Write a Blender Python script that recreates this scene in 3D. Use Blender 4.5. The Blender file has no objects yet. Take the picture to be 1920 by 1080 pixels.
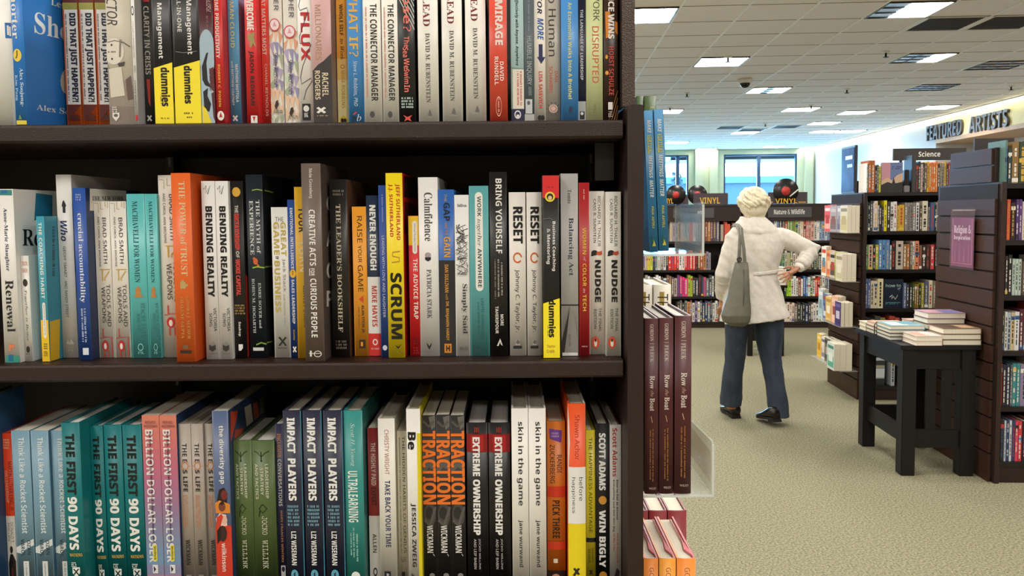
import bpy, bmesh, math, random, os
from mathutils import Vector, Matrix, Euler
random.seed(7)
C = bpy.context.scene.collection
S = bpy.context.scene

# ------------------------------------------------------------------ camera
F, CY, EYE, PITCH, ROLL = 1500.0, 490.0, 1.47, math.radians(3.45), 0.0090
cam = bpy.data.cameras.new('camera')
cam.lens = F / 1920 * 36; cam.sensor_width = 36; cam.sensor_fit = 'HORIZONTAL'
cam.shift_y = -(540 - CY) / 1920
cam.clip_start = .05; cam.clip_end = 300
co = bpy.data.objects.new('camera', cam); C.objects.link(co)
RC = (Matrix.Rotation(math.pi / 2 - PITCH, 3, 'X') @ Matrix.Rotation(-ROLL, 3, 'Z'))
co.matrix_world = Matrix.Translation((0, 0, EYE)) @ RC.to_4x4()
S.camera = co
CAM = Vector((0, 0, EYE))
# ------------------------------------------------------------------ world, exposure
w = bpy.data.worlds.new('world'); S.world = w; w.use_nodes = True
wn = w.node_tree.nodes; wl = w.node_tree.links
wn['Background'].inputs['Color'].default_value = (.27, .6, 1.0, 1)
wn['Background'].inputs['Strength'].default_value = 34.0
S.view_settings.view_transform = 'Standard'
S.view_settings.look = 'None'
S.view_settings.gamma = 1
S.view_settings.use_curve_mapping = False
S.view_settings.exposure = 0.3
S.cycles.use_denoising = True
S.cycles.max_bounces = 8
S.cycles.diffuse_bounces = 4
S.cycles.transparent_max_bounces = 12
S.cycles.sample_clamp_indirect = 6
LAMP = 29.0                       # radiance of the ceiling troffers
LAMP_COL = (1.0, .955, .905)
COVE = 6.0

# ------------------------------------------------------------------ pixel rays and frames
def ray(px, py):
    return (RC @ Vector(((px - 960) / F, -(py - CY) / F, -1))).normalized()
def at_y(px, py, Y):
    d = ray(px, py); return CAM + d * (Y / d.y)
def at_z(px, py, z):
    d = ray(px, py); return CAM + d * ((z - EYE) / d.z)
def at_x(px, py, X):
    d = ray(px, py); return CAM + d * (X / d.x)
TH = math.atan(80 / F)           # the shop's own grid is turned this much from the near bookcase
cT, sT = math.cos(TH), math.sin(TH)
def to_ab(p): return Vector((p.x * cT - p.y * sT, p.x * sT + p.y * cT, p.z))
def from_ab(a, b, z=0): return Vector((a * cT + b * sT, -a * sT + b * cT, z))
def ab_z(px, py, z): return to_ab(at_z(px, py, z))
def ab_a(px, py, a):             # ray meets plane a = const
    d = to_ab(ray(px, py)); return Vector((0, 0, EYE)) + d * (a / d.x)
def ab_b(px, py, b):
    d = to_ab(ray(px, py)); return Vector((0, 0, EYE)) + d * (b / d.y)

# ------------------------------------------------------------------ materials
def lin(c):
    if isinstance(c, str):
        c = c.lstrip('#'); c = [int(c[i:i + 2], 16) / 255 for i in (0, 2, 4)]
    return tuple(x / 12.92 if x <= .04045 else ((x + .055) / 1.055) ** 2.4 for x in c)
MATS = {}
def mat(c, rough=.5, noise=0, scale=40, bump=0, spec=.5, metal=0, name=None, stretch=None, detail=3):
    key = (c, rough, noise, scale, bump, spec, metal, stretch)
    if key in MATS: return MATS[key]
    m = bpy.data.materials.new(name or ('paint_' + str(c).strip('#'))); m.use_nodes = True
    nt = m.node_tree; b = nt.nodes['Principled BSDF']
    rgb = lin(c)
    b.inputs['Base Color'].default_value = (*rgb, 1)
    b.inputs['Roughness'].default_value = rough
    b.inputs['Metallic'].default_value = metal
    b.inputs['Specular IOR Level'].default_value = spec
    if noise or bump:
        tc = nt.nodes.new('ShaderNodeTexCoord'); mp = nt.nodes.new('ShaderNodeMapping')
        if stretch: mp.inputs['Scale'].default_value = stretch
        nt.links.new(tc.outputs['Object'], mp.inputs['Vector'])
        n = nt.nodes.new('ShaderNodeTexNoise'); n.inputs['Scale'].default_value = scale; n.inputs['Detail'].default_value = detail
        nt.links.new(mp.outputs['Vector'], n.inputs['Vector'])
        if noise:
            mx = nt.nodes.new('ShaderNodeMix'); mx.data_type = 'RGBA'
            mx.inputs['A'].default_value = (*[max(0, x * (1 - noise)) for x in rgb], 1)
            mx.inputs['B'].default_value = (*[min(1, x * (1 + noise)) for x in rgb], 1)
            mr = nt.nodes.new('ShaderNodeMapRange'); mr.inputs['From Min'].default_value = .3; mr.inputs['From Max'].default_value = .7
            nt.links.new(n.outputs['Fac'], mr.inputs['Value'])
            nt.links.new(mr.outputs['Result'], mx.inputs['Factor'])
            nt.links.new(mx.outputs['Result'], b.inputs['Base Color'])
        if bump:
            bp = nt.nodes.new('ShaderNodeBump'); bp.inputs['Strength'].default_value = bump; bp.inputs['Distance'].default_value = .004
            nt.links.new(n.outputs['Fac'], bp.inputs['Height']); nt.links.new(bp.outputs['Normal'], b.inputs['Normal'])
    MATS[key] = m
    return m
def emat(c, strength, name):
    m = bpy.data.materials.new(name); m.use_nodes = True; nt = m.node_tree; nt.nodes.clear()
    e = nt.nodes.new('ShaderNodeEmission'); o = nt.nodes.new('ShaderNodeOutputMaterial')
    e.inputs[0].default_value = (*c, 1); e.inputs[1].default_value = strength
    nt.links.new(e.outputs[0], o.inputs[0]); return m
def clearmat(name, tint, clear, rough=.05, body='ffffff'):
    m = bpy.data.materials.new(name); m.use_nodes = True; nt = m.node_tree; nt.nodes.clear()
    o = nt.nodes.new('ShaderNodeOutputMaterial'); t = nt.nodes.new('ShaderNodeBsdfTransparent')
    t.inputs[0].default_value = (*tint, 1)
    p = nt.nodes.new('ShaderNodeBsdfPrincipled'); p.inputs['Base Color'].default_value = (*lin(body), 1); p.inputs['Roughness'].default_value = rough
    mx = nt.nodes.new('ShaderNodeMixShader'); mx.inputs[0].default_value = clear
    nt.links.new(p.outputs[0], mx.inputs[1]); nt.links.new(t.outputs[0], mx.inputs[2]); nt.links.new(mx.outputs[0], o.inputs[0])
    return m
PAGES = mat('e6dfcc', .8, .06, 300, name='paper', stretch=(1, .02, .02))
PAGES_W = mat('eeeae2', .8, .05, 300, name='white_paper', stretch=(1, .02, .02))
PAGES_F = mat('e3dac4', .8, .12, 300, name='stacked_paper', stretch=(.02, .02, 1))
ESPRESSO = mat('2b1913', .42, .3, 900, .25, name='espresso_laminate', detail=1)
ESPRESSO_IN = mat('1d1613', .5, .2, 500, .15, name='shaded_shelf_interior')  # laminate darkened for the shade deep between the shelves
STILE = mat('2c1b17', .45, .18, 60, 0, name='wood_grain_stile', stretch=(8, 8, .6))
SLAT = mat('3b241b', .5, .15, 30, 0, .3, name='slatwall_laminate', stretch=(1, 1, 6))
GROOVE = mat('0c0908', .7, name='slat_groove')
CASE = mat('2a1a15', .4, .15, 60, name='brown_case', stretch=(6, 6, .6))
SHELFBLK = mat('17110f', .45, name='black_shelf')
TABLEBLK = mat('100f0f', .5, .12, 60, .05, spec=.35, name='black_painted_wood', stretch=(1, 1, 6))
ACRYL = clearmat('clear_acrylic', (.97, .98, .97), .74, .08, 'dfe2df')
ACRYL_EDGE = clearmat('acrylic_edge', (.9, .95, .92), .35, .2, 'e8ece8')
GLASS = clearmat('window_glass', (.93, .98, 1), .93, .02, '88aabb')
METAL = mat('9a9a98', .35, metal=.9, name='grey_metal')
WHITEMETAL = mat('e8e6e0', .4, name='white_enamel')
DARKMETAL = mat('3a3937', .4, metal=.6, name='dark_metal')

# ------------------------------------------------------------------ mesh builder and objects
class MB:
    def __init__(s): s.v = []; s.f = []; s.mi = []; s.m = []; s.sm = []
    def mid(s, m):
        if m not in s.m: s.m.append(m)
        return s.m.index(m)
    def add(s, verts, faces, m, smooth=False):
        k = len(s.v); i = s.mid(m); s.v += [Vector(v) for v in verts]
        for f in faces: s.f.append([k + j for j in f]); s.mi.append(i); s.sm.append(smooth)
        return s
    def quad(s, a, b, c, d, m): return s.add((a, b, c, d), ((0, 1, 2, 3),), m)
    def box(s, x0, x1, y0, y1, z0, z1, m, bev=0):
        if bev <= 0:
            v = [(x, y, z) for x in (x0, x1) for y in (y0, y1) for z in (z0, z1)]
            return s.add(v, ((0, 1, 3, 2), (4, 6, 7, 5), (0, 4, 5, 1), (2, 3, 7, 6), (0, 2, 6, 4), (1, 5, 7, 3)), m)
        bm = bmesh.new(); bmesh.ops.create_cube(bm, size=1)
        for v in bm.verts: v.co = Vector(((x0 + x1) / 2 + v.co.x * (x1 - x0), (y0 + y1) / 2 + v.co.y * (y1 - y0), (z0 + z1) / 2 + v.co.z * (z1 - z0)))
        bmesh.ops.bevel(bm, geom=bm.edges[:], offset=bev, segments=2, affect='EDGES')
        return s.addbm(bm, m)
    def addbm(s, bm, m, smooth=False, M=None):
        bm.verts.ensure_lookup_table(); bm.verts.index_update()
        s.add([(M @ v.co if M else v.co) for v in bm.verts], [[v.index for v in f.verts] for f in bm.faces], m, smooth); bm.free(); return s
    def prism(s, poly, d, m):                       # poly: closed 3D outline, d: extrusion vector
        n = len(poly); d = Vector(d); p = [Vector(q) for q in poly]
        v = p + [q + d for q in p]
        f = [list(range(n - 1, -1, -1)), list(range(n, 2 * n))] + [[i, (i + 1) % n, n + (i + 1) % n, n + i] for i in range(n)]
        return s.add(v, f, m)
    def loft(s, rings, m, smooth=True, cap=True):
        n = len(rings[0]); v = [q for r in rings for q in r]; f = []
        for i in range(len(rings) - 1):
            for j in range(n): f.append([i * n + j, i * n + (j + 1) % n, (i + 1) * n + (j + 1) % n, (i + 1) * n + j])
        if cap: f.append(list(range(n - 1, -1, -1))); f.append([(len(rings) - 1) * n + j for j in range(n)])
        return s.add(v, f, m, smooth)
    def tube(s, pts, rad, m, n=10, cap=True, flat=1.0):
        pts = [Vector(p) for p in pts]; rad = rad if isinstance(rad, (list, tuple)) else [rad] * len(pts)
        rings = []; up = Vector((0.1, .2, 1)).normalized()
        for i, p in enumerate(pts):
            t = (pts[min(i + 1, len(pts) - 1)] - pts[max(i - 1, 0)]).normalized()
            if abs(t.dot(up)) > .98: up = Vector((0, 1, .1)).normalized()
            x = t.cross(up).normalized(); y = x.cross(t).normalized(); up = y
            rings.append([p + (x * math.cos(2 * math.pi * k / n) + y * math.sin(2 * math.pi * k / n) * flat) * rad[i] for k in range(n)])
        return s.loft(rings, m, True, cap)
    def lathe(s, prof, c, m, n=24, axis='Z'):       # prof: (radius, height)
        c = Vector(c); rings = []
        for r, h in prof:
            ring = []
            for k in range(n):
                t = 2 * math.pi * k / n
                q = Vector((r * math.cos(t), r * math.sin(t), h))
                if axis == 'Y': q = Vector((q.x, q.z, q.y))
                if axis == 'X': q = Vector((q.z, q.x, q.y))
                ring.append(c + q)
            rings.append(ring)
        return s.loft(rings, m)
    def sphere(s, c, r, m, seg=20, sc=(1, 1, 1), R=None):
        bm = bmesh.new(); bmesh.ops.create_uvsphere(bm, u_segments=seg, v_segments=seg // 2 + 2, radius=r)
        M = Matrix.Translation(c) @ (R.to_4x4() if R else Matrix()) @ Matrix.Diagonal((*sc, 1))
        return s.addbm(bm, m, True, M)
    def mesh(s, name):
        me = bpy.data.meshes.new(name); me.from_pydata([tuple(v) for v in s.v], [], s.f)
        for m in s.m: me.materials.append(m)
        me.polygons.foreach_set('material_index', s.mi); me.polygons.foreach_set('use_smooth', s.sm); me.update(); return me
    def build(s, name, parent=None, loc=None, rz=0, origin=None):
        if origin is not None:
            o = Vector(origin); s.v = [v - o for v in s.v]
            if loc is None: loc = o
        me = s.mesh(name); o = bpy.data.objects.new(name, me); C.objects.link(o)
        if parent: o.parent = parent
        if loc is not None: o.location = loc
        o.rotation_euler.z = rz
        return o
def tag(o, label, cat, group=None):
    o['label'] = label; o['category'] = cat
    if group: o['group'] = group
    return o
def thing(name, label, cat, loc=(0, 0, 0), rot=(0, 0, 0), group=None):
    o = bpy.data.objects.new(name, None); C.objects.link(o); o.location = loc; o.rotation_euler = rot
    o.empty_display_size = .05
    return tag(o, label, cat, group)
def struct(name, mb, loc=None, rz=0):
    o = mb.build(name, None, loc, rz); o['kind'] = 'structure'; return o
def baked(mb, name, mods):                           # run modifiers and keep the resulting mesh
    me = mb.mesh(name) if isinstance(mb, MB) else mb
    o = bpy.data.objects.new(name, me); C.objects.link(o)
    for t, kw in mods:
        m = o.modifiers.new(t, t)
        for k, v in kw.items(): setattr(m, k, v)
    dg = bpy.context.evaluated_depsgraph_get(); dg.update()
    out = bpy.data.meshes.new_from_object(o.evaluated_get(dg))
    bpy.data.objects.remove(o); out.name = name
    return out
def link(name, me, parent=None, loc=None):
    o = bpy.data.objects.new(name, me); C.objects.link(o)
    if parent: o.parent = parent
    if loc is not None: o.location = loc
    return o

# ------------------------------------------------------------------ lettering
FONT = None
try:
    _fp = os.path.join(bpy.utils.system_resource('DATAFILES', path='fonts'), 'NotoSansMath-Regular.woff2')
    FONT = bpy.data.fonts.load(_fp)                 # Blender's own bundled font; the built-in one is the fallback
except Exception: FONT = None
ALPH = {'B': (0x1D5D4, 0x1D5EE, 0x1D7EC), 'R': (0x1D400, 0x1D41A, 0x1D7CE), 'I': (0x1D434, 0x1D44E, 0),
        'X': (0x1D63C, 0x1D656, 0), 'S': (0x1D4D0, 0x1D4EA, 0), 'M': (0x1D670, 0x1D68A, 0x1D7F6), 'K': (0x1D608, 0x1D622, 0), 'N': None}
def styled(t, f):
    a = ALPH[f]
    if a is None or FONT is None: return t
    o = ''
    for c in t:
        if 'A' <= c <= 'Z': o += chr(a[0] + ord(c) - 65)
        elif 'a' <= c <= 'z': o += '\u210e' if (f == 'I' and c == 'h') else chr(a[1] + ord(c) - 97)
        elif '0' <= c <= '9' and a[2]: o += chr(a[2] + ord(c) - 48)
        else: o += c
    return o
TCACHE = {}
def glyphs(t, f):
    """Flat letter outlines of one line, scaled into the unit square (u along the line, v up)."""
    if (t, f) in TCACHE: return TCACHE[(t, f)]
    cu = bpy.data.curves.new('t', 'FONT'); cu.body = styled(t, f); cu.size = 1; cu.resolution_u = 3
    if FONT: cu.font = FONT
    ob = bpy.data.objects.new('t', cu); me = ob.to_mesh()
    v = [(q.co.x, q.co.y) for q in me.vertices]; fc = [tuple(p.vertices) for p in me.polygons]
    x0 = min(a for a, _ in v); x1 = max(a for a, _ in v); y0 = min(b for _, b in v); y1 = max(b for _, b in v)
    v = [((a - x0) / max(1e-6, x1 - x0), (b - y0) / max(1e-6, y1 - y0)) for a, b in v]
    ob.to_mesh_clear(); bpy.data.objects.remove(ob); bpy.data.curves.remove(cu)
    TCACHE[(t, f)] = (v, fc); return v, fc

# print items on a spine: x in fractions of its width, y in photo pixels (for where they stand on the spine)
def T(t, f, x0, x1, y0, y1, c): return ('T', t, f, x0, x1, y0, y1, c)      # reads downwards
def Hh(t, f, x0, x1, y0, y1, c): return ('H', t, f, x0, x1, y0, y1, c)     # upright line
def Bd(x0, x1, y0, y1, c): return ('P', [(x0, y0), (x1, y0), (x1, y1), (x0, y1)], c)
def Pg(pts, c): return ('P', pts, c)
def El(cx, cy, rx, ry, c, n=20): return ('P', [(cx + rx * math.cos(2 * math.pi * k / n), cy + ry * math.sin(2 * math.pi * k / n)) for k in range(n)], c)
def Rg(cx, cy, rx, ry, c, t=.25, n=20, a0=0, a1=1): return ('O', cx, cy, rx, ry, c, t, n, a0, a1)
def Ln(pts, wd, c): return ('L', pts, wd, c)
def Mi(x0, x1, y0, y1, c, n=1, d='T'): return ('M', x0, x1, y0, y1, c, n, d)  # print too small to read
def Rr(x0, x1, y0, y1, c, r=.3, k=6):                                     # rounded label, rounded at top and bottom
    cx = (x0 + x1) / 2; rx = (x1 - x0) / 2; ry = r; p = []
    for i in range(k + 1): t = math.pi + math.pi * i / k; p.append((cx + rx * math.cos(t), y0 + ry + ry * math.sin(t)))
    for i in range(k + 1): t = math.pi * i / k; p.append((cx + rx * math.cos(t), y1 - ry + ry * math.sin(t)))
    return ('P', p, c)

def item_geo(it, rnd):
    """-> list of (points [(x frac, y px)], faces, colour)"""
    k = it[0]
    if k == 'T':
        _, t, f, x0, x1, y0, y1, c = it
        if f == 'W':                                  # heavy: the bold letters thickened all round
            v, fc = glyphs(t, 'B')
            return [([(x0 + (x1 - x0) * b + dx, y0 + (y1 - y0) * a + dy) for a, b in v], fc, c) for dx, dy in ((.01, .5), (-.01, -.5), (.01, -.5), (-.01, .5))]
        v, fc = glyphs(t, f)
        return [([(x0 + (x1 - x0) * b, y0 + (y1 - y0) * a) for a, b in v], fc, c)]
    if k == 'H':
        _, t, f, x0, x1, y0, y1, c = it; v, fc = glyphs(t, f)
        return [([(x0 + (x1 - x0) * a, y1 + (y0 - y1) * b) for a, b in v], fc, c)]
    if k == 'P': return [(list(it[1]), [tuple(range(len(it[1])))], it[2])]
    if k == 'O':
        _, cx, cy, rx, ry, c, t, n, a0, a1 = it; p = []; fc = []
        for i in range(n + 1):
            th = 2 * math.pi * (a0 + (a1 - a0) * i / n)
            for q in (1, 1 - t): p.append((cx + rx * q * math.cos(th), cy + ry * q * math.sin(th)))
            if i: fc.append((2 * i - 2, 2 * i - 1, 2 * i + 1, 2 * i))
        return [(p, fc, c)]
    if k == 'L':
        _, pts, wd, c = it; p = []; fc = []            # wd = (x fraction, y px) half widths
        for i, (x, y) in enumerate(pts):
            x2, y2 = pts[min(i + 1, len(pts) - 1)]; x1, y1 = pts[max(i - 1, 0)]
            dx, dy = (x2 - x1) * 30, (y2 - y1); l = math.hypot(dx, dy) or 1
            p += [(x - dy / l * wd[0], y + dx / l * wd[1]), (x + dy / l * wd[0], y - dx / l * wd[1])]
            if i: fc.append((2 * i - 2, 2 * i - 1, 2 * i + 1, 2 * i))
        return [(p, fc, c)]
    if k == 'M':
        _, x0, x1, y0, y1, c, n, d = it; p = []; fc = []
        for i in range(n):
            if d == 'T':
                a0 = x0 + (x1 - x0) * (i + .15) / n; a1 = x0 + (x1 - x0) * (i + .8) / n; y = y0
                while y < y1 - 2:
                    e = min(y + rnd.choice((.9, 1.3, 1.7)), y1); up = rnd.choice((0, 0, .18)) * (a1 - a0)
                    q = len(p); p += [(a0, y), (a1 - up, y), (a1 - up, e), (a0, e)]; fc.append((q, q + 1, q + 2, q + 3)); y = e + (2.6 if rnd.random() < .18 else .75)
            else:
                b0 = y0 + (y1 - y0) * (i + .15) / n; b1 = y0 + (y1 - y0) * (i + .8) / n; x = x0
                while x < x1 - .05:
                    e = min(x + rnd.uniform(.03, .06), x1)
                    q = len(p); p += [(x, b0), (e, b0), (e, b1), (x, b1)]; fc.append((q, q + 1, q + 2, q + 3)); x = e + (.09 if rnd.random() < .2 else .028)
        return [(p, fc, c)]
# ------------------------------------------------------------------ the shop: everything below stands in the shop's own grid
R0 = -TH
CZ = EYE + 1.85
TILE, GA, GB = .61, 1.152, 7.42
AW, BW = 7.75, 24.4
def sthing(name, label, cat, a, b, z=0, group=None, dr=0): return thing(name, label, cat, from_ab(a, b, z), (0, 0, R0 + dr), group)
def sbuild(mb, name, a=0, b=0, z=0): return mb.build(name, None, from_ab(a, b, z), R0)
def sstruct(mb, name): o = sbuild(mb, name); o['kind'] = 'structure'; return o

CARPET = mat('88846c', .95, .5, 105, .2, spec=.1, name='speckled_carpet', detail=6)
TILEM = mat('f4eeee', .9, .05, 90, .06, spec=.2, name='ceiling_tile')
m = MB(); m.box(-9, 8.9, -7, BW + .3, -.1, 0, CARPET); fl = sstruct(m, 'floor')
m = MB(); m.box(-9, 8.9, -7, BW + .3, CZ, CZ + .1, TILEM); sstruct(m, 'ceiling')
m = MB(); gm = mat('f8f6f2', .5, name='ceiling_t_bar'); gd = mat('6e6052', .8, name='reveal_shadow')
k = -16
while GA + k * TILE < AW:
    a = GA + k * TILE
    if a > -8.9: m.box(a - .011, a + .011, -6.9, BW, CZ - .007, CZ - .0005, gm)
    k += 1
k = -23
while GB + k * TILE < BW:
    b = GB + k * TILE
    if b > -6.9: m.box(-8.9, AW, b - .006, b + .006, CZ - .002, CZ - .0005, gd)  # dark strips painted for the shadow lines between tile rows
    k += 1
sstruct(m, 'trim_1')
WALLC = mat('b4bd9f', .85, .03, 3, name='pale_green_wall')
m = MB(); m.box(-9.2, -9, -7, BW + .3, 0, CZ, mat('cfc3ae', .85, name='beige_wall')); sstruct(m, 'wall_left')
m = MB(); m.box(-9, 8.9, -7.2, -7, 0, CZ, mat('cfc3ae', .85, name='beige_wall')); sstruct(m, 'wall_front')
m = MB(); m.box(8.7, 8.9, -7, 17, 0, CZ, mat('d8bfae', .85, .03, 3, name='pinkish_wall')); sstruct(m, 'wall_right')
m = MB(); m.box(AW, 8.9, 16.8, BW + .3, 0, CZ - .001, mat('c9d2d6', .85, name='white_wall')); sstruct(m, 'wall_corner')
m = MB(); m.box(AW, 8.69, 2, 16.79, 2.88, CZ - .001, mat('e6dfb0', .8, name='cream_soffit')); sstruct(m, 'trim_2')
m = MB(); m.box(AW - .015, 8.69, 2, 16.79, 2.80, 2.879, mat('b58d62', .6, .1, 20, name='oak_fascia')); sstruct(m, 'trim_3')
# back wall with two windows
WT = ab_b(1420, 289, BW).z
wa = [ab_b(p, 330, BW).x for p in (1291, 1357, 1494)]
m = MB(); lo = .55
for x0, x1 in ((-9, wa[0] - 7.0), (wa[0], wa[1]), (wa[2], AW - .001)): m.box(x0, x1, BW, BW + .25, 0, CZ - .001, WALLC)
for x0, x1 in ((wa[0] - 7.0, wa[0]), (wa[1], wa[2])):
    m.box(x0, x1, BW, BW + .25, 0, lo, WALLC); m.box(x0, x1, BW, BW + .25, WT, CZ - .001, WALLC)
for px in (1310, 1337, 1515): a = ab_b(px, 330, BW).x; m.box(a - .12, a + .12, BW - .12, BW, 0, CZ - .001, WALLC)
sstruct(m, 'wall_back')
FRM = mat('24405a', .4, metal=.3, name='window_frame')
for n, x0, x1, mull in ((1, wa[1], wa[2], (ab_b(1423, 330, BW).x,)), (2, wa[0] - 7.0, wa[0], (wa[0] - .32, wa[0] - 1.7, wa[0] - 3.4, wa[0] - 5.2))):
    m = MB(); f = .05
    m.box(x0, x0 + f, BW + .02, BW + .12, lo, WT, FRM); m.box(x1 - f, x1, BW + .02, BW + .12, lo, WT, FRM)
    m.box(x0 + f, x1 - f, BW + .02, BW + .12, WT - f, WT, FRM); m.box(x0 + f, x1 - f, BW + .02, BW + .12, lo, lo + f, FRM)
    for a in mull: m.box(a - .05, a + .05, BW + .02, BW + .12, lo + f, WT - f, FRM)
    o = sstruct(m, 'window_%d' % n)
    g = MB(); g.box(x0 + f, x1 - f, BW + .065, BW + .071, lo + f, WT - f, GLASS); g.build('glass_pane', o)
# outside
m = MB(); m.box(-40, 60, BW + .4, 140, -.3, -.15, mat('d8d8d4', .9, name='pavement')); sstruct(m, 'outside_ground')
m = MB(); a0 = ab_b(1360, 300, BW + 2).x; a1 = ab_b(1478, 300, BW + 2).x
zt = ab_b(1400, 305, BW + 2).z
m.box(a0 - 2, a1, BW + .3, BW + 2.2, zt, zt + .6, mat('0a1218', .6, name='awning_blue')); tag(sbuild(m, 'entrance_awning'), 'dark blue awning outside above the double window', 'awning')
dh = thing('building', 'low teal building far outside the double window', 'building', from_ab(22, 75, -.15), (0, 0, R0))
m = MB(); m.box(-18, 14, 0, 10, 0, 2.8 + 1.4, mat('10222a', .8, .1, 2, name='far_teal_wall')); m.build('wall', dh)
m = MB(); m.box(-18.4, 14.4, -.4, 10.4, 4.2, 4.8, mat('22383e', .8, name='far_roof_band')); m.build('roof', dh)
tb = ab_b(1268, 372, 37)
tr = thing('tree', 'loose bluish tree outside the left window', 'tree', from_ab(tb.x, 37, -.15), (0, 0, R0))
m = MB(); m.tube([(0, 0, 0), (.05, 0, 1.2), (0, .05, 3)], [.1, .08, .03], mat('4a4036', .9, name='bark')); m.build('trunk', tr)
m = MB(); lf = mat('0e1e22', .8, .2, 4, name='tree_leaves'); r = random.Random(3)
for i in range(260):
    t = r.random(); z = .9 + 2.5 * t; rad = .75 * (1 - t) ** .7 + .08; th_ = r.uniform(0, 6.28); q = rad * math.sqrt(r.random())
    c = Vector((q * math.cos(th_), q * math.sin(th_), z)); d1 = Vector((r.uniform(-1, 1), r.uniform(-1, 1), r.uniform(-1, 1))).normalized() * .13; d2 = Vector((r.uniform(-1, 1), r.uniform(-1, 1), r.uniform(-1, 1))).normalized() * .1
    m.quad(c - d1, c + d2, c + d1, c - d2, lf)
m.build('crown', tr)

# ------------------------------------------------------------------ ceiling fittings
LIT = emat(LAMP_COL, LAMP, 'lit_diffuser')
LITP = emat((.9, .96, 1.0), LAMP * .35, 'dim_diffuser')
LOUV = mat('8f9dae', .25, metal=.8, name='louver_metal')
LOUVD = mat('5e6266', .4, metal=.5, name='louver_blade')
used = set()
def troffer(a, b, kind, label):
    ia = math.floor((a - GA) / TILE); ib = math.floor((b - GB) / TILE)
    if (ia, ib) in used: return
    used.add((ia, ib)); a = GA + (ia + .5) * TILE; b = GB + (ib + .5) * TILE
    t = sthing('ceiling_light', label, 'ceiling light', a, b, CZ, group='square ceiling lights')
    h = TILE / 2 - .012; m = MB(); e = .014
    for x0, x1, y0, y1 in ((-h, -h + e, -h, h), (h - e, h, -h, h), (-h + e, h - e, -h, -h + e), (-h + e, h - e, h - e, h)): m.box(x0, x1, y0, y1, -.012, -.001, DARKMETAL)
    m.build('frame', t); h -= e
    lit = {'full': [(-h, h)], 'half': [(-h * .25, h)], 'slim': [(h * .2, h)], 'gap': [(-h, -h * .22), (h * .22, h)], 'louver': [], 'pale': [(-h, h)], 'recess': []}[kind]
    if lit:
        m = MB()
        for x0, x1 in lit: m.quad((x0, -h, -.006), (x0, h, -.006), (x1, h, -.006), (x1, -h, -.006), LITP if kind == 'pale' else LIT)
        m.build('diffuser', t)
    if kind in ('half', 'slim', 'gap', 'louver', 'recess'):  # grey share painted in where the view angle hides the lamp light
        m = MB(); x1 = {'half': -h * .26, 'slim': h * .19, 'gap': h * .21, 'louver': h, 'recess': h}[kind]; x0 = -h * .21 if kind == 'gap' else -h
        m.box(x0, x1, -h, h, -.0035, -.0025, LOUV)
        n = max(1, round((x1 - x0) / .18))
        for i in range(1, n): q = x0 + (x1 - x0) * i / n; m.box(q - .006, q + .006, -h, h, -.011, -.0036, LOUVD)
        for i in range(1, 3): q = -h + 2 * h * i / 3; m.box(x0, x1, q - .006, q + .006, -.0115, -.0036, LOUVD)
        m.build('louver', t)
for px, py, kd, lb in ((1215, 41, 'full', 'lit square ceiling light cut off by the top of the dark bookcase'), (1346, 120, 'full', 'lit square ceiling light below the lone sprinkler, left of the dome camera'),
        (1437, 170, 'gap', 'ceiling light with two lit ends and a grey middle, just beyond the dome camera'), (1250, 209, 'full', 'lit ceiling light beside the tops of the bright blue paperbacks'),
        (1500, 204, 'full', 'lit ceiling light in the middle distance, nearest to the woman of its row'), (1545, 229, 'full', 'lit ceiling light one row behind, above the pale back wall corner'),
        (1690, 29, 'half', 'large near ceiling light with a grey louvered third on its left'), (1722, 111, 'slim', 'ceiling light mostly blue grey louver with a lit right edge'),
        (1747, 163, 'louver', 'blue grey louvered ceiling light, dark when seen from the side'), (1760, 198, 'full', 'lit ceiling light nearest the wall lettering'), (1606, 209, 'pale', 'dim pale ceiling light above the framed sign'),
        (1862, 124, 'recess', 'unlit recessed ceiling light above the wall lettering'), (1567, 246, 'full', 'small lit ceiling light far back, left of a close pair'), (1598, 246, 'full', 'small lit ceiling light far back, right of a close pair'),
        (1401, 250, 'full', 'lit ceiling light far back in front of the double window'), (1272, 267, 'full', 'far lit ceiling light near the left window'), (1320, 278, 'full', 'farthest lit ceiling light above the left wall pier'), (1461, 275, 'full', 'farthest lit ceiling light above the double window'), (1520, 276, 'pale', 'far dim ceiling light near the back corner')):
    p = ab_z(px, py, CZ); troffer(p.x, p.y, kd, lb)
for b in (-3.4, -.6, 1.9, 4.3, 6.4):  # rows added out of view so the near shelf gets enough light
    for a in (-6.5, -4.1, -1.7, .8, 3.2, 5.6): troffer(a, b, 'full', 'unseen lit square ceiling light added overhead, outside the picture')
for b in (9, 13, 17, 21):  # more unseen lights added behind the bookcase to brighten the shop
    for a in (-6, -3, -.4): troffer(a, b, 'full', 'unseen lit square ceiling light added behind the tall bookcase')
for b in (10, 14, 18, 22):
    troffer(6.6 if b < 20 else 5.5, b, 'louver', 'unlit louvered ceiling light along the right wall') if 0 else None
VD = mat('3f3a34', .6, name='return_air_grille')
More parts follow.
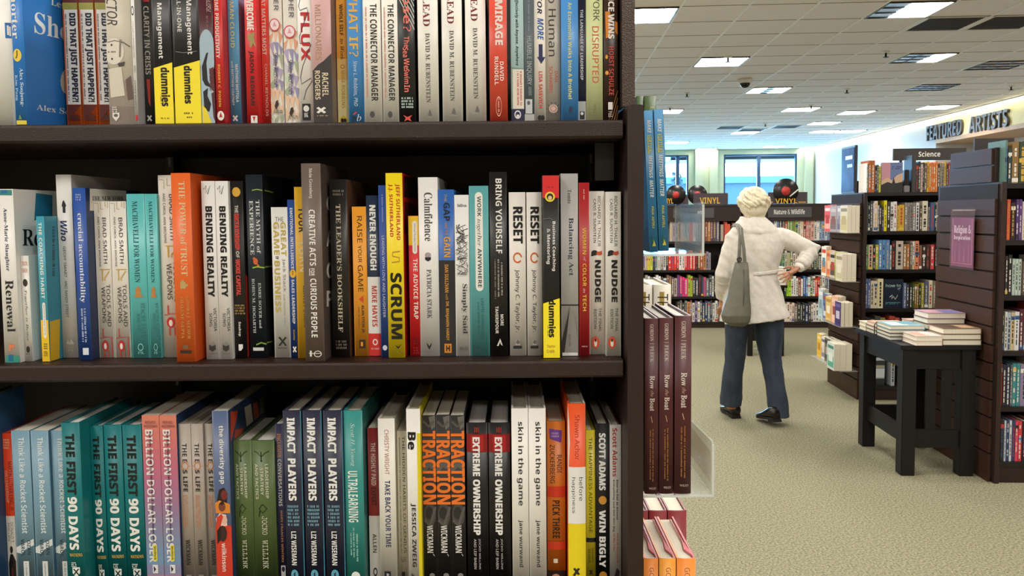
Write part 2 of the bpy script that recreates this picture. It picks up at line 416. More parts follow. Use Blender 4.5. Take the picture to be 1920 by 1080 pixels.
def vent(px, py, lb):
    p = ab_z(px, py, CZ); ia = math.floor((p.x - GA) / TILE); ib = math.floor((p.y - GB) / TILE)
    if (ia, ib) in used: return
    used.add((ia, ib)); t = sthing('ceiling_vent', lb, 'ceiling vent', GA + (ia + .5) * TILE, GB + (ib + .5) * TILE, CZ, group='dark return air vents')
    h = TILE / 2 - .012; m = MB()
    for x0, x1, y0, y1 in ((-h, -h + .03, -h, h), (h - .03, h, -h, h), (-h, h, -h, -h + .012), (-h, h, h - .012, h)): m.box(x0, x1, y0, y1, -.01, -.001, WHITEMETAL)
    m.build('frame', t); m = MB(); m.box(-h + .03, h - .03, -h + .012, h - .012, -.004, -.001, VD)
    for i in range(14): y = -h + .03 + i * (2 * h - .05) / 14; m.box(-h + .03, h - .03, y, y + .012, -.009, -.0042, VD)
    m.build('grille', t)
for px, py, lb in ((1740, 52, 'dark ceiling vent beside the large near light, first of a row'), (1850, 52, 'dark ceiling vent, second of the row under the near light'), (1945, 52, 'dark ceiling vent cut off by the picture edge'), (1362, 241, 'dark ceiling vent far back, left of a row of three'), (1412, 241, 'dark ceiling vent far back, middle of a row of three'), (1460, 240, 'dark ceiling vent far back, right of a row of three')): vent(px, py, lb)
for px, py, lb in ((1365, 109, 'fire sprinkler just above the second ceiling light'), (1288, 176, 'fire sprinkler above the bright blue paperbacks'), (1661, 100, 'fire sprinkler between the large louvered lights'), (1588, 169, 'fire sprinkler left of the wholly louvered light'), (1521, 199, 'fire sprinkler in front of a far ceiling light'), (1896, 163, 'fire sprinkler near the wall lettering'), (1435, 233, 'fire sprinkler far back near the vents'), (1256, 203, 'fire sprinkler far left near the blue book tops')):
    p = ab_z(px, py, CZ - .02); t = sthing('sprinkler', lb, 'sprinkler', p.x, p.y, CZ, group='ceiling sprinklers')
    m = MB(); m.lathe([(.001, -.0005), (.05, -.0005), (.045, -.012), (.014, -.018), (.014, -.018)], (0, 0, 0), WHITEMETAL, 14); m.build('plate', t)
    m = MB(); m.lathe([(.012, -.018), (.012, -.06), (.034, -.063), (.034, -.069), (.001, -.069)], (0, 0, 0), DARKMETAL, 12); m.build('head', t)
p = ab_z(1397, 152, CZ - .03); t = sthing('security_camera', 'small dark dome camera on the ceiling', 'camera', p.x, p.y, CZ)
m = MB(); m.lathe([(.001, -.0005), (.1, -.0005), (.1, -.05), (.075, -.062), (.001, -.062)], (0, 0, 0), WHITEMETAL, 24); m.build('housing', t)
m = MB(); m.lathe([(.072, -.0625), (.066, -.09), (.045, -.115), (.02, -.126), (.0005, -.128)], (0, 0, 0), mat('141416', .1, name='smoked_dome'), 24); m.build('dome', t)
# cove light along the right wall, and the wall lettering
m = MB(); m.box(AW - .09, AW - .03, 7, BW - .2, CZ - .05, CZ - .02, emat((1, .86, .52), COVE, 'cove_tube'))
cv = sbuild(m, 'cove_light'); tag(cv, 'long warm strip light where the right wall meets the ceiling', 'strip light')
m = MB(); m.box(AW - .1, AW - .001, 7, BW - .2, CZ - .019, CZ - .008, WHITEMETAL); m.build('housing', cv)
LET = mat('4a4642', .5, name='sign_bronze')
ws = sthing('wall_sign', 'FEATURED ARTISTS in tall dark letters on the cream soffit', 'sign', AW, 14.5, 3.0)
for word, p0, p1, nm in (('FEATURED', (1736, 265, 238), (1802, 252, 222), 'word'), ('ARTISTS', (1816, 250, 220), (1888, 237, 203), 'word')):
    q0 = ab_a(p0[0], p0[1], AW - .05); q1 = ab_a(p1[0], p1[1], AW - .05); zt = ab_a(p0[0], p0[2], AW - .05).z; zb = (q0.z + q1.z) / 2; zt = max(zt, zb + .3)
    v, fc = glyphs(word, 'B'); bm = bmesh.new(); vs = [bm.verts.new((AW - .05, q0.y + (q1.y - q0.y) * a, zb + (zt - zb) * b_)) for a, b_ in v]
    for f in fc: bm.faces.new([vs[i] for i in f])
    r_ = bmesh.ops.extrude_face_region(bm, geom=bm.faces[:]); bmesh.ops.translate(bm, vec=(.048, 0, 0), verts=[e for e in r_['geom'] if isinstance(e, bmesh.types.BMVert)])
    m = MB(); m.addbm(bm, LET); m.v = [q - Vector((AW, 14.5, 3.0)) for q in m.v]; m.build(nm, ws)

# ------------------------------------------------------------------ books far away: one mesh each, cover, page block top and spine marks
def cname(h):
    r, g, b = [int(h[i:i + 2], 16) / 255 for i in (0, 2, 4)]
    mx, mn = max(r, g, b), min(r, g, b); v = mx; s = 0 if mx == 0 else (mx - mn) / mx
    if v < .2: return 'black'
    if s < .14: return 'white' if v > .8 else 'pale grey' if v > .62 else 'grey' if v > .38 else 'dark grey'
    import colorsys
    hh = colorsys.rgb_to_hsv(r, g, b)[0] * 360
    base = 'red' if hh < 14 or hh > 345 else 'orange' if hh < 38 else 'yellow' if hh < 62 else 'green' if hh < 165 else 'teal' if hh < 195 else 'blue' if hh < 250 else 'purple' if hh < 295 else 'pink'
    if base == 'orange' and v < .55: base = 'brown'
    if base in ('orange', 'yellow') and s < .32 and v > .6: base = 'cream' if v > .75 else 'tan'
    if base == 'red' and s < .5 and v > .7: base = 'pink'
    return ('dark ' if v < .42 else 'pale ' if s < .35 and v > .7 and base not in ('cream', 'pink') else '') + base
ORD = ['first', 'second', 'third', 'fourth', 'fifth', 'sixth', 'seventh', 'eighth', 'ninth', 'tenth', 'eleventh', 'twelfth']
def nth(n):
    if n < 12: return ORD[n]
    return {20: 'twentieth', 30: 'thirtieth'}.get(n + 1) or (['', '', 'twenty-', 'thirty-', 'forty-', 'fifty-'][(n + 1) // 10] + ORD[(n + 1) % 10 - 1] if n + 1 > 20 else ['thirteenth', 'fourteenth', 'fifteenth', 'sixteenth', 'seventeenth', 'eighteenth', 'nineteenth'][n - 12])
FB = random.Random(11)
def far_mesh(wd, h, d, c, mark=True, faceout=None):
    m = MB(); cm = mat(c, .45, name='cover'); t = .0015
    m.box(0, wd, 0, .004, 0, h, cm); m.box(0, t, .004, d, 0, h, cm); m.box(wd - t, wd, .004, d, 0, h, cm); m.box(t, wd - t, .004, d - .003, .002, h - .004, PAGES)
    if mark:
        lum = sum(int(c[i:i + 2], 16) for i in (0, 2, 4)); ink = '2a2826' if lum > 400 else 'd8d2c6'
        if FB.random() < .25: ink = FB.choice(['c8a040', 'b03a30', '2f5f9a', 'e0dcd0'])
        im = mat(ink, .5, name='print'); z = h * FB.uniform(.82, .93)
        x0 = wd * FB.uniform(.25, .38); x1 = wd * FB.uniform(.6, .74)
        while z > h * .15:
            l = FB.uniform(.008, .03); m.quad((x0, -.0004, z), (x1, -.0004, z), (x1, -.0004, z - l), (x0, -.0004, z - l), im); z -= l + .006
            if FB.random() < .14: z -= h * .14
        if FB.random() < .45:
            bc_ = mat(FB.choice(['e9e4da', '2a2826', 'c23c30', '35609a', 'd8b44a']), .5, name='print'); z0 = h * FB.choice((.03, .8, .5)); m.quad((0, -.0003, z0), (wd, -.0003, z0), (wd, -.0003, z0 + h * .1), (0, -.0003, z0 + h * .1), bc_)
    return m
FAR = []
def far_row(where, b, zpx, items, group, depth=.15, dz=0, setback=.03, amin=-99):
    """items: (px0, px1, ytop, colour[, ylean]) read on the plane b"""
    prev = None; n = 0
    for it in items:
        x0, x1, yt, c = it[:4]
        bb = b + setback
        pa = ab_b(x0, yt, bb); pb = ab_b(x1, yt, bb)
        a0, a1 = pa.x, pb.x
        if prev is not None: a0 = max(a0, prev + .0008)
        a0 = max(a0, amin)
        wd = max(a1 - a0 - .0008, .006); h = pa.z - zpx
        if h < .05: print('LOW', where, x0, h)
        lab = '%s book, %s from left %s' % (cname(c), nth(n), where)
        area = (x1 - x0) * h * F / bb
        FAR.append((area, wd, h, depth, c, (a0, bb, zpx + .0006), lab, group))
        prev = a0 + wd; n += 1
def shelf_z(px, py, b): return ab_b(px, py, b).z
# -------- the low case in front of the windows
bV = to_ab(at_z(1320, 615, 0)).y
aV0, aV1 = ab_b(1180, 500, bV).x, ab_b(1640, 500, bV).x
ztop = ab_b(1475, 382, bV).z
vc = sthing('bookcase', 'long low dark bookcase under the VINYL signs, in front of the windows', 'bookcase', aV0, bV)
WV = aV1 - aV0
zs_v = [ab_b(1400, y, bV).z for y in (452, 506, 556, 604)]
for z in zs_v: m = MB(); m.box(.03, WV - .03, .005, .34, z - .028, z, SHELFBLK); m.build('shelf', vc)
m = MB(); m.box(0, WV, .345, .37, 0, ztop - .03, SHELFBLK); m.build('back_panel', vc)
m = MB(); m.box(-.01, WV + .01, -.01, .4, ztop - .025, ztop, CASE); m.build('top', vc)
m = MB(); m.box(.03, WV - .03, .0, .02, ztop - .21, ztop - .026, CASE); m.build('header_board', vc)
m = MB(); m.box(.03, WV - .03, .01, .03, 0, zs_v[3] - .029, CASE); m.build('kick_board', vc)
for x in (0, ab_b(1398, 500, bV).x - aV0, WV - .03): m = MB(); m.box(x, x + .03, 0, .344, 0, ztop - .026, CASE); m.build('side_panel', vc)
def plate(name, label, cat, px0, px1, y0, y1, b, c, texts=(), th=.012, group=None, extra=None, zmin=None, tq=-.002):
    p = ab_b(px0, y1, b); q = ab_b(px1, y0, b)
    if zmin is not None and p.z < zmin + .001: p.z = zmin + .001
    t = sthing(name, label, cat, p.x, b, p.z, group); m = MB(); m.box(0, q.x - p.x, 0, th, 0, q.z - p.z, mat(c, .5, name='sign_face')); bd = m.build('board', t)
    for tx, f, x0, x1, ya, yb, col in texts:
        v, fc = glyphs(tx, f); u0 = ab_b(x0, yb, b); u1 = ab_b(x1, ya, b)
        mm = MB(); mm.add([(u0.x - p.x + (u1.x - u0.x) * s, tq, u0.z - p.z + (u1.z - u0.z) * r) for s, r in v], fc, mat(col, .5, name='sign_ink')); mm.build('lettering', bd)
    if extra: extra(t, p)
    return t
plate('shelf_label', 'dark grey NATURE & WILDLIFE label on the low case header', 'sign', 1440, 1522, 388, 408, bV - .012, '4a4848', (('Nature & Wildlife', 'B', 1451, 1509, 392, 402, 'e6e4e0'),))
plate('shelf_label', 'dark grey label on the low case header behind the clear holder, ending in ent', 'sign', 1262, 1339, 390, 409, bV - .012, '4a4848', (('ent', 'B', 1308, 1319, 394, 402, 'e6e4e0'),))
YEL = mat('e0b03a', .5, name='sign_yellow')
def vinyl(px0, px1, y0, y1, tx, cx, cy, rpx, front, lab, arm=False, dash=False):
    b = bV + .1
    texts = (('VINYL', 'B', tx[0], tx[1], tx[2], tx[3], 'e0b03a'),)
    def ex(t, p):
        c = ab_b(cx, cy, b); r = rpx * b / F; y = -.012 if front else .02; c.z = max(c.z, ztop + r + .003)
        m = MB(); bk = mat('1c1a1c', .3, name='record_black')
        m.lathe([(.001, 0), (r, 0), (r, .008), (.001, .008)], (c.x - p.x, y, c.z - p.z), bk, 40, 'Y'); m.build('record', t)
        m = MB(); m.lathe([(.001, -.002), (r * .35, -.002), (r * .35, -.0004), (.001, -.0004)], (c.x - p.x, y, c.z - p.z), mat('c0342c', .5, name='record_label'), 24, 'Y'); m.build('record_label', t)
        if arm: m = MB(); m.tube([(c.x - p.x + r * .95, y - .008, c.z - p.z + r * .1), (c.x - p.x + r * .3, y - .008, c.z - p.z - r * .45)], .008, mat('e6e2da', .4, name='tonearm')); m.build('tone_arm', t)
        if dash:
            m = MB()
            for xa, xb in ((1441, 1449), (1497, 1511)):
                u = ab_b(xa, 379, b); v = ab_b(xb, 379, b); m.box(u.x - p.x, v.x - p.x, -.0025, -.0005, u.z - p.z - .006, u.z - p.z + .006, YEL)
            m.build('dash', t)
    return plate('record_sign', lab, 'sign', px0, px1, y0, y1, b, '463a40', texts, .015, 'vinyl record signs', ex, ztop, -.018 if front else -.002)
vinyl(1440, 1514, 360, 382, (1453, 1494, 372, 381.5), 1473, 361, 23, True, 'VINYL sign with a black record and tonearm, right of the woman', True, True)
vinyl(1300, 1365, 362, 383.5, (1312, 1350, 370, 382), 1308, 366, 18, False, 'VINYL sign with a record peeping out behind it, left of the woman')
vinyl(1232, 1290, 365, 384, (1236, 1262, 372, 382), 1267, 374, 18, True, 'VINYL sign half hidden by the clear holder and blue paperbacks')

def seq(x0, wds, tops, cols):
    o = []; x = x0
    for i, c in enumerate(cols):
        w_ = wds[i % len(wds)]; o.append((x, x + w_ - .3, tops[i % len(tops)], c)); x += w_
    return o
LOWC = 'of low case'
far_row('on the top left shelf ' + LOWC, bV, zs_v[0], seq(1256, (5, 6, 4, 7), (411, 407, 409, 404), ['b8b2ac', '9a8f98', '8d96a0', 'c9a07c', 'd8d2ca', 'a9b09c', 'c2b6a8', 'e8693c', 'e9e2da', '6a5a70', '4a4a66', '7d3038', '8a4a3c', 'b07a3a', '6a3a52', '5a4a5e', '77707e']), 'books on the low case', .16)
far_row('on the top right shelf ' + LOWC, bV, zs_v[0], seq(1432, (5, 4, 6, 5), (402, 404, 403, 406), ['3a4468', '2f3a5c', '3a4a70', '46506e', 'e6e2da', '8aa0b4', '2a2c34', '4a5a7a', 'b05a30', '8aa04a', '6f9a42', '78a84c', 'a9c070', 'd6cfc2', 'e2d8c8', 'b04440', 'd8a092', 'd89c8c', 'dca698', 'd8d6cc', 'e6e4dc', '9ab4c8', '8aa0c0', 'c0ccd6', '6f88a8', 'a23a52', '5a3a4a']), 'books on the low case', .16)
far_row('on the second left shelf ' + LOWC, bV, zs_v[1], seq(1204, (5, 4, 6, 5), (472, 474, 470, 475), ['8a7c86', 'b89aa8', 'c8c43c', 'd0d048', '3a3a40', 'aab8b0', 'c3d0c8', '8a8278', 'd8d6d0', '2a2828', 'd8342c', 'd4302c', 'd8382e', 'd6342c', 'e6dcd6', 'e9e0da', 'd23430', 'd43832', 'd23430', 'd63a34', '3a3034', 'b86a42', 'a85a38', 'c08a5a', '8a8088', '9a92a0']), 'books on the low case', .16)
far_row('on the second right shelf ' + LOWC, bV, zs_v[1], seq(1452, (4, 6, 5, 5), (470, 474, 468, 475), ['e8843c', 'f0ece4', '5f8a4a', '8aa07a', 'c9c2b0', 'a9b09a', '6a7a60', 'e2ccc0', 'd8c2b4', '4a5a4a', '3f4a3c', 'c9c6ba', '3a4238', '77806a', '2f342c', '8f9a84', '454c40', 'c2c4b4', '3a3f36', '56604c', 'd0ccc0', '6f4a42']), 'books on the low case', .16)
far_row('on the third left shelf ' + LOWC, bV, zs_v[2], seq(1204, (6, 5, 4, 5), (522, 516, 518, 520), ['c9c4bc', 'a8a29a', 'e9e6e0', '8a8680', '3a3634', 'e2ded8', 'f0eeea', '5a5450', 'd6d0c8', '7a5a4a', '8a6a54', '6a5040', 'b0a098', '7a3a6a', 'd83a78', 'dc3c7c', 'da3a7a', 'a8b83a', 'b4c23c', '2a2c30', '3a3c40', '24262a', '303236', 'c0506a', '6a7278', '3a3f44', 'd6d2ca']), 'books on the low case', .16)
far_row('on the third right shelf ' + LOWC, bV, zs_v[2], seq(1470, (5, 4, 5, 4), (518, 522, 520, 523), ['2f4a3a', '9fd02c', 'a8d434', 'e9e6de', 'f0ede6', 'e6e0d8', '8a3c38', 'efece6', '2a5a9a', '5a8ac0', 'dce6ea', '4a7a4a', 'e8e4dc', 'd8402c', 'd43c2a', 'c9b8a0', 'e0dcd2', '7a7a78', '2f5a8a', '3a6a9a', '8a3a44', '4a3030']), 'books on the low case', .16)
far_row('on the lowest left shelf ' + LOWC, bV, zs_v[3], seq(1270, (5, 4, 5, 5), (566, 563, 568, 564), ['5a5a58', '6a6a66', '3a3c3c', '8a8a84', 'e08a5a', '7a4a3a', 'd6d0c4', '5a4a7a', 'e6e0d6', '4a4a50', '3a4a6a', '2a3a5a', '6a7a8a', '3a3c44', 'c9c8c0', 'd8d6ce', '555a5c', '2a2e34', '8a949c', '3a4248', '5a6268']), 'books on the low case', .16)
far_row('on the lowest right shelf ' + LOWC, bV, zs_v[3], seq(1470, (6, 5, 4, 5), (570, 567, 571, 568), ['e9d4c8', 'e6cfc2', 'ead8cc', 'e4ccc0', '6a5a52', '2f3a30', '35423a', '24282c', '2a3a5c', '3a3a3e', 'e2d6ca', 'e8dcd0', 'd8dcd8', 'e6e4de', 'ecebe6', 'e9e6e0', '3a3f44', 'd0d4d6']), 'books on the low case', .16)

# -------- tall gondolas with slatted ends
def gondola(label, cpx, cpy, bpx, bpy, right, levels, ztop_px, xpx, upper=True):
    c = ab_z(cpx, cpy, 0); e = ab_z(bpx, bpy, 0); a, b, D = c.x, c.y, e.y - c.y
    t = sthing('bookcase', label, 'bookcase', a, b)
    zt = ab_b(xpx, ztop_px, b).z
    zl = [ab_b(xpx, y, b).z for y in levels]
    m = MB(); m.box(0, .024, 0, D, 0, zt, STILE); m.build('end_panel', t)
    m = MB(); m.box(-.006, -.0005, .03, D - .03, .02, zt - .01, GROOVE); z = .16
    m.box(-.02, -.0061, .03, D - .03, .0, .15, SLAT)
    while z < zt - .08: m.box(-.02, -.0061, .03, D - .03, z, z + .088, SLAT); z += .098
    m.build('slat_panel', t)
    for i, z in enumerate(zl): m = MB(); m.box(.0245, right, .012, .33, z - .026, z, SHELFBLK); m.build('shelf', t)
    m = MB(); m.box(.0245, right, .335, .36, 0, zt + .1, SHELFBLK); m.build('back_panel', t)
    m = MB(); m.box(.0245, right, .02, .04, 0, zl[-1] - .027, CASE); m.build('kick_board', t)
    m = MB(); m.box(right, right + .03, 0, D, 0, zt, STILE); m.build('far_end_panel', t)
    if upper: m = MB(); m.box(.0, .024, .08, D - .14, zt + .001, zt + .185, STILE); m.box(-.012, -.0005, .085, D - .15, zt + .003, zt + .088, SLAT); m.box(-.012, -.0005, .09, D - .17, zt + .097, zt + .18, SLAT); m.build('upper_end_panel', t)
    return a, b, D, zl, zt
aS, bS, DS, zS, ztS = gondola('tall dark bookcase under the Science sign', 1614, 751, 1549.5, 714, 1.5, (361, 434, 506, 579, 652, 725), 361, 1618, False)
SCI = 'of the Science bookcase'
far_row('on the top Science shelf', bS, zS[0], [(1620, 1622, 306, 'e6e2da'), (1622.5, 1627, 308, '2f4a3c'), (1627.3, 1634, 301, 'b8652c'), (1634.3, 1641, 301, 'b46028'), (1641.3, 1644.5, 312, '2a2422'), (1645, 1648, 309, '3f4a34'), (1648.3, 1652, 311, 'c2c04a')], 'books on the Science bookcase', .16, amin=aS + .026)
def faceout(label, b, zsh, px0, px1, yt, c, prints, w=.02, group=None):
    p0 = ab_b(px0, yt, b); p1 = ab_b(px1, yt, b); h = p0.z - zsh; W_ = p1.x - p0.x
    t = sthing('book', label, 'book', p0.x, b, zsh + .0006, group)
    m = MB(); cm = mat(c, .4, name='cover'); m.box(0, W_, 0, .002, 0, h, cm); m.box(0, W_, w - .002, w, 0, h, cm); m.box(0, .002, .002, w - .002, 0, h, cm); t_cov = m.build('cover', t)
    m = MB(); m.box(.0022, W_ - .003, .0022, w - .0022, .002, h - .002, PAGES); m.build('page_block', t)
    m = MB(); k = 0; rr = random.Random(2)
    for it in prints:
        for pts, fc, col in item_geo(it, rr):
            k += 1; m.add([(min(max(x, 0), 1) * W_, -.0003 - .0001 * k, (1 - min(max(y, 0), 1)) * h) for x, y in pts], fc, mat(col, .45, name='print'))
    if k: m.build('cover_print', t_cov)
faceout('book shown face out with a pink to blue sky over dark trees, Science top shelf', bS + .05, zS[0], 1653, 1693, 305, '6b7ba6', (Bd(0, .42, 0, .7, 'c8909e'), Pg([(0, .62), (.3, .5), (.5, .6), (.75, .42), (1, .35), (1, 1), (0, 1)], 'cfae8e'), Pg([(0, .75), (.3, .65), (.5, .7), (.58, .5), (.66, .7), (1, .65), (1, 1), (0, 1)], '2b2a26'), T('WORLD', 'B', .1, .34, .08, .6, 'b04a6a') if 0 else Mi(.1, .34, .08, .6, 'b04a6a'), Mi(.5, .92, .12, .24, '3a4470', 2, 'H')))
bx = sthing('storage_box', 'small black upright box on the Science top shelf beside the face out book', 'box', ab_b(1695, 350, bS + .04).x, bS + .04, zS[0] + .0006)
m = MB(); m.box(0, .045, 0, .08, 0, .05, METAL, .004); m.build('base', bx); m = MB(); m.box(.004, .041, .004, .076, .0505, .17, mat('1a1716', .3, name='gloss_black'), .004); m.build('case', bx)
be = sthing('bookend', 'tall dark upright bookend on the Science top shelf', 'bookend', ab_b(1709, 350, bS + .03).x, bS + .03, zS[0] + .0006)
m = MB(); m.box(0, .006, 0, .14, 0, .28, DARKMETAL); m.box(.006, .03, 0, .004, .0, .28, mat('3f3c3b', .4, name='bookend_face')); m.build('upright', be)
m = MB(); m.box(.0065, .03, .0045, .14, 0, .003, DARKMETAL); m.build('foot', be)
far_row('after the bookend, top Science shelf', bS, zS[0], seq(1718, (5, 4, 4, 3), (306, 303, 308, 305), ['3a3434', '2a2626', 'c9c0b4', '3a3030', '6a5a50', 'd8a83a', 'd87a2c', 'd8782a', 'd67428', 'da7c2e', '3a2c26', '9a9284', '968e80', 'c9a43c', '3a3020', 'b03a3a', '35507a', '2a2a30']), 'books on the Science bookcase', .16, amin=aS + .026)
far_row('on the second Science shelf', bS, zS[1], [(1619.5, 1628, 378, '4f6a52'), (1628.4, 1632, 380, '24262a'), (1632.4, 1637, 377, '3a3f44'), (1637.3, 1639, 381, 'd6d2cc'), (1639.3, 1646, 377, 'dcc8c8'), (1646.3, 1649, 385, 'b9b6b0'), (1649.3, 1654, 384, '2a2424'), (1654.3, 1657.5, 388, '3a3634'), (1658, 1663.5, 376, 'e0d02c'), (1664, 1670, 378, '34322c'), (1670.5, 1676, 379, 'dcd8d2'), (1676.3, 1682, 378, 'e0dcd8'), (1683, 1686, 386, 'd8b04a'), (1686.3, 1696, 384, 'c8a030'), (1697, 1702, 380, '8a8480'), (1702.3, 1706.5, 380, '8e8884'), (1707, 1711.5, 380, '8a8682'), (1712, 1717, 380, '86827e'), (1718, 1724, 380, 'd6d8d6'), (1725, 1729.5, 386, '5a4a3a'), (1730, 1740, 377, 'd6cdb4'), (1741, 1744, 388, '8a8a8c'), (1745, 1753, 380, '3a5a86'), (1753.5, 1756.5, 385, '2f2c2c'), (1757, 1764, 379, 'e0d8c0'), (1764.4, 1771, 379, 'e2dac4'), (1771.5, 1778, 381, '5a5048'), (1778.5, 1786, 382, '9a8a70')], 'books on the Science bookcase', .16, amin=aS + .026)
far_row('on the third Science shelf', bS, zS[2], [(1621.5, 1628, 459, '4a9a4a'), (1628.3, 1637, 459, 'c9a98c'), (1637.5, 1641.5, 460, '2a2824'), (1642, 1647.5, 459, 'a8a83a'), (1648, 1654.5, 450, '5a86b4'), (1655, 1661, 450, '5c88b6'), (1661.5, 1668.5, 450, '5a84b2'), (1669.5, 1672, 460, 'd6d0c8'), (1672.4, 1680, 452, '2a2526'), (1680.4, 1694, 452, 'bdb0a2'), (1694.5, 1700, 458, '9a7040'), (1700.5, 1706, 458, 'a86a34'), (1707, 1711, 456, '6a6258'), (1711.5, 1715.5, 453, 'd8d4cc'), (1716, 1723.5, 452, 'd88464'), (1724, 1729, 460, '6a6250'), (1730, 1736, 460, '3c302a'), (1737, 1744, 460, '403430'), (1745.5, 1752, 459, 'c8484a'), (1753, 1759, 461, '241f20'), (1760, 1766, 456, '5a3034'), (1767, 1774, 460, '2f2a2c')], 'books on the Science bookcase', .16, amin=aS + .026)
far_row('on the fourth Science shelf', bS, zS[3], [(1622.5, 1627.5, 523, '6a76a8'), (1628, 1632.5, 523, '5c6894'), (1633, 1639, 527, 'd2c6ac'), (1639.3, 1645.5, 527, 'd6cab0'), (1646, 1656.5, 523, 'dcd0a4')], 'books on the Science bookcase', .16, amin=aS + .026)
faceout('dark navy book shown face out with pale how to lettering, Science fourth shelf', bS + .05, zS[3], 1657.5, 1694, 524, '1c2534', (Hh('how to', 'N', .1, .88, .16, .27, 'b8d8c8'), Ln([(.3, .62), (.45, .55), (.4, .68), (.5, .6), (.6, .7), (.72, .55)], (.02, .02), 'b0b8b8'), Ln([(.7, .35), (.85, .3), (.78, .42)], (.02, .02), '8a98a0'), Bd(.1, .86, .8, .83, '3f8a8a'), Mi(.1, .8, .84, .88, '5a9a98', 1, 'H')))
far_row('after the navy face-out, fourth Science shelf', bS, zS[3], [(1695, 1699.5, 531, '6a7aa0'), (1700, 1705, 533, '3a3f4c'), (1706, 1711, 533, '26241f'), (1711.5, 1715, 532, '3f5a2c'), (1715.5, 1719, 533, '8a6a2a'), (1719.5, 1723, 533, '96742c'), (1724, 1727, 535, '3a3c2c'), (1728, 1733, 531, 'a8a03c'), (1734, 1741, 528, '5a5a70'), (1742, 1749, 526, 'd0cdb0'), (1750, 1755, 527, '8a7a68')], 'books on the Science bookcase', .16, amin=aS + .026)
far_row('on the fifth Science shelf', bS, zS[4], seq(1624, (9, 8, 10), (596, 600, 593), ['2a2826', 'e0ddd6', '4a4440', '8a7a3a', '2c2622', 'b0442c', 'c04a34', '3a2a26']), 'books on the Science bookcase', .14, amin=aS + .026)
faceout('grey magazine shown face out behind the black table legs, lowest Science shelf', bS + .05, zS[5], 1637, 1659, 671, '8f969c', (Bd(0, 1, 0, .1, 'b9c0c2'), Bd(0, 1, .1, .27, '35383c'), Bd(.05, .9, .28, .34, 'a8a070'), Bd(0, 1, .4, .72, 'c9ced2'), Bd(0, 1, .76, 1, '2c2f34')), .012)
far_row('after the magazine, lowest Science shelf', bS, zS[5], [(1671, 1678, 676, 'aeb4ba'), (1705, 1708.5, 683, 'e2ded6'), (1709, 1712.5, 684, 'd8d0c4'), (1713, 1717, 685, '3a3a44'), (1717.5, 1721, 684, 'd8451f'), (1721.4, 1726, 683, 'dc4a20')], 'books on the Science bookcase', .16, amin=aS + .026)
# sign board above it, framed sign on its end
sp = plate('shelf_sign', 'dark board reading Science above the middle bookcase', 'sign', 1675, 1812, 277, 301, bS + .27, '36332f', (('Science', 'B', 1722, 1763, 283.5, 294, 'f2f0ea'),), .02)
for x in (.05, .46): m = MB(); m.box(x, x + .02, .003, .017, zS[0] + .0005 - sp.location.z, -.0003, DARKMETAL); m.build('post', sp)
fz = ztS + .0005
fs = sthing('framed_sign', 'tall dark framed sign with a blue sheen on the end of the Science bookcase', 'sign', aS - .1, bS + .16, fz)
fs.location = from_ab(aS + .01, bS + .2, fz + .0005)
m = MB(); h = .16
zz = max(.16, ab_b(1600, 274, bS + .3).z - fz)
m.box(-.01, .01, 0, .3, 0, zz, mat('2a2c34', .35, name='sign_frame'), .003); m.build('frame', fs)
m = MB(); m.box(-.013, -.0102, .015, .285, .015, zz - .015, mat('2f4a86', .12, .3, 6, name='glossy_blue_poster')); m.box(-.0136, -.0131, .05, .2, zz * .72, zz * .8, mat('c9d2dc', .4, name='print')); m.box(-.0136, -.0131, .05, .16, zz * .55, zz * .62, mat('a9b2bc', .4, name='print')); m.build('poster', fs)
# ledges with face-out books on the slatted end
def end_tier(n, ypx, stacks, tdesc):
    z = ab_b(1614, ypx, bS).z
    lt = sthing('display_ledge', 'clear display ledge, %s on the Science bookcase end' % tdesc, 'ledge', aS - .0205, bS, z, group='clear display ledges')
    m = MB(); m.box(-.1 - (0, .02, .04, .04)[n], -.0005, .01, DS - .02, -.004, 0, ACRYL); m.build('tray', lt)
    for j, (b0, wd, hts, cols, pr, thk) in enumerate(stacks):
        x = -.003 - (0, .02, .04, .04)[n]
        for k, c in enumerate(cols):
            out = k == len(cols) - 1
            x1 = x - .0006; x0 = x1 - thk
            lab = '%s face-out book, %s stack from the near corner, %s clear ledge' % (cname(c), nth(j), tdesc) if out else '%s book, %s behind the front, %s stack from corner, %s ledge' % (cname(c), nth(len(cols) - 2 - k), nth(j), tdesc)
            t = sthing('book', lab, 'book', aS - .0205 + x0, bS + b0, z + .0006, group='books on the clear ledges')
            cm = mat(c, .4, name='cover'); h = hts - .004 * (k % 2)
            m = MB(); m.box(0, .0015, 0, wd, 0, h, cm); m.box(thk - .0015, thk, 0, wd, 0, h, cm); m.box(.0015, thk - .0015, wd - .002, wd, 0, h, cm); t_cov = m.build('cover', t)
            m = MB(); m.box(.0016, thk - .0016, .001, wd - .0022, .001, h - .001, PAGES_F); m.build('page_block', t)
            if out:
                m = MB()
                for i, (y0, y1, z0, z1, pc) in enumerate(pr): m.quad((-.0003 - i * .0001, y0 * wd, z0 * h), (-.0003 - i * .0001, y1 * wd, z0 * h), (-.0003 - i * .0001, y1 * wd, z1 * h), (-.0003 - i * .0001, y0 * wd, z1 * h), mat(pc, .45, name='print'))
                m.build('cover_print', t_cov)
            x = x0
pic = lambda a, b, c: ((.08, .92, .1, .5, a), (.2, .8, .3, .62, b), (.1, .9, .78, .9, c))
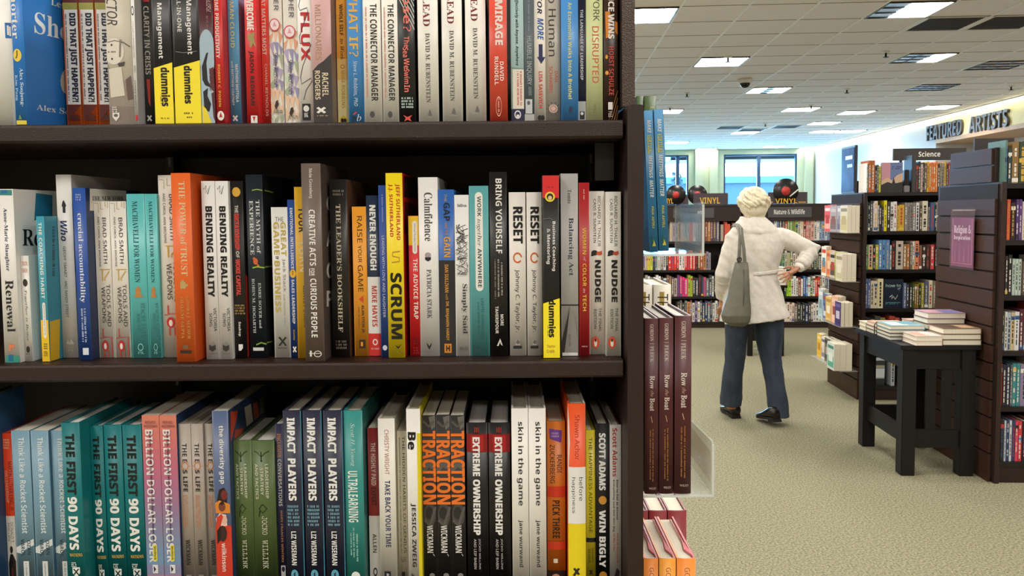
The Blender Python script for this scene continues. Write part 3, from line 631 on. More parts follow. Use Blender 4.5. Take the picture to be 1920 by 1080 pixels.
end_tier(0, 437, ((.02, .16, .21, ('d9d2b8', 'd6cfae', 'd8d0b2'), pic('c9c090', 'b8a878', '8a8468'), .03), (.19, .15, .215, ('b9b4c0', 'a8a6b4'), pic('6a6a8a', '8a8aa0', 'd8d6da'), .03), (.35, .15, .21, ('b0a8b0', 'a9a0a8'), pic('7a6a70', '8a5a54', 'c9c0bc'), .03), (.52, .15, .22, ('d85a5a', 'dc5c60'), pic('f0b0a8', 'b83a40', 'f4dcd4'), .025)), 'topmost')
end_tier(1, 529, ((.02, .15, .215, ('dcd4bc', 'd9d0b8', 'ded6c0'), pic('c9c2a0', 'e6dfca', '9a9278'), .034), (.19, .13, .22, ('c9c4a8', 'b8b83a'), pic('8a9a3a', 'd8d0a0', '5a6a2a'), .03), (.33, .13, .215, ('d8d0c4', 'ccc4ba'), pic('5a4a44', 'a8443c', '2c2826'), .025), (.47, .1, .22, ('e8a070', 'e49860'), pic('d86a4a', 'f0c8a0', 'c85a3a'), .02), (.58, .12, .25, ('e9e4da', 'f0ece4'), pic('d88a4a', '5a8aa0', 'd8402c'), .02)), 'second')
end_tier(2, 614, ((.02, .13, .19, ('d9cfae', 'dcd2b4', '4a3a7a'), pic('35286a', 'c9c4d8', '6a5a9a'), .03), (.17, .15, .22, ('d8b0a0', 'eab49c'), pic('f0c4ac', '9a4a3a', 'f2d0bc'), .03), (.34, .13, .2, ('e9e2d0', 'e0c07a'), pic('d8a850', 'f0e8d4', 'c08a3a'), .028), (.48, .1, .21, ('b8c4d8', '5a76b0'), pic('d8d8e0', '4a5a9a', 'b03a3a'), .02), (.59, .11, .24, ('cfdce0', 'bcd2da'), pic('a8c4cc', '7a9aa8', 'f0f0ec'), .02)), 'third')
end_tier(3, 697, ((.02, .16, .21, ('ddd4bc', 'e0d8c2', 'd8e0dc'), pic('5ab09a', 'e6efe8', '3a8a7a'), .045), (.2, .13, .2, ('d0c8c0', 'c0b8bc'), pic('6a5a7a', 'a07a6a', '3a4a7a'), .03), (.34, .13, .2, ('8a8680', '6a6864'), pic('4a4846', 'b0aca4', '2a2826'), .03), (.48, .1, .19, ('e2dccc', 'e9e2d4'), pic('8a8a9a', 'd8d0c0', '6a6a7a'), .025), (.59, .1, .2, ('dcd8d0', 'f0c23a'), pic('e8b42c', 'c08a20', 'f4e0a0'), .025)), 'lowest')

aR, bR, DR, zR, ztR = gondola('tall dark slatted bookcase behind the black table, at the right edge', 1864, 907, 1744, 836, 1.3, (344, 451, 555, 659, 764, 868), 341, 1872)
REL = 'of the right edge bookcase'
far_row('on the top shelf at the right edge', bR, zR[0], [(1876, 1890, 263, '5f8078'), (1891, 1898, 280, '2a3a3c'), (1899, 1911, 266, '8a6a3c'), (1912, 1926, 266, '34422c'), (1927, 1936, 270, '4a3a30')], 'books on the right edge bookcase', .17, amin=aR + .026)
far_row('on the second shelf at the right edge', bR, zR[1], [(1873, 1879, 368, '2a3450'), (1880, 1888, 368, '2c4470'), (1889, 1895.5, 374, 'd8593a'), (1896.5, 1905, 380, '3a2426'), (1906.5, 1911.5, 374, '5a3a7a'), (1912, 1917.5, 374, '60407e'), (1918, 1928, 378, 'd8cfc4')], 'books on the right edge bookcase', .17, amin=aR + .026)
far_row('on the third shelf at the right edge', bR, zR[2], [(1871, 1873, 480, 'd8d4cc'), (1873.5, 1885, 473, '6a7684'), (1886, 1891, 480, '34302e'), (1892, 1898.5, 478, '262624'), (1899, 1904.5, 486, 'b4c8c0'), (1905, 1910, 486, 'c0cfc6'), (1910.5, 1916, 486, 'bccbc2'), (1917, 1930, 490, '5a4a40')], 'books on the right edge bookcase', .17, amin=aR + .026)
far_row('on the fourth shelf at the right edge', bR, zR[3], [(1870.5, 1874, 580, 'b8d0c0'), (1876, 1884, 584, '26402f'), (1885, 1890, 585, 'e2e0da'), (1890.5, 1896, 586, 'b0bfd2'), (1896.5, 1903, 586, 'd0b88a'), (1903.5, 1912, 585, 'e0dfe0'), (1913, 1920, 580, '5a2434'), (1921, 1929, 584, '8a8080')], 'books on the right edge bookcase', .17, amin=aR + .026)
far_row('on the fifth shelf at the right edge', bR, zR[4], [(1870.5, 1880, 682, 'd8481f'), (1881, 1887.5, 684, '2c2a3e'), (1888, 1895, 682, '28304a'), (1896, 1899, 684, '6a6a70'), (1899.5, 1906.5, 682, '3f8a90'), (1907, 1913.5, 682, '41888e'), (1914, 1930, 684, '8a7a9a')], 'books on the right edge bookcase', .17, amin=aR + .026)
far_row('on the lowest shelf at the right edge', bR, zR[5], [(1871, 1876.5, 788, '2a2426'), (1877, 1883, 788, '2c2628'), (1884, 1887.5, 789, 'c9ced8'), (1888, 1893, 788, '34426a'), (1893.5, 1898, 789, 'd0d4dc'), (1898.5, 1904, 788, '2f3f6a'), (1904.5, 1910, 790, 'd8455a'), (1910.5, 1917, 790, 'd03a48'), (1918, 1930, 790, '2a2430')], 'books on the right edge bookcase', .17, amin=aR + .026)
plate('shelf_sign', 'plain dark sign board on top of the right edge bookcase', 'sign', 1827, 1902, 259, 300, bR + .31, '2c2725', (), .02, zmin=ztR + .186)
# clear sleeve with the purple card on the slatted end
pa = aR - .034
q = [ab_a(x, y, pa) for x, y in ((1784, 392), (1829, 391), (1828, 507), (1782, 502))]
yf, yn = q[0].y, q[1].y; z1 = (q[0].z + q[1].z) / 2; z0 = (q[2].z + q[3].z) / 2
ps = sthing('sign_holder', 'clear sleeve with a purple Religion & Inspiration card on the slatted end', 'sign', pa, yn, z0)
dD = yf - yn; hD = z1 - z0
m = MB(); m.box(-.004, -.002, 0, dD, 0, hD, clearmat('sleeve_clear', (.97, .95, .97), .9, .1, 'b8a0ac')); m.box(-.003, .012, .02, dD - .02, hD - .012, hD - .004, ACRYL); m.build('sleeve', ps)
m = MB(); m.box(-.0015, .0005, .01, dD - .01, .012, hD - .05, mat('85416a', .4, .06, 12, name='purple_card')); m.build('card', ps)
m = MB(); pk = mat('d08aa0', .5, name='print')
for y0_, y1_, za, zb_ in ((.025, .03, .03, hD - .06), (dD - .03, dD - .025, .03, hD - .06), (.025, dD - .025, .03, .033)): m.quad((-.0018, y0_, za), (-.0018, y1_, za), (-.0018, y1_, zb_), (-.0018, y0_, zb_), pk)
for k in range(4): y = .05 + k * .05; m.quad((-.0018, y, .04), (-.0018, y + .02, .04), (-.0018, y + .012, hD * .42), (-.0018, y + .006, hD * .42), mat('a0608a', .5, name='print'))
m.build('card_print', ps)
wt = mat('f0e6ea', .5, name='print')
for tx, f, za, zb_, ya, yb_ in (('Religion &', 'R', .56, .73, .15, .86), ('Inspiration', 'R', .47, .56, .15, .84)):
    v, fc = glyphs(tx, f); m = MB(); m.add([(-.002, dD * (1 - ya) + (dD * (1 - yb_) - dD * (1 - ya)) * s, hD * (za + (zb_ - za) * r)) for s, r in v], fc, wt); m.build('lettering', ps)

# -------- tables
def table(label, a, b, w_, d_, h_, leg=.075, slats=True):
    t = sthing('table', label, 'table', a, b)
    m = MB(); m.box(-.02, w_ + .02, -.02, d_ + .02, h_ - .025, h_, TABLEBLK, .003); m.build('tabletop', t)
    L = [(0, 0), (w_ - leg, 0), (0, d_ - leg), (w_ - leg, d_ - leg)]
    for x, y in L: m = MB(); m.box(x, x + leg, y, y + leg, 0, h_ - .0255, TABLEBLK, .003); m.build('leg', t)
    for y in (.012, d_ - .037): m = MB(); m.box(leg + .0005, w_ - leg - .0005, y, y + .025, h_ - .135, h_ - .026, TABLEBLK); m.build('apron', t)
    for x in (.012, w_ - .037): m = MB(); m.box(x, x + .025, leg + .0005, d_ - leg - .0005, h_ - .135, h_ - .026, TABLEBLK); m.build('apron', t)
    for y in (.012, d_ - .037): m = MB(); m.box(leg + .0005, w_ - leg - .0005, y, y + .028, .155, .255, TABLEBLK, .002); m.build('stretcher', t)
    m = MB(); m.box(.025, .05, leg + .0005, d_ - leg - .0005, .17, .26, TABLEBLK) ; m.build('stretcher', t)
    if slats:
        for y in (.018,):
            for u in (.36, .72):
                x = leg + (w_ - 2 * leg) * u; m = MB(); m.box(x - .026, x + .026, y, y + .016, .2555, h_ - .136, TABLEBLK); m.build('slat', t)
    return t
HT = .73
c0 = ab_z(1690, 648, HT); c1 = ab_z(1858, 646, HT); c2 = ab_z(1600, 615, HT)
ta, tb_, tw, td = c0.x + .02, c0.y + .02, c1.x - c0.x - .04, c2.y - c0.y - .04
if ta + tw > aR - .05: tw = aR - .05 - ta
print('TABLE', ta, tb_, tw, td, 'R', aR, bR, DR, 'S', aS, bS, DS, 'V', bV, aV0, aV1)
table('black slatted display table stacked with books, beside the slatted bookcase end', ta, tb_, tw, td, HT)
def stack(a, b, w_, d_, z, books, where, rot=0, group='books stacked on the black table'):
    n = len(books)
    for i, (th_, c, top) in enumerate(books):
        pos = 'topmost' if i == n - 1 else 'lowest' if i == 0 else nth(n - 1 - i) + ' from the top'
        jx = FB.uniform(-.002, .002)
        t = sthing('book', '%s book lying %s in the %s' % (cname(c), pos, where), 'book', a + jx, b, z, group)
        cm = mat(c, .4, name='cover'); m = MB(); k = .002
        m.box(0, w_, 0, d_, 0, k, cm); m.box(0, w_, 0, d_, th_ - k, th_, cm); m.box(w_ - k, w_, 0, d_, k, th_ - k, cm); t_cov = m.build('cover', t)
        m = MB(); m.box(.004, w_ - k, .004, d_ - .004, k + .0002, th_ - k - .0002, PAGES); m.build('page_block', t)
        if top:
            m = MB()
            for j, (x0, x1, y0, y1, pc) in enumerate(top): m.quad((x0 * w_, y0 * d_, th_ + .0003 + j * .0001), (x1 * w_, y0 * d_, th_ + .0003 + j * .0001), (x1 * w_, y1 * d_, th_ + .0003 + j * .0001), (x0 * w_, y1 * d_, th_ + .0003 + j * .0001), mat(pc, .45, name='print'))
            m.build('cover_print', t_cov)
        z += th_ + .0006
TZ = HT + .0006; u0, v0 = ta - .02, tb_ - .02; TW = tw + .04; TD = td + .04
us = TW / .49; vs_ = TD / .64
def stk(u1, u2, v1, v2, books, where): stack(u0 + u1 * us, v0 + v1 * vs_, (u2 - u1) * us, (v2 - v1) * vs_, TZ, books, where)
stk(.085, .245, -.004, .16, [(.026, 'e6d3cf', None), (.026, 'eadad2', ((.05, .6, .1, .8, 'd8a890'), (.5, .95, .2, .9, 'efe8e4')))], 'low pink white stack at the table front')
stk(.252, .485, .005, .165, [(.03, '6a5a4c', None), (.03, '5f4f44', None), (.031, '8a6a50', ((.05, .5, .1, .9, '5a4236'), (.55, .9, .15, .8, 'd8b490')))], 'stack at the right front corner')
stk(.015, .235, .175, .36, [(.019, '46566a', None), (.019, '3a3c44', None), (.021, '4a4a50', None), (.022, '8fc0cc', ((.1, .6, .1, .8, 'd8e6ea'), (.5, .95, .3, .9, '6aaabb')))], 'stack with a light blue cover')
stk(.252, .49, .18, .35, [(.03, '3a2c34', None), (.03, '40323a', None), (.03, '3c2e36', None), (.03, '44363e', None), (.031, 'b090b4', ((.05, .5, .1, .9, 'd8a0a8'), (.45, .95, .1, .6, '8a8ac8')))], 'tallest stack on the black table')
stk(.015, .225, .375, .51, [(.022, '2c2628', None), (.022, '332a2c', None), (.022, 'd8a48c', ((.1, .8, .1, .8, 'e6c0a8'),))], 'stack with a peach cover')
stk(.015, .19, .525, .625, [(.025, 'ded6bc', None), (.025, 'e6dfc8', ((.5, .9, .2, .8, 'd8cfa8'),))], 'low cream stack at the back left table corner')
stk(.25, .43, .4, .5, [(.05, 'd8909a', None), (.03, 'e0a8a4', ((.1, .9, .1, .9, 'e8c8b8'),))], 'pink stack at the back of the table')
ez = sthing('book_easel', 'small black wire easel at the left edge of the black table', 'easel', u0 + .003 * us, v0 + .36 * vs_, TZ)
m = MB(); m.tube([(0, 0, .003), (0, .0, .06), (.01, .003, .075), (.06, .004, .075), (.075, .004, .066)], .003, DARKMETAL, 8); m.build('wire', ez); m = MB(); m.tube([(0, 0, .003), (.012, 0, .003)], .003, DARKMETAL, 8); m.build('foot', ez)
# small table beyond the woman
g0 = ab_z(1470, 668, 0); g1 = ab_z(1402, 668, 0)
gw = max(.36, g0.x - g1.x); table('small black table half hidden behind the woman', g0.x - gw, g0.y, gw, .5, .72, .05)
stack(g0.x - .17, g0.y + .02, .19, .16, .7206, [(.03, 'e2ddd4', None), (.028, 'd8d2c8', None), (.03, 'e6e2da', None), (.028, 'dcd6cc', None), (.03, 'ece8e2', None), (.03, 'e8e4dc', ((.1, .9, .1, .9, 'f0eee8'),))], 'white stack behind the woman', group='white books on the small table')

# -------- the rows of far books: the largest in view one by one, the small rest as one mass
FAR.sort(key=lambda q: ('low case' in q[7], -q[0]))
NFAR = 326 - sum(1 for o in S.objects if o.parent is None and o.get('category') == 'book') - 102
for ar, wd, h, d_, c, (a, b, z), lab, grp in FAR[:NFAR]:
    o = far_mesh(wd, h, d_, c).build('book', None, from_ab(a, b, z), R0); tag(o, lab, 'book', grp)
mass = MB()
for ar, wd, h, d_, c, (a, b, z), lab, grp in FAR[NFAR:]:
    q = far_mesh(wd, h, d_, c); off = Vector((a, b, z)); k = len(mass.v); mass.v += [v + off for v in q.v]
    for f, i, s_ in zip(q.f, q.mi, q.sm): mass.f.append([k + j for j in f]); mass.mi.append(mass.mid(q.m[i])); mass.sm.append(s_)
fr = random.Random(21); PAL = ['e6e0d6', '2a2c34', '8a2a2c', '2f4a7a', 'd8b04a', '5a6a4a', 'c9c2b4', '4a3a5a', 'd8593a', '3f8a90', '1c1b1c', 'b0a090', '7a4a34', 'dcd6cc']
def filler(a, a1, b, z):
    while a < a1 - .04:
        wd = fr.uniform(.016, .038); h = fr.uniform(.19, .25); q = far_mesh(wd, h, .15, fr.choice(PAL), False); off = Vector((a, b, z + .0006)); k = len(mass.v); mass.v += [v + off for v in q.v]
        for f, i, s_ in zip(q.f, q.mi, q.sm): mass.f.append([k + j for j in f]); mass.mi.append(mass.mid(q.m[i])); mass.sm.append(s_)
        a += wd + .001
for zl_, b_, a1_, px in ((zR, bR, aR + 1.29, 1945), (zS, bS, aS + 1.48, 1800)):
    for i, z_ in enumerate(zl_): filler(ab_b(px, 600, b_).x, a1_, b_ + .035, z_)
for z_ in zs_v[:3]: filler(ab_b(1352, 500, bV).x, ab_b(1393, 500, bV).x, bV + .035, z_)
o = sbuild(mass, 'distant_books'); tag(o, 'many small far books filling the distant low bookcase and shelf remnants', 'books'); o['kind'] = 'stuff'
print('FAR individual', NFAR, 'of', len(FAR))
# ------------------------------------------------------------------ a book standing with its spine to the aisle
BOOKN = [0]
def spine_book(label, w, h, d, loc, spine, board=None, items=(), side=(), zmap=None, smap=None, hard=True, lean=0, rz=0, group=None, bulge=None, pages=None, band=None, gloss=.38):
    BOOKN[0] += 1; rnd = random.Random(BOOKN[0] * 13)
    root = thing('book', label, 'book', loc, (0, lean, rz), group)
    if bulge is None: bulge = min(.0026, w * .09) if hard else 0
    t = .0026 if hard else .0007
    ms = mat(spine, gloss, name='cover'); mb_ = mat(board or spine, gloss, name='cover')
    N = 10
    def by(u): return -bulge * (1 - (2 * u - 1) ** 2)
    m = MB()
    out = [(w * i / N, by(i / N)) for i in range(N + 1)]
    inn = [(t + (w - 2 * t) * i / N, t + by(i / N) * .6) for i in range(N + 1)]
    v = []; f = []
    for z in (0, h):
        v += [(x, y, z) for x, y in out] + [(x, y, z) for x, y in inn]
    K = 2 * (N + 1)
    for i in range(N):
        f.append((i, i + 1, K + i + 1, K + i)); j = N + 1 + i
        f.append((j + 1, j, K + j, K + j + 1)); f.append((K + i, K + i + 1, K + j + 1, K + j)); f.append((i + 1, i, j, j + 1))
    m.add(v, f, ms, True)
    yb = by(0)
    m.box(0, t, yb + .0002, d, 0, h, ms); m.box(w - t, w, yb + .0002, d, 0, h, mb_)
    cov = m.build('cover', root)
    g = .0035 if hard else .0004
    q = MB(); q.box(t + .0002, w - t - .0002, t + .0005, d - g, g, h - g, pages or PAGES)
    if hard and band: q.box(t + .0002, w - t - .0002, t * .9, t + .004, h - g, h - g + .0015, mat(band, .7))
    q.build('page_block', root)
    if items:
        bm = bmesh.new(); mats = []; k = 0
        for it in items:
            for pts, fc, c in item_geo(it, rnd):
                k += 1; b2 = bmesh.new()
                vs = [b2.verts.new((x, 0, y)) for x, y in pts]
                for ff in fc:
                    try: b2.faces.new([vs[i] for i in ff])
                    except ValueError: pass
                if bulge > .0001:
                    for s in range(1, 6):
                        bmesh.ops.bisect_plane(b2, geom=b2.verts[:] + b2.edges[:] + b2.faces[:], plane_co=(s / 6, 0, 0), plane_no=(1, 0, 0))
                mt = mat(c, gloss + .05, name='print')
                if mt not in mats: mats.append(mt)
                idx = {}
                for vv in b2.verts:
                    x = min(max(vv.co.x, -.02), 1.02)
                    z = zmap(x, vv.co.z); z = min(max(z, .0005), h - .0005)
                    idx[vv] = bm.verts.new((x * w, by(min(max(x, 0), 1)) - .00022 - .00006 * k, z))
                for ff in b2.faces:
                    try: nf = bm.faces.new([idx[vv] for vv in ff.verts]); nf.material_index = mats.index(mt)
                    except ValueError: pass
                b2.free()
        me = bpy.data.meshes.new('spine_print'); bm.to_mesh(me); bm.free()
        for mt in mats: me.materials.append(mt)
        link('spine_print', me, cov)
    if side:
        bm = MB(); k = 0
        for it in side:
            for pts, fc, c in item_geo(it, rnd):
                k += 1
                P = [smap(x, y) for x, y in pts]
                P = [Vector((w + .0002 + .00006 * k, min(max(p.y, .0005), d), min(max(p.z, .0005), h - .0005))) for p in P]
                bm.add(P, fc, mat(c, gloss, name='print'))
        bm.build('cover_print', cov)
    return root

Y0 = 1.04
ZT = at_y(600, 229, Y0).z
ZM = at_y(600, 679.5, Y0).z
ZB = ZM - (ZT - ZM) - .004
SHELF_T = .0235
XMAX = at_y(1176.5, 600, Y0 - .012).x - .0008

def row(zs, yref, books, dfl=.03, depth=.155):
    """books: dicts; Y from 'yb' (pixel of the spine's foot), 's' (set-back) or by touching the neighbour."""
    out = []
    prevR = None
    for b in books:
        xm = (b['x0'] + b['x1']) / 2
        if 'yb' in b: Y = at_z(xm, b['yb'], zs).y
        elif 's' in b: Y = Y0 + b['s']
        else:
            Y = Y0 + dfl
            if prevR is not None and b['x0'] < 700:
                d = ray(b['x0'], yref); Y = min(max(prevR / (d.x / d.y), Y0 + .012), Y0 + .085)
        Y = max(Y, Y0 + .006)
        X0 = at_y(b['x0'], yref, Y).x; X1 = at_y(b['x1'], yref, Y).x
        out.append([X0, X1, Y]); prevR = X1 + .0006
    out[-1][1] = min(out[-1][1], XMAX)
    for i in range(len(out) - 1):
        a, c = out[i], out[i + 1]
        if a[1] > c[0] - .0006:
            m = (a[1] + c[0]) / 2
            if books[i + 1].get('keep'): a[1] = c[0] - .0006
            elif books[i].get('keep'): c[0] = a[1] + .0006
            else: a[1] = m - .0003; c[0] = m + .0003
    for b, (X0, X1, Y) in zip(books, out):
        w = X1 - X0
        if w < .003: print('THIN', b['label'], w); w = .003
        xm = (b['x0'] + b['x1']) / 2
        h = at_y(xm, b['top'], Y).z - zs
        zb = zs + .0004
        def zmap(u, py, b=b, Y=Y): return at_y(b['x0'] + u * (b['x1'] - b['x0']), py, Y).z - zb
        def smap(px, py, X1=X1, X0=X0, Y=Y): p = at_x(px, py, X1); return Vector((0, p.y - Y, p.z - zb))
        spine_book(b['label'], w, h, b.get('d', depth), (X0, Y, zb), b['c'], b.get('board'), b.get('p', ()), b.get('side', ()), zmap, smap, b.get('hard', True), 0, 0, b.get('g'), b.get('bulge'), b.get('pages'))
def B(x0, x1, top, c, label, p=(), **k): return dict(x0=x0, x1=x1, top=top, c=c, label=label, p=p, **k)
W = 'f1eee8'; K = '151517'; CR = 'ece5d6'

def did(dy=0):
    return (Bd(0, 1, -90, 5, '6a2a1e'), Bd(0, 1, 5, 18, 'a9a44c'), Bd(.1, 1, 18, 196, W), Bd(0, .1, 18, 196, 'cf6a4a'), Pg([(.05, 197), (1, 197), (.05, 226)], '6a2a1e'),
            T('DID THAT JUST HAPPEN?!', 'W', .33, .86, 25, 191, '23233a'), Mi(.13, .27, 26, 190, '7a5a55', 1),
            Pg([(.15, 226), (.28, 221), (.22, 217), (.36, 218), (.36, 213), (.48, 217), (.55, 211), (.6, 217), (.74, 213), (.73, 219), (.88, 217), (.82, 222), (.95, 226)], '5a2216'))
def tri(dy):
    r = random.Random(5); o = [Bd(0, 1, -90, 232, 'f3efe6')]
    cols = ['e9b08f', 'f0c8a8', 'b7aacb', '9a98bd', 'cfe0c8', 'd6d3e6', 'a9b79a', 'e6a284', 'c9c2de']
    for j in range(9):
        y = 40 + dy + j * 22
        c = cols[:2] + [cols[7]] if j in (0, 1, 6, 7) else cols[2:7]
        for k in range(3):
            x = k * .34; o.append(Pg([(x, y + r.uniform(-8, 8)), (x + .34, y + r.uniform(-8, 8)), (x + r.uniform(.05, .3), y + 24)], r.choice(c)))
    o += [T('TOGETHER' if dy else 'TOGETHER', 'N', .42, .78, -70 + dy, 20 + dy, '2a2d55'), El(.45, 47 + dy, .36, 11, 'f6e6ea'), Rg(.45, 47 + dy, .4, 12, 'd8414f', .16), Pg([(.3, 50 + dy), (.45, 40 + dy), (.6, 50 + dy)], 'e7a5b4'),
          T('Shola Richards', 'K', .3, .62, 99 + dy, 165 + dy, '25242b'), Pg([(.3, 200 + dy), (.4, 190 + dy), (.55, 188 + dy), (.62, 196 + dy), (.5, 202 + dy), (.48, 207 + dy)], '3a2c28'), Mi(.25, .95, 206 + dy * .8, 213 + dy * .8, '76806a', 2, 'H')]
    return tuple(o)
XL = lambda cx, y0, y1, c: (Ln([(cx - .2, y0), (cx + .2, y1)], (.09, 1.5), c), Ln([(cx + .2, y0), (cx - .2, y1)], (.09, 1.5), c))
def lead(y1, yn0, yn1): return (T('TO LEAD', 'R', .28, .62, y1 - 92, y1, '7d2530'), T('DAVID M. RUBENSTEIN', 'R', .38, .6, yn0, yn1, '5c5a5a'), Pg([(.45, yn1 + 24), (.55, yn1 + 12), (.62, yn1 + 18), (.66, yn1 + 25)], '6a6866'), Mi(.38, .72, yn1 + 27, yn1 + 29, 'aaa59c', 1, 'H'))
dum = lambda y0, yl, yr, y1: (Pg([(0, yl), (1, yr), (1, 240), (0, 240)], 'ffe92e'),)

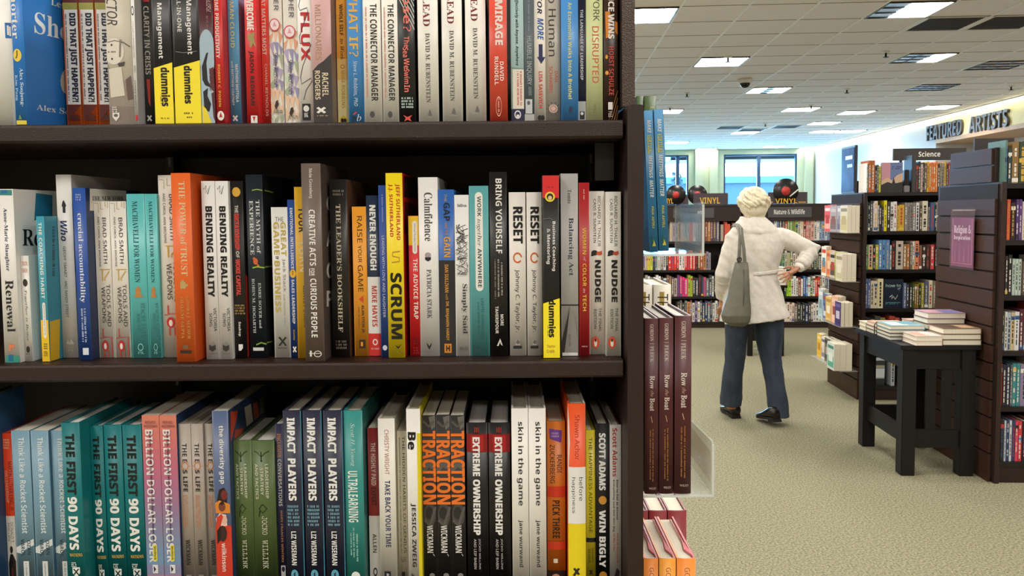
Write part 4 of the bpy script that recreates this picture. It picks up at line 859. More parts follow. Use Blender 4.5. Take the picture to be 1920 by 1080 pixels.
TOP = [
 B(-40, 25, -70, 'f3f1ea', 'big white book at the left end of the top shelf with a small blue label', (Bd(.83, .995, 43, 72, '2a72b8'), Bd(.88, .93, 48, 66, W), Bd(.94, .98, 50, 68, W)), s=.012),
 B(25, 47, -95, '2b7fd4', 'blue hardcover with a yellow clock on its spine and its blue front cover showing', (T('Shorter', 'R', .05, .66, -27, 73, W), El(.42, 104, .36, 12, 'f5d24a'), Ln([(.42, 95), (.42, 104), (.3, 110)], (.05, 1), '5b4a20'), T('Alex Soojung-', 'R', .5, .85, 128, 200, 'cfe4f7'), T('Kim Pang', 'R', .08, .38, 141, 189, 'a9cdee'), Bd(.1, .95, 226, 240, 'e7d348'), Pg([(.3, 224), (.45, 214), (.6, 224)], '6f8f4a')),
   board='2a80d6', s=.006, d=.16, side=()),
 B(122, 149, -60, 'e8652a', 'orange paperback with a white spine panel, left of three alike on the top shelf', did(), s=.085, hard=False, board='c9702c', g='white panelled orange paperbacks'),
 B(152, 179, -60, 'e8652a', 'orange paperback with a white spine panel, middle one of three alike', did(), hard=False, board='c9702c', g='white panelled orange paperbacks'),
 B(182, 209, -60, 'e8652a', 'orange paperback with a white spine panel, half covered by a robot picture spine', did(), s=.082, hard=False, board='c9702c', g='white panelled orange paperbacks'),
 B(202, 248, -80, 'cfc7b6', 'greyish book whose spine shows a pale toy robot photograph', (T('FACTOR', 'K', .05, .5, -25, 48, '37322e'), Pg([(0, 195), (.5, 180), (1, 190), (1, 240), (0, 240)], '8c7f72'), Pg([(0, 118), (.2, 140), (.6, 150), (1, 160), (1, 200), (0, 200)], '9c9084'), El(.3, 97, .42, 25, 'e6dfd0'), Ln([(.0, 80), (.35, 77), (.7, 80), (.95, 88)], (.03, .8), '6a625a'), Ln([(.6, 75), (.55, 108)], (.04, 1), '8a8278'), El(.22, 85, .04, 2, K), El(.22, 111, .04, 2, K), T('JUPSON', 'N', .05, .42, 95, 99.5, '5f5850') if 0 else Mi(.05, .45, 96, 100, '5f5850', 1, 'H'), Pg([(.45, 120), (.75, 116), (.7, 124), (.5, 126)], '4c443c'), Pg([(.05, 130), (.6, 126), (.7, 180), (.1, 184)], 'ded6c6'), Pg([(.75, 150), (.95, 142), (1, 185), (.8, 188)], '6f5c56'), Mi(.15, .4, 200, 212, 'efe9df', 3, 'H'), Pg([(.15, 212), (.45, 212), (.45, 220), (.3, 228), (.15, 220)], 'f2eee6'), El(.3, 217, .09, 3, '6a625a')), s=.03, hard=True, keep=1),
 B(249, 262, -50, 'f1eee9', 'thin white paperback with a navy ring, beside the grey robot spine', (Rg(.45, 20, .38, 9, '2a2d62', .3), Mi(.25, .6, 40, 112, 'a9a5a4', 2), El(.5, 129, .28, 7, 'b9b6b4'), T('JAMES SCOTT', 'B', .3, .55, 150, 203, '55535a'), Bd(.3, .95, 216, 226, 'cf3038')), hard=False),
 B(263, 288, -40, '3b3b3c', 'charcoal book with pale capitals and a red bar on the spine', (T('CLARITY IN CRISIS', 'B', .2, .74, 12, 140, 'dad7cf'), Bd(.25, .8, -12, 4, 'd63a33'), Pg([(.28, 149), (.62, 149), (.6, 200), (.4, 192)], 'd2443b'), *XL(.45, 217, 227, W)), s=.05),
 B(288, 323, -100, '1d1d1f', 'narrower of two black and yellow guidebooks on the top shelf', (T('Project Management', 'B', .22, .56, -55, 110, 'f4f2ee'), Pg([(0, 128), (1, 117), (1, 240), (0, 240)], 'ffe92e'), T('dummies', 'W', .38, .82, 127, 199, K), T('A Wiley Brand', 'N', .3, .38, 176, 198, '6a6220') if 0 else Mi(.3, .38, 178, 198, '8a8020'), Mi(.3, .8, 220, 224, '6a6220', 1, 'H')), hard=False, s=.008, side=(Pg([(322, 190), (334, 205), (334, 240), (322, 240)], 'f2dc30'), Mi(323, 332, 90, 180, 'a58a70', 3)), board='2a2523'),
 B(325, 375, -100, '1d1d1f', 'thicker of two black and yellow guidebooks, with small white lettering beside its title', (T('Project Management', 'B', .5, .76, -62, 102, 'f4f2ee'), T('ALL-IN-ONE', 'B', .2, .36, -14, 60, 'dedcd6'), Ln([(.1, 97), (.4, 99), (.9, 96)], (.012, .5), '8b8a88'), Pg([(.02, 127), (1, 113), (1, 240), (.02, 240)], 'ffe92e'), T('dummies', 'W', .4, .68, 124, 194, K), Mi(.35, .75, 210, 215, '6a6220', 1, 'H'), Mi(.45, .68, 218, 222, '6a6220', 1, 'H')), hard=False, s=.008, board='211d1c', keep=1),
 B(374, 402, -30, '4a1d26', 'maroon spine with a pale blue disc and black figure picture', (Mi(.55, .9, -10, 24, 'c0a6a4', 3), T('LIDERANCA', 'B', .5, .72, 30, 85, '8a5a5c') if 0 else Mi(.5, .72, 30, 85, '8a5a5c'), El(.5, 100, .62, 45, 'a9bfd0', 28), Bd(0, .95, 98, 232, 'a9bfd0'), Pg([(.1, 125), (.45, 100), (.6, 98), (.45, 118), (.5, 150), (.75, 165), (.3, 160), (.12, 150)], '1c1a22'), Pg([(.65, 130), (.95, 125), (1, 175), (.7, 165)], '6e3038'), Mi(.62, .98, 128, 172, '3a1820', 4), Pg([(.15, 172), (.5, 165), (.45, 180), (.7, 195), (.55, 210), (.2, 205)], '1c1a22'), Pg([(.75, 175), (1, 172), (1, 232), (.85, 220)], '55222c'), Pg([(.05, 196), (.35, 205), (.72, 240), (.05, 240)], 'f0dc38')), hard=False, s=.008),
 B(403, 425, -30, 'cf2b2b', 'red paperback with yellow author name, beside a sky blue spine', (T('EXTREME PRODUCTIVITY', 'B', .15, .6, -30, 109, 'eadfd8'), T('ROBERT C. POZEN', 'B', .3, .58, 121, 200, 'e9b34a'), El(.5, 217, .42, 9, 'f0ece6'), Pg([(.3, 220), (.5, 210), (.7, 220)], 'c02a2a')), hard=False, s=.01),
 B(424, 450, -30, '5fa8d6', 'sky blue hardcover with pale yellow capitals', (T('THE HUMAN CLOUD', 'B', .2, .6, -50, 90, 'e6e8a0'), T('MATTHEW MOTTOLA', 'B', .58, .82, 121, 192, 'f0f4f4'), T('and MATTHEW COATNEY', 'B', .2, .42, 115, 198, 'e4eef2'), *XL(.45, 217, 227, W)), board='8f93b4', s=.03),
 B(461, 487, -30, 'd8282b', 'red hardcover with a gold eagle between white and black words', (T('OVERCOME', 'W', .22, .8, -9, 57, 'f3e9e2'), Pg([(.25, 66), (.6, 62), (.85, 60), (.8, 72), (.95, 90), (.7, 82), (.55, 90), (.4, 88), (.45, 78), (.25, 74)], 'a5945a'), T('JASON REDMAN', 'B', .28, .72, 96, 198, '2b0f12'), Bd(.35, .9, 217, 231, 'f2ece8'), Pg([(.5, 219), (.75, 219), (.62, 229)], 'c02a2a')), s=.012),
 B(487, 506, -30, 'e24338', 'orange red paperback with tall thin white capitals', (T('WHAT MATTERS MOST', 'B', .12, .62, -22, 103, 'f2ded6'), T('CHANEL REYNOLDS', 'N', .35, .68, 120, 218, 'f0cdc2')), hard=False, s=.03),
 B(506, 531, -40, 'f3efe6', 'white paperback with pastel triangles, lower lettered of two alike', tri(0), hard=False, s=.03, g='pastel triangle paperbacks'),
 B(533, 560, -40, 'f3efe6', 'white paperback with pastel triangles, next to the red lettered white spine', tri(13), hard=False, s=.028, g='pastel triangle paperbacks'),
 B(560, 587, -60, 'f4f1ec', 'white book with red four letter title and a black squiggle', (T('FLUX', 'W', .22, .82, 24, 114, 'c9242c'), Ln([(.1, -40), (.3, -10), (.1, 12), (.2, 20), (.7, 15), (.75, 22), (.1, 70), (.15, 82), (.8, 80), (.9, 84), (.3, 125), (.12, 145), (.2, 158), (.85, 147), (.92, 152), (.5, 170), (.32, 188)], (.022, .6), '2a2a30'), Bd(.2, .78, 195, 226, '18181a'), El(.48, 204, .2, 6, 'e9e6e2'), T('BK', 'R', .33, .62, 212, 219, W) if 0 else Hh('BK', 'R', .33, .62, 212, 220, 'ece9e4')), s=.022),
 B(586, 622, -60, 'd3a9a9', 'dusty pink hardcover turning dark grey towards its foot', (T('WE ARE MILLIONAIRES' if 0 else 'MILLIONAIRES', 'N', .2, .5, 10, 113, 'b08f62'), Pg([(0, 133), (.3, 122), (.6, 115), (1, 100), (1, 240), (0, 240)], '3b3535'), T('RACHEL', 'B', .5, .82, 137, 181, 'e3d3b4'), T('RODGERS', 'B', .12, .4, 133, 187, 'e3d3b4'), *XL(.42, 202, 212, W), Mi(.2, .75, 216, 219, 'b9a99c', 1, 'H')), board='7a6462', s=.012),
 B(632, 653, -60, 'f2a33a', 'orange spine fading to cream with script lettering', (Pg([(0, 110), (1, 110), (1, 240), (0, 240)], 'f0c070'), Pg([(0, 150), (1, 150), (1, 240), (0, 240)], 'efdc9c'), T('WHOLE SELF', 'B', .3, .62, 8, 66, '4c2c16'), T('to Work', 'I', .32, .68, 73, 113, '5b3a1c'), Rg(.5, 125, .2, 4, 'a08040', .3), T('MIKE ROBBINS', 'B', .36, .68, 132, 203, 'c8a04c'), El(.5, 228, .36, 11, 'e0c53c'), El(.38, 226, .14, 4, K), El(.62, 226, .14, 4, K)), hard=False, s=.04),
 B(652, 682, -60, '4c97dc', 'bright blue paperback with an orange question', (T('WHAT IF?', 'B', .12, .68, -24, 106, 'f0bc50'), T('Steve L. Robbins, PhD', 'K', .32, .6, 114, 199, 'dbe9f6'), Ln([(.3, 215), (.5, 210)], (.06, 1), 'd84a4a'), Hh('n', 'B', .25, .46, 218, 227, '141820'), Hh('b', 'I', .5, .78, 214, 227, 'dce8f4')), hard=False, s=.03),
 B(682, 715, -40, 'efece2', 'cream spine with black capitals and fine red line, left of two alike', (T('THE CONNECTOR MANAGER', 'B', .42, .8, 8, 190, '1e1e22'), Mi(.12, .26, 14, 186, 'd88a80'), El(.45, 215, .14, 6, '4a4a4c'), Mi(.25, .7, 223, 225, 'a9a59c', 1, 'H')), s=.02, g='cream spines with black capitals'),
 B(717, 749, -40, 'efece2', 'cream spine with black capitals and fine red line, beside the black wavy spine', (T('THE CONNECTOR MANAGER', 'B', .4, .78, 8, 190, '1e1e22'), Mi(.12, .26, 14, 186, 'd88a80'), El(.45, 215, .14, 6, '4a4a4c'), Mi(.25, .7, 223, 225, 'a9a59c', 1, 'H')), s=.02, g='cream spines with black capitals'),
 B(745, 778, -60, '222423', 'black book with white wavy lines and coral words set on the slant', tuple(Ln([(0, -30 + j * 11), (.35, -8 + j * 11), (.6, 10 + j * 11), (.8, 20 + j * 11), (1, 34 + j * 11)], (.025, .8), 'd9e0da') for j in range(-3, 3)) + (T('Rose?', 'B', .34, .8, -28, 60, 'f07d70'),) + tuple(T(t, 'B', .28 + dx, .62 + dx, a, b, 'f07d70') for t, a, b, dx in (('The', 69, 90, .08), ('Sea', 90, 108, 0), ('We', 110, 130, .05), ('Swim', 130, 158, .06), ('In', 160, 173, .06))) + (Mi(.15, .9, 182, 204, 'c3d9d0', 4, 'H'), Pg([(.25, 216), (.5, 220), (.8, 216), (.65, 222), (.75, 228), (.5, 225), (.3, 228), (.4, 222)], 'e8564e')), s=.02),
 B(784, 822, -40, 'f0ede4', 'white hardcover lettered in small grey capitals, beside the black wavy spine', lead(50, 63, 193), board='17171a', s=.02, g='white hardcovers in small grey capitals', d=.15),
 B(829, 867, -40, 'f0ede4', 'white hardcover lettered in small grey capitals, between its two twins', lead(45, 58, 190), board='17171a', s=.02, g='white hardcovers in small grey capitals'),
 B(873, 911, -40, 'f0ede4', 'white hardcover lettered in small grey capitals, beside the coral red spine', lead(40, 53, 186), board='17171a', s=.02, g='white hardcovers in small grey capitals'),
 B(918, 951, -40, 'e2513c', 'coral red hardcover with white capitals', (T('MIRAGE', 'W', .34, .76, 1, 85, 'f6e6de'), T('DAVID', 'B', .58, .8, 116, 152, 'f6e6de'), T('RUNDELL', 'B', .28, .5, 107, 160, 'f6e6de'), Rg(.5, 200, .16, 19, 'f0b5a5', .12), Mi(.44, .56, 185, 215, 'f0b5a5')), board='8fb0b0', s=.012),
 B(958, 982, -30, 'a9c4c4', 'pale teal paperback with black italic line and a cream panel', (T('Communicate Effectively with Anyone, Anywhere', 'X', .32, .62, -58, 123, '1d2226'), Ln([(0, 127), (1, 129)], (.02, .5), '7d9292'), Bd(.12, 1, 130, 204, 'e9e2d4'), Mi(.42, .9, 134, 200, 'c4524e', 2), Bd(0, 1, 205, 240, '26264c'), Rg(.5, 215, .26, 8, W, .3), Bd(.4, .62, 215, 222, W)), hard=False, s=.02),
 B(983, 1002, -30, '5a646c', 'slate grey paperback with tall pale capitals', (T('HUMBLE INQUIRY', 'N', .2, .76, 68, 159, 'b9c2c8'), Mi(.4, .62, -20, 60, '98a4ac'), Mi(.4, .75, 163, 180, '98a4ac', 2), Bd(.1, .8, 186, 213, 'c8ccce'), El(.42, 193, .16, 4, '5a646c'), Bd(0, 1, 214, 240, 'b9b9b6')), hard=False, s=.02),
 B(1001, 1023, -30, 'f1ebe0', 'cream paperback with a fat navy arrow pointing down', (T('T FOR', 'X', .3, .72, -22, 26, '24243c'), T('MORE', 'X', .3, .85, 34, 75, '2d5fae'), Pg([(.4, 83), (.75, 83), (.75, 107), (1, 107), (.62, 120), (.25, 107), (.4, 107)], '2a2a5c'), T('LISA SASEVICH', 'B', .38, .72, 134, 203, 'cf3b34'), El(.45, 221, .18, 5, K), El(.72, 221, .18, 5, K)), hard=False, s=.025),
 B(1023, 1051, -30, 'bdb4a6', 'greige spine with large dark rounded letters', (T('Back to Human', 'N', .2, .74, -82, 106, '2c2a2a'), T('DAN', 'N', .6, .82, 134, 154, 'd0504a'), T('SCHAWBEL', 'N', .22, .46, 125, 176, 'd0504a'), El(.5, 204, .3, 8, 'c9c1b2'), Rg(.5, 204, .22, 6, 'cf5a50', .25), *[Ln([(.5 + .34 * math.cos(a), 204 + 9 * math.sin(a)), (.5 + .48 * math.cos(a), 204 + 13 * math.sin(a))], (.02, .5), '5a5650') for a in [k * .63 for k in range(10)]]), s=.03),
 B(1052, 1084, -30, '4b93d8', 'blue spine with a single yellow line of lettering', (T('An Economist Walks Into A Brothel', 'B', .4, .64, 5, 186, 'ddd98a'), Pg([(.4, 212), (.5, 199), (.65, 203), (.58, 212)], '1e2c48'), Mi(.25, .78, 216, 220, '2a4d7c', 2, 'H')), s=.02),
 B(1084, 1098, -10, '20243c', 'thin navy paperback with white capitals, next to pale green spine', (T('THE LANGUAGE OF LEADERSHIP', 'B', .3, .68, 18, 150, 'e6e6ea'), Bd(0, 1, 190, 240, 'b9bdba'), Bd(.2, .85, 209, 224, '22242c'), El(.5, 213, .2, 3, W)), hard=False, s=.03),
 B(1099, 1130, -20, 'd9e0a6', 'pale green hardcover with orange red capitals', (T('WORK', 'N', .42, .8, -14, 40, '4a4a34'), T('DISRUPTED', 'N', .36, .76, 50, 156, 'd3593a'), T('WILEY', 'R', .44, .58, 195, 217, '7d8058')), s=.03),
 B(1132, 1158, -20, '3a241a', 'dark brown hardcover with orange night lights, last on the top shelf', (Pg([(.1, 22), (.45, 22), (.5, 70), (.15, 72)], 'e08a2c'), Pg([(.8, 40), (1, 42), (1, 66), (.8, 60)], 'e08a2c'), El(.2, 107, .09, 4, 'e8a040'), El(.22, 137, .12, 4, 'e8a040'), *[Ln([(.3 + j * .2, 232), (1, 170 + j * 14)], (.02, .7), 'a8702c') for j in range(4)], T('EXCELLENCE WINS', 'W', .32, .74, -80, 73, 'f0e8de'), T('HORST SCHULZE', 'B', .36, .72, 88, 179, 'c8483e'), Bd(.3, .62, 192, 206, 'ece6de'), Mi(.3, .62, 209, 221, 'd8d0c6', 3)), board='2c1c16', s=.03),
]
# ------------------------------------------------------------------ middle shelf
def tools(y): return (Ln([(.05, y + 3), (.3, y + 3), (.3, y + 20)], (.02, .6), 'c3b98a'), Ln([(.45, y), (.45, y + 14), (.6, y + 14)], (.02, .6), 'c3b98a'), Ln([(.75, y), (.75, y + 10)], (.02, .6), 'c3b98a'), Ln([(.9, y), (.9, y + 12)], (.02, .6), 'c3b98a'),
    T('BRAD SMITH', 'N', .52, .76, y + 30, y + 116, '38343a'), T('AND CAROL ANN BROWNE', 'N', .22, .34, y + 28, y + 122, '5a5658'), Ln([(.25, y + 127), (.9, y + 127)], (.03, .7), 'd6b04a'), Ln([(.4, y + 127), (.4, y + 148)], (.03, .7), 'd6b04a'), Ln([(.85, y + 130), (.55, y + 143), (.55, y + 148)], (.03, .7), 'd6b04a'),
    T('TOOLS AND', 'N', .62, .86, y + 155, y + 234, '38343a'), T('WEAPONS', 'N', .3, .54, y + 160, y + 227, '38343a'), Ln([(.3, y + 238), (.3, y + 256), (.1, y + 256)], (.03, .8), 'c8453f'), Ln([(.35, y + 254), (.85, y + 254), (.85, y + 290)], (.03, .8), 'c8453f'), Ln([(.6, y + 278), (.6, y + 294)], (.03, .8), 'c8453f'), Ln([(.35, y + 280), (.35, y + 294)], (.03, .8), 'c8453f'),
    El(.42, y + 270, .2, 10, 'c8302c'), El(.42, y + 271, .09, 6, 'f2ece2'))
def mach(): return (T('MACHIAVELLI FOR WOMEN', 'R', .3, .6, 377, 530, '2f5f66'), Bd(.32, .62, 541, 553, 'c08a48'), Bd(.38, .56, 538, 543, 'c08a48'), Bd(.25, .7, 553, 558, 'c08a48'), T('STACEY VANEK', 'R', .58, .82, 568, 638, '3f8286'), T('SMITH', 'R', .34, .52, 588, 620, '3f8286'), Rg(.5, 651, .16, 7, '8ccfca', .25), Mi(.35, .7, 659, 664, '8ccfca', 2, 'H'))
def bend(): return (Ln([(.2, 355), (.4, 348), (.35, 362), (.7, 348), (.5, 364)], (.03, .6), '2a2a2c'), T('BENDING REALITY', 'W', .3, .78, 387, 556, '18181b'), T('VICTORIA', 'N', .66, .88, 577, 621, '222226'), T('SONG', 'N', .34, .56, 587, 612, '222226'), Pg([(.25, 646), (.5, 649), (.75, 646), (.75, 655), (.5, 659), (.25, 655)], '3a3836'), Pg([(.3, 647), (.5, 640), (.7, 646)], '8a8682'), Mi(.25, .8, 661, 664, '77736e', 1, 'H'))
def reset(): return (T('RESET', 'W', .26, .82, 388, 456, '18181c'), Rg(.5, 483, .27, 10, 'd8642e', .28, 20, .1, .98), T('Johnny C. Taylor, Jr.', 'N', .3, .62, 505, 622, '28282c'), Bd(.35, .6, 637, 646, 'c9c2ba'), El(.48, 641, .12, 4, '6a6662'), Bd(.2, .72, 648, 653, '28282c'))
def nudge(): return (T('RICHARD H. THALER', 'N', .56, .76, 368, 462, '36343a'), T('CASS R. SUNSTEIN', 'N', .28, .46, 373, 455, '36343a'), El(.35, 474, .22, 5, '2c2a30'), Pg([(.1, 480), (.2, 470), (.3, 480)], '2c2a30'), El(.66, 475, .2, 3.5, 'cf5a36'), Pg([(.5, 477), (.62, 472), (.85, 470), (.75, 479)], 'cf5a36'), T('NUDGE', 'W', .38, .76, 488, 566, '1c1c20'), T('THE FINAL', 'N', .62, .8, 577, 622, '4a484c'), T('EDITION', 'N', .3, .48, 580, 616, '4a484c'), El(.4, 642, .26, 11, 'd8502c'), El(.4, 643, .1, 7, 'f4ece2'), El(.4, 638, .06, 3, K))
MID = [
 B(1, 33, 355, 'efece6', 'white hardcover at the left end of the middle shelf with watercolour spine ends', (Bd(.1, .95, 356, 366, '3f8f88'), Bd(.3, .7, 356, 363, '2b6fa0'), T('Anne-Marie Slaughter', 'R', .36, .64, 390, 508, '34406a'), T('Renewal', 'R', .3, .8, 525, 622, '26262a'), Pg([(.35, 645), (.7, 645), (.7, 652), (.5, 652), (.5, 657), (.35, 657)], 'e08058'), Mi(.2, .85, 659, 662, 'c99a84', 1, 'H'), Bd(.1, .95, 667, 679, '3a9a84'), Bd(.3, .6, 665, 677, '2b6fa0')),
   yb=680.5, side=(Pg([(67, 362), (98, 366), (98, 416), (78, 417), (75, 408), (64, 414)], '1f7fa6'), Hh('Renewal', 'R', 42, 152, 430, 461, '222226')), d=.17),
 B(37, 54, 480, 'ebe7df', 'small cream hardcover with a hand lettered spine in front of the white one', (T('SIMON', 'R', .5, .8, 490, 520, 'd8704a') if 0 else Hh('SIMON', 'N', .15, .85, 490, 498, 'd88060'), Hh('SINEK', 'N', .15, .85, 503, 511, 'd88060'), El(.5, 530, .3, 7, '3c3a30'), T('Together is Better', 'I', .34, .68, 543, 640, '3a3836'), El(.5, 655, .22, 6, '2e2c2a'), Mi(.25, .8, 662, 665, '6a6662', 1, 'H')), yb=678, board='f1efe8', d=.14),
 B(72, 94, 406, '3f9fb4', 'teal over yellow paperback with white capitals on the middle shelf', (Bd(0, 1, 600, 690, 'f2c52c'), T('THE COACHING HABIT', 'B', .25, .68, 417, 560, 'f4f2ea'), Rr(.3, .72, 567, 634, W, 5), T('Michael Bungay Stanier', 'N', .42, .62, 572, 630, '35353a'), *[El(.35 + .18 * i, 645 + 4 * j, .05, 1.3, '3a3a3c') for i in range(3) for j in range(3)], Mi(.3, .8, 658, 668, '6a5c20', 3, 'H')), yb=679, hard=False, side=(Pg([(93, 603), (112, 598), (112, 690), (93, 690)], 'e8b922'), Mi(97, 104, 425, 520, '24505c', 1)), board='3a93a8', d=.14),
 B(104, 140, 328, 'e9e7e2', 'tall pale grey hardcover with a small black standing figure', (Pg([(.42, 399), (.42, 388), (.36, 386), (.42, 379), (.5, 375), (.58, 379), (.66, 386), (.6, 388), (.6, 399)], '26262a'), T('Who', 'X', .2, .68, 414, 452, '3a4674'), T('GEOFF SMART', 'N', .34, .52, 462, 520, '4a4a4e'), T('AND RANDY STREET', 'N', .34, .52, 526, 595, '4a4a4e'), Pg([(.25, 645), (.4, 635), (.5, 642), (.62, 634), (.8, 645)], 'b9b5ac'), Mi(.25, .8, 650, 658, 'a9a59c', 2, 'H')), yb=671, side=(Pg([(138, 450), (149, 480), (150, 520), (140, 510)], '2f6f98'),), board='c9c5b8', d=.17),
 B(142, 169, 353, '2f56a8', 'blue hardcover with white lowercase serif title, a white strip on its cover', (Mi(.25, .75, 363, 377, '9fb2dc', 3, 'H'), T('crucial accountability', 'R', .26, .74, 400, 567, 'e6eaf4'), Mi(.3, .75, 578, 642, 'b7c4e2', 2), Bd(.35, .8, 652, 665, 'e4e8f0')), yb=676, board='24365e', side=(Pg([(168, 352), (236, 352), (236, 395), (168, 395)], 'e3e0d6'), Hh('THE NEW YORK', 'R', 172, 232, 368, 376, '2a2a2c')), d=.16),
 B(177, 209, 378, 'e9e3d8', 'cream paperback with red and yellow circuit lines, left of two alike', tools(378), yb=671, hard=False, g='cream circuit line paperbacks'),
 B(210, 240, 378, 'e9e3d8', 'cream paperback with red and yellow circuit lines, beside the turquoise pair', tools(378), yb=671, hard=False, g='cream circuit line paperbacks'),
 B(242, 275, 364, '62c3c3', 'turquoise spine with dark serif capitals, wider of the turquoise pair', mach(), yb=671.5, hard=False, g='turquoise spines'),
 B(276, 301, 364, '62c3c3', 'turquoise spine with dark serif capitals, right of the turquoise pair', mach(), yb=671.5, hard=False, g='turquoise spines'),
 B(299, 342, 329, 'e6e0d4', 'taller cream circuit line hardcover partly behind the orange one', tools(334) , yb=670, hard=True),
 B(326, 362, 325, 'ea6a2c', 'thick orange hardcover with a tan jigsaw piece', (T('THE POWER of TRUST', 'R', .42, .74, 340, 517, 'e2c79a'), Bd(.34, .62, 528, 541, 'bfa268'), Bd(.62, .74, 532, 537, 'bfa268'), Bd(.42, .54, 525, 528, 'bfa268'), T('SANDRA J. SUCHER', 'R', .62, .78, 555, 635, 'c9914e'), T('SHALENE GUPTA', 'R', .32, .48, 556, 634, 'c9914e'), Bd(.38, .66, 646, 654, '7c5a3a'), Bd(.22, .8, 657, 662, '2a2422')), yb=679, board='d5571f', keep=1, d=.17),
 B(382, 407, 340, 'eceae6', 'white hardcover with heavy black capitals, left of two alike', bend(), yb=674, g='white hardcovers with heavy black capitals', d=.15),
 B(408, 432, 340, 'eceae6', 'white hardcover with heavy black capitals, beside the black red lettered spine', bend(), yb=674, g='white hardcovers with heavy black capitals', d=.15),
 B(436, 459, 340, '1d1a19', 'black hardcover lettered red and white with a gold mark on top', (El(.5, 360, .34, 9, 'dba93c'), T('THE', 'B', .35, .62, 385, 399, 'd8d2ca'), T('DICTATORSHIP', 'W', .3, .66, 401, 468, 'c8423a'), T('OF', 'B', .35, .62, 471, 483, 'd8d2ca'), T('WOKE CAPITAL', 'W', .3, .66, 486, 554, 'c8423a'), Mi(.1, .95, 570, 590, 'a88a50', 4, 'H'), T('Soukup', 'B', .34, .6, 603, 630, 'e6e0d8'), Pg([(.35, 645), (.7, 645), (.7, 652), (.55, 657), (.35, 657)], 'ece8e2')), yb=672, side=(Pg([(460, 515), (467, 520), (467, 672), (460, 672)], 'b8322c'),), board='241f1d'),
 B(465, 496, 328, '1f272f', 'dark blue black hardcover with a small orange bird on a green twig', (Ln([(.4, 357), (.7, 355), (1, 357)], (.03, 1), '8fae4a'), T('THE MYTH of', 'R', .6, .82, 375, 475, 'd6dad8'), T('EXPERIENCE', 'R', .2, .44, 376, 478, 'd6dad8'), El(.5, 490, .14, 6, 'd8683a'), Pg([(.55, 492), (.75, 499), (.6, 499)], 'd8683a'), El(.42, 485, .08, 3, 'd8683a'), Ln([(.3, 502), (.6, 500), (1, 502)], (.03, 1.2), '9fc24c'), T('EMRE SOYER and', 'R', .62, .78, 530, 615, 'b9c0c0'), T('ROBIN M. HOGARTH', 'R', .24, .42, 522, 624, 'b9c0c0'), Ln([(.4, 646), (.7, 642), (1, 645)], (.03, 1.4), '7a9a3c'), Bd(.2, .85, 651, 657, 'd8d8d4')), yb=671, board='14191c', side=(Ln([(496, 357), (512, 361)], (1.2, 1.2), '8fae4a'), Ln([(496, 501), (510, 499)], (1.2, 1.2), '8fae4a'), Ln([(496, 645), (510, 640)], (1.2, 1.2), '8fae4a')), d=.16),
 B(511, 542, 389, 'e6e4de', 'white spine lettered in gold capitals with grey names', (Hh('THE', 'N', .25, .75, 407, 415, '6a6866'), T('GREAT', 'B', .56, .88, 416, 480, 'c8b050'), T('GAME', 'B', .12, .46, 416, 478, 'c8b050'), T('OF', 'B', .2, .4, 480, 486, '55534e'), T('BUSINESS', 'B', .12, .46, 489, 585, 'c8b050'), T('Jack Stack', 'N', .6, .82, 485, 547, '8a8884'), Mi(.62, .74, 552, 610, 'b9b6ae'), Ln([(.3, 632), (.72, 648)], (.06, 1.2), '2a2a2c'), Ln([(.72, 632), (.3, 648)], (.06, 1.2), '2a2a2c'), Mi(.2, .85, 651, 654, '55534e', 1, 'H')), yb=671, hard=False),
 B(541, 556, 375, '2a4c98', 'thin navy paperback with a yellow dot between white capitals', (T('EMOTIONAL INTELLIGENCE', 'B', .3, .66, 390, 504, 'eef0f4'), El(.5, 513, .42, 8, 'e8b838'), Mi(.38, .6, 508, 518, '5a4a20'), T('SALES LEADERSHIP', 'B', .3, .66, 524, 607, 'eef0f4'), T('Stanley', 'B', .32, .58, 618, 638, 'd0a848'), *XL(.5, 650, 660, W)), yb=671, hard=False, board='24386c'),
 B(555, 580, 351, 'e9b42c', 'yellow spine with cut off black capitals, half behind the taupe book', (T('YOUR', 'B', .3, .95, 388, 436, '3a3222'), T('TURN', 'B', .3, .95, 450, 510, 'f2dfae'), T('ASHLEY STARK', 'B', .55, .75, 535, 615, '5a4a20')), yb=672, hard=False),
 B(569, 605, 307, '6e6059', 'tall taupe hardcover with white typewriter capitals', (T('Stein Greenberg', 'R', .38, .6, 316, 372, 'ddd6ce'), T('CREATIVE ACTS', 'B', .36, .68, 393, 498, 'f1ede6'), T('FOR', 'B', .4, .6, 503, 517, 'f1ede6'), Ln([(.34, 503), (.34, 517)], (.02, .6), 'f1ede6'), T('CURIOUS PEOPLE', 'B', .36, .68, 522, 632, 'f1ede6'), Rg(.66, 663, .2, 6, 'e6e0d8', .2), Ln([(.3, 657), (.3, 668)], (.05, 1), 'e6e0d8'), Ln([(.2, 662), (.85, 662)], (.05, .6), 'e6e0d8')), yb=678.5, board='5a4d47', side=tuple(Hh(t, 'B', 612, 624, y, y + 30, 'd8d2c8') for t, y in (('C', 366), ('A', 432), ('C', 492), ('P', 545))), keep=1, d=.17),
 B(621, 653, 337, '23211f', 'black hardcover with widely spaced serif capitals', (Mi(.2, .85, 355, 368, '7a7068', 2, 'H'), T("THE LEADER'S BOOKSHELF", 'R', .36, .64, 383, 622, 'd8ccb4'), Mi(.2, .85, 637, 655, '6f665c', 3, 'H')), yb=670, board='6a4a34', d=.16),
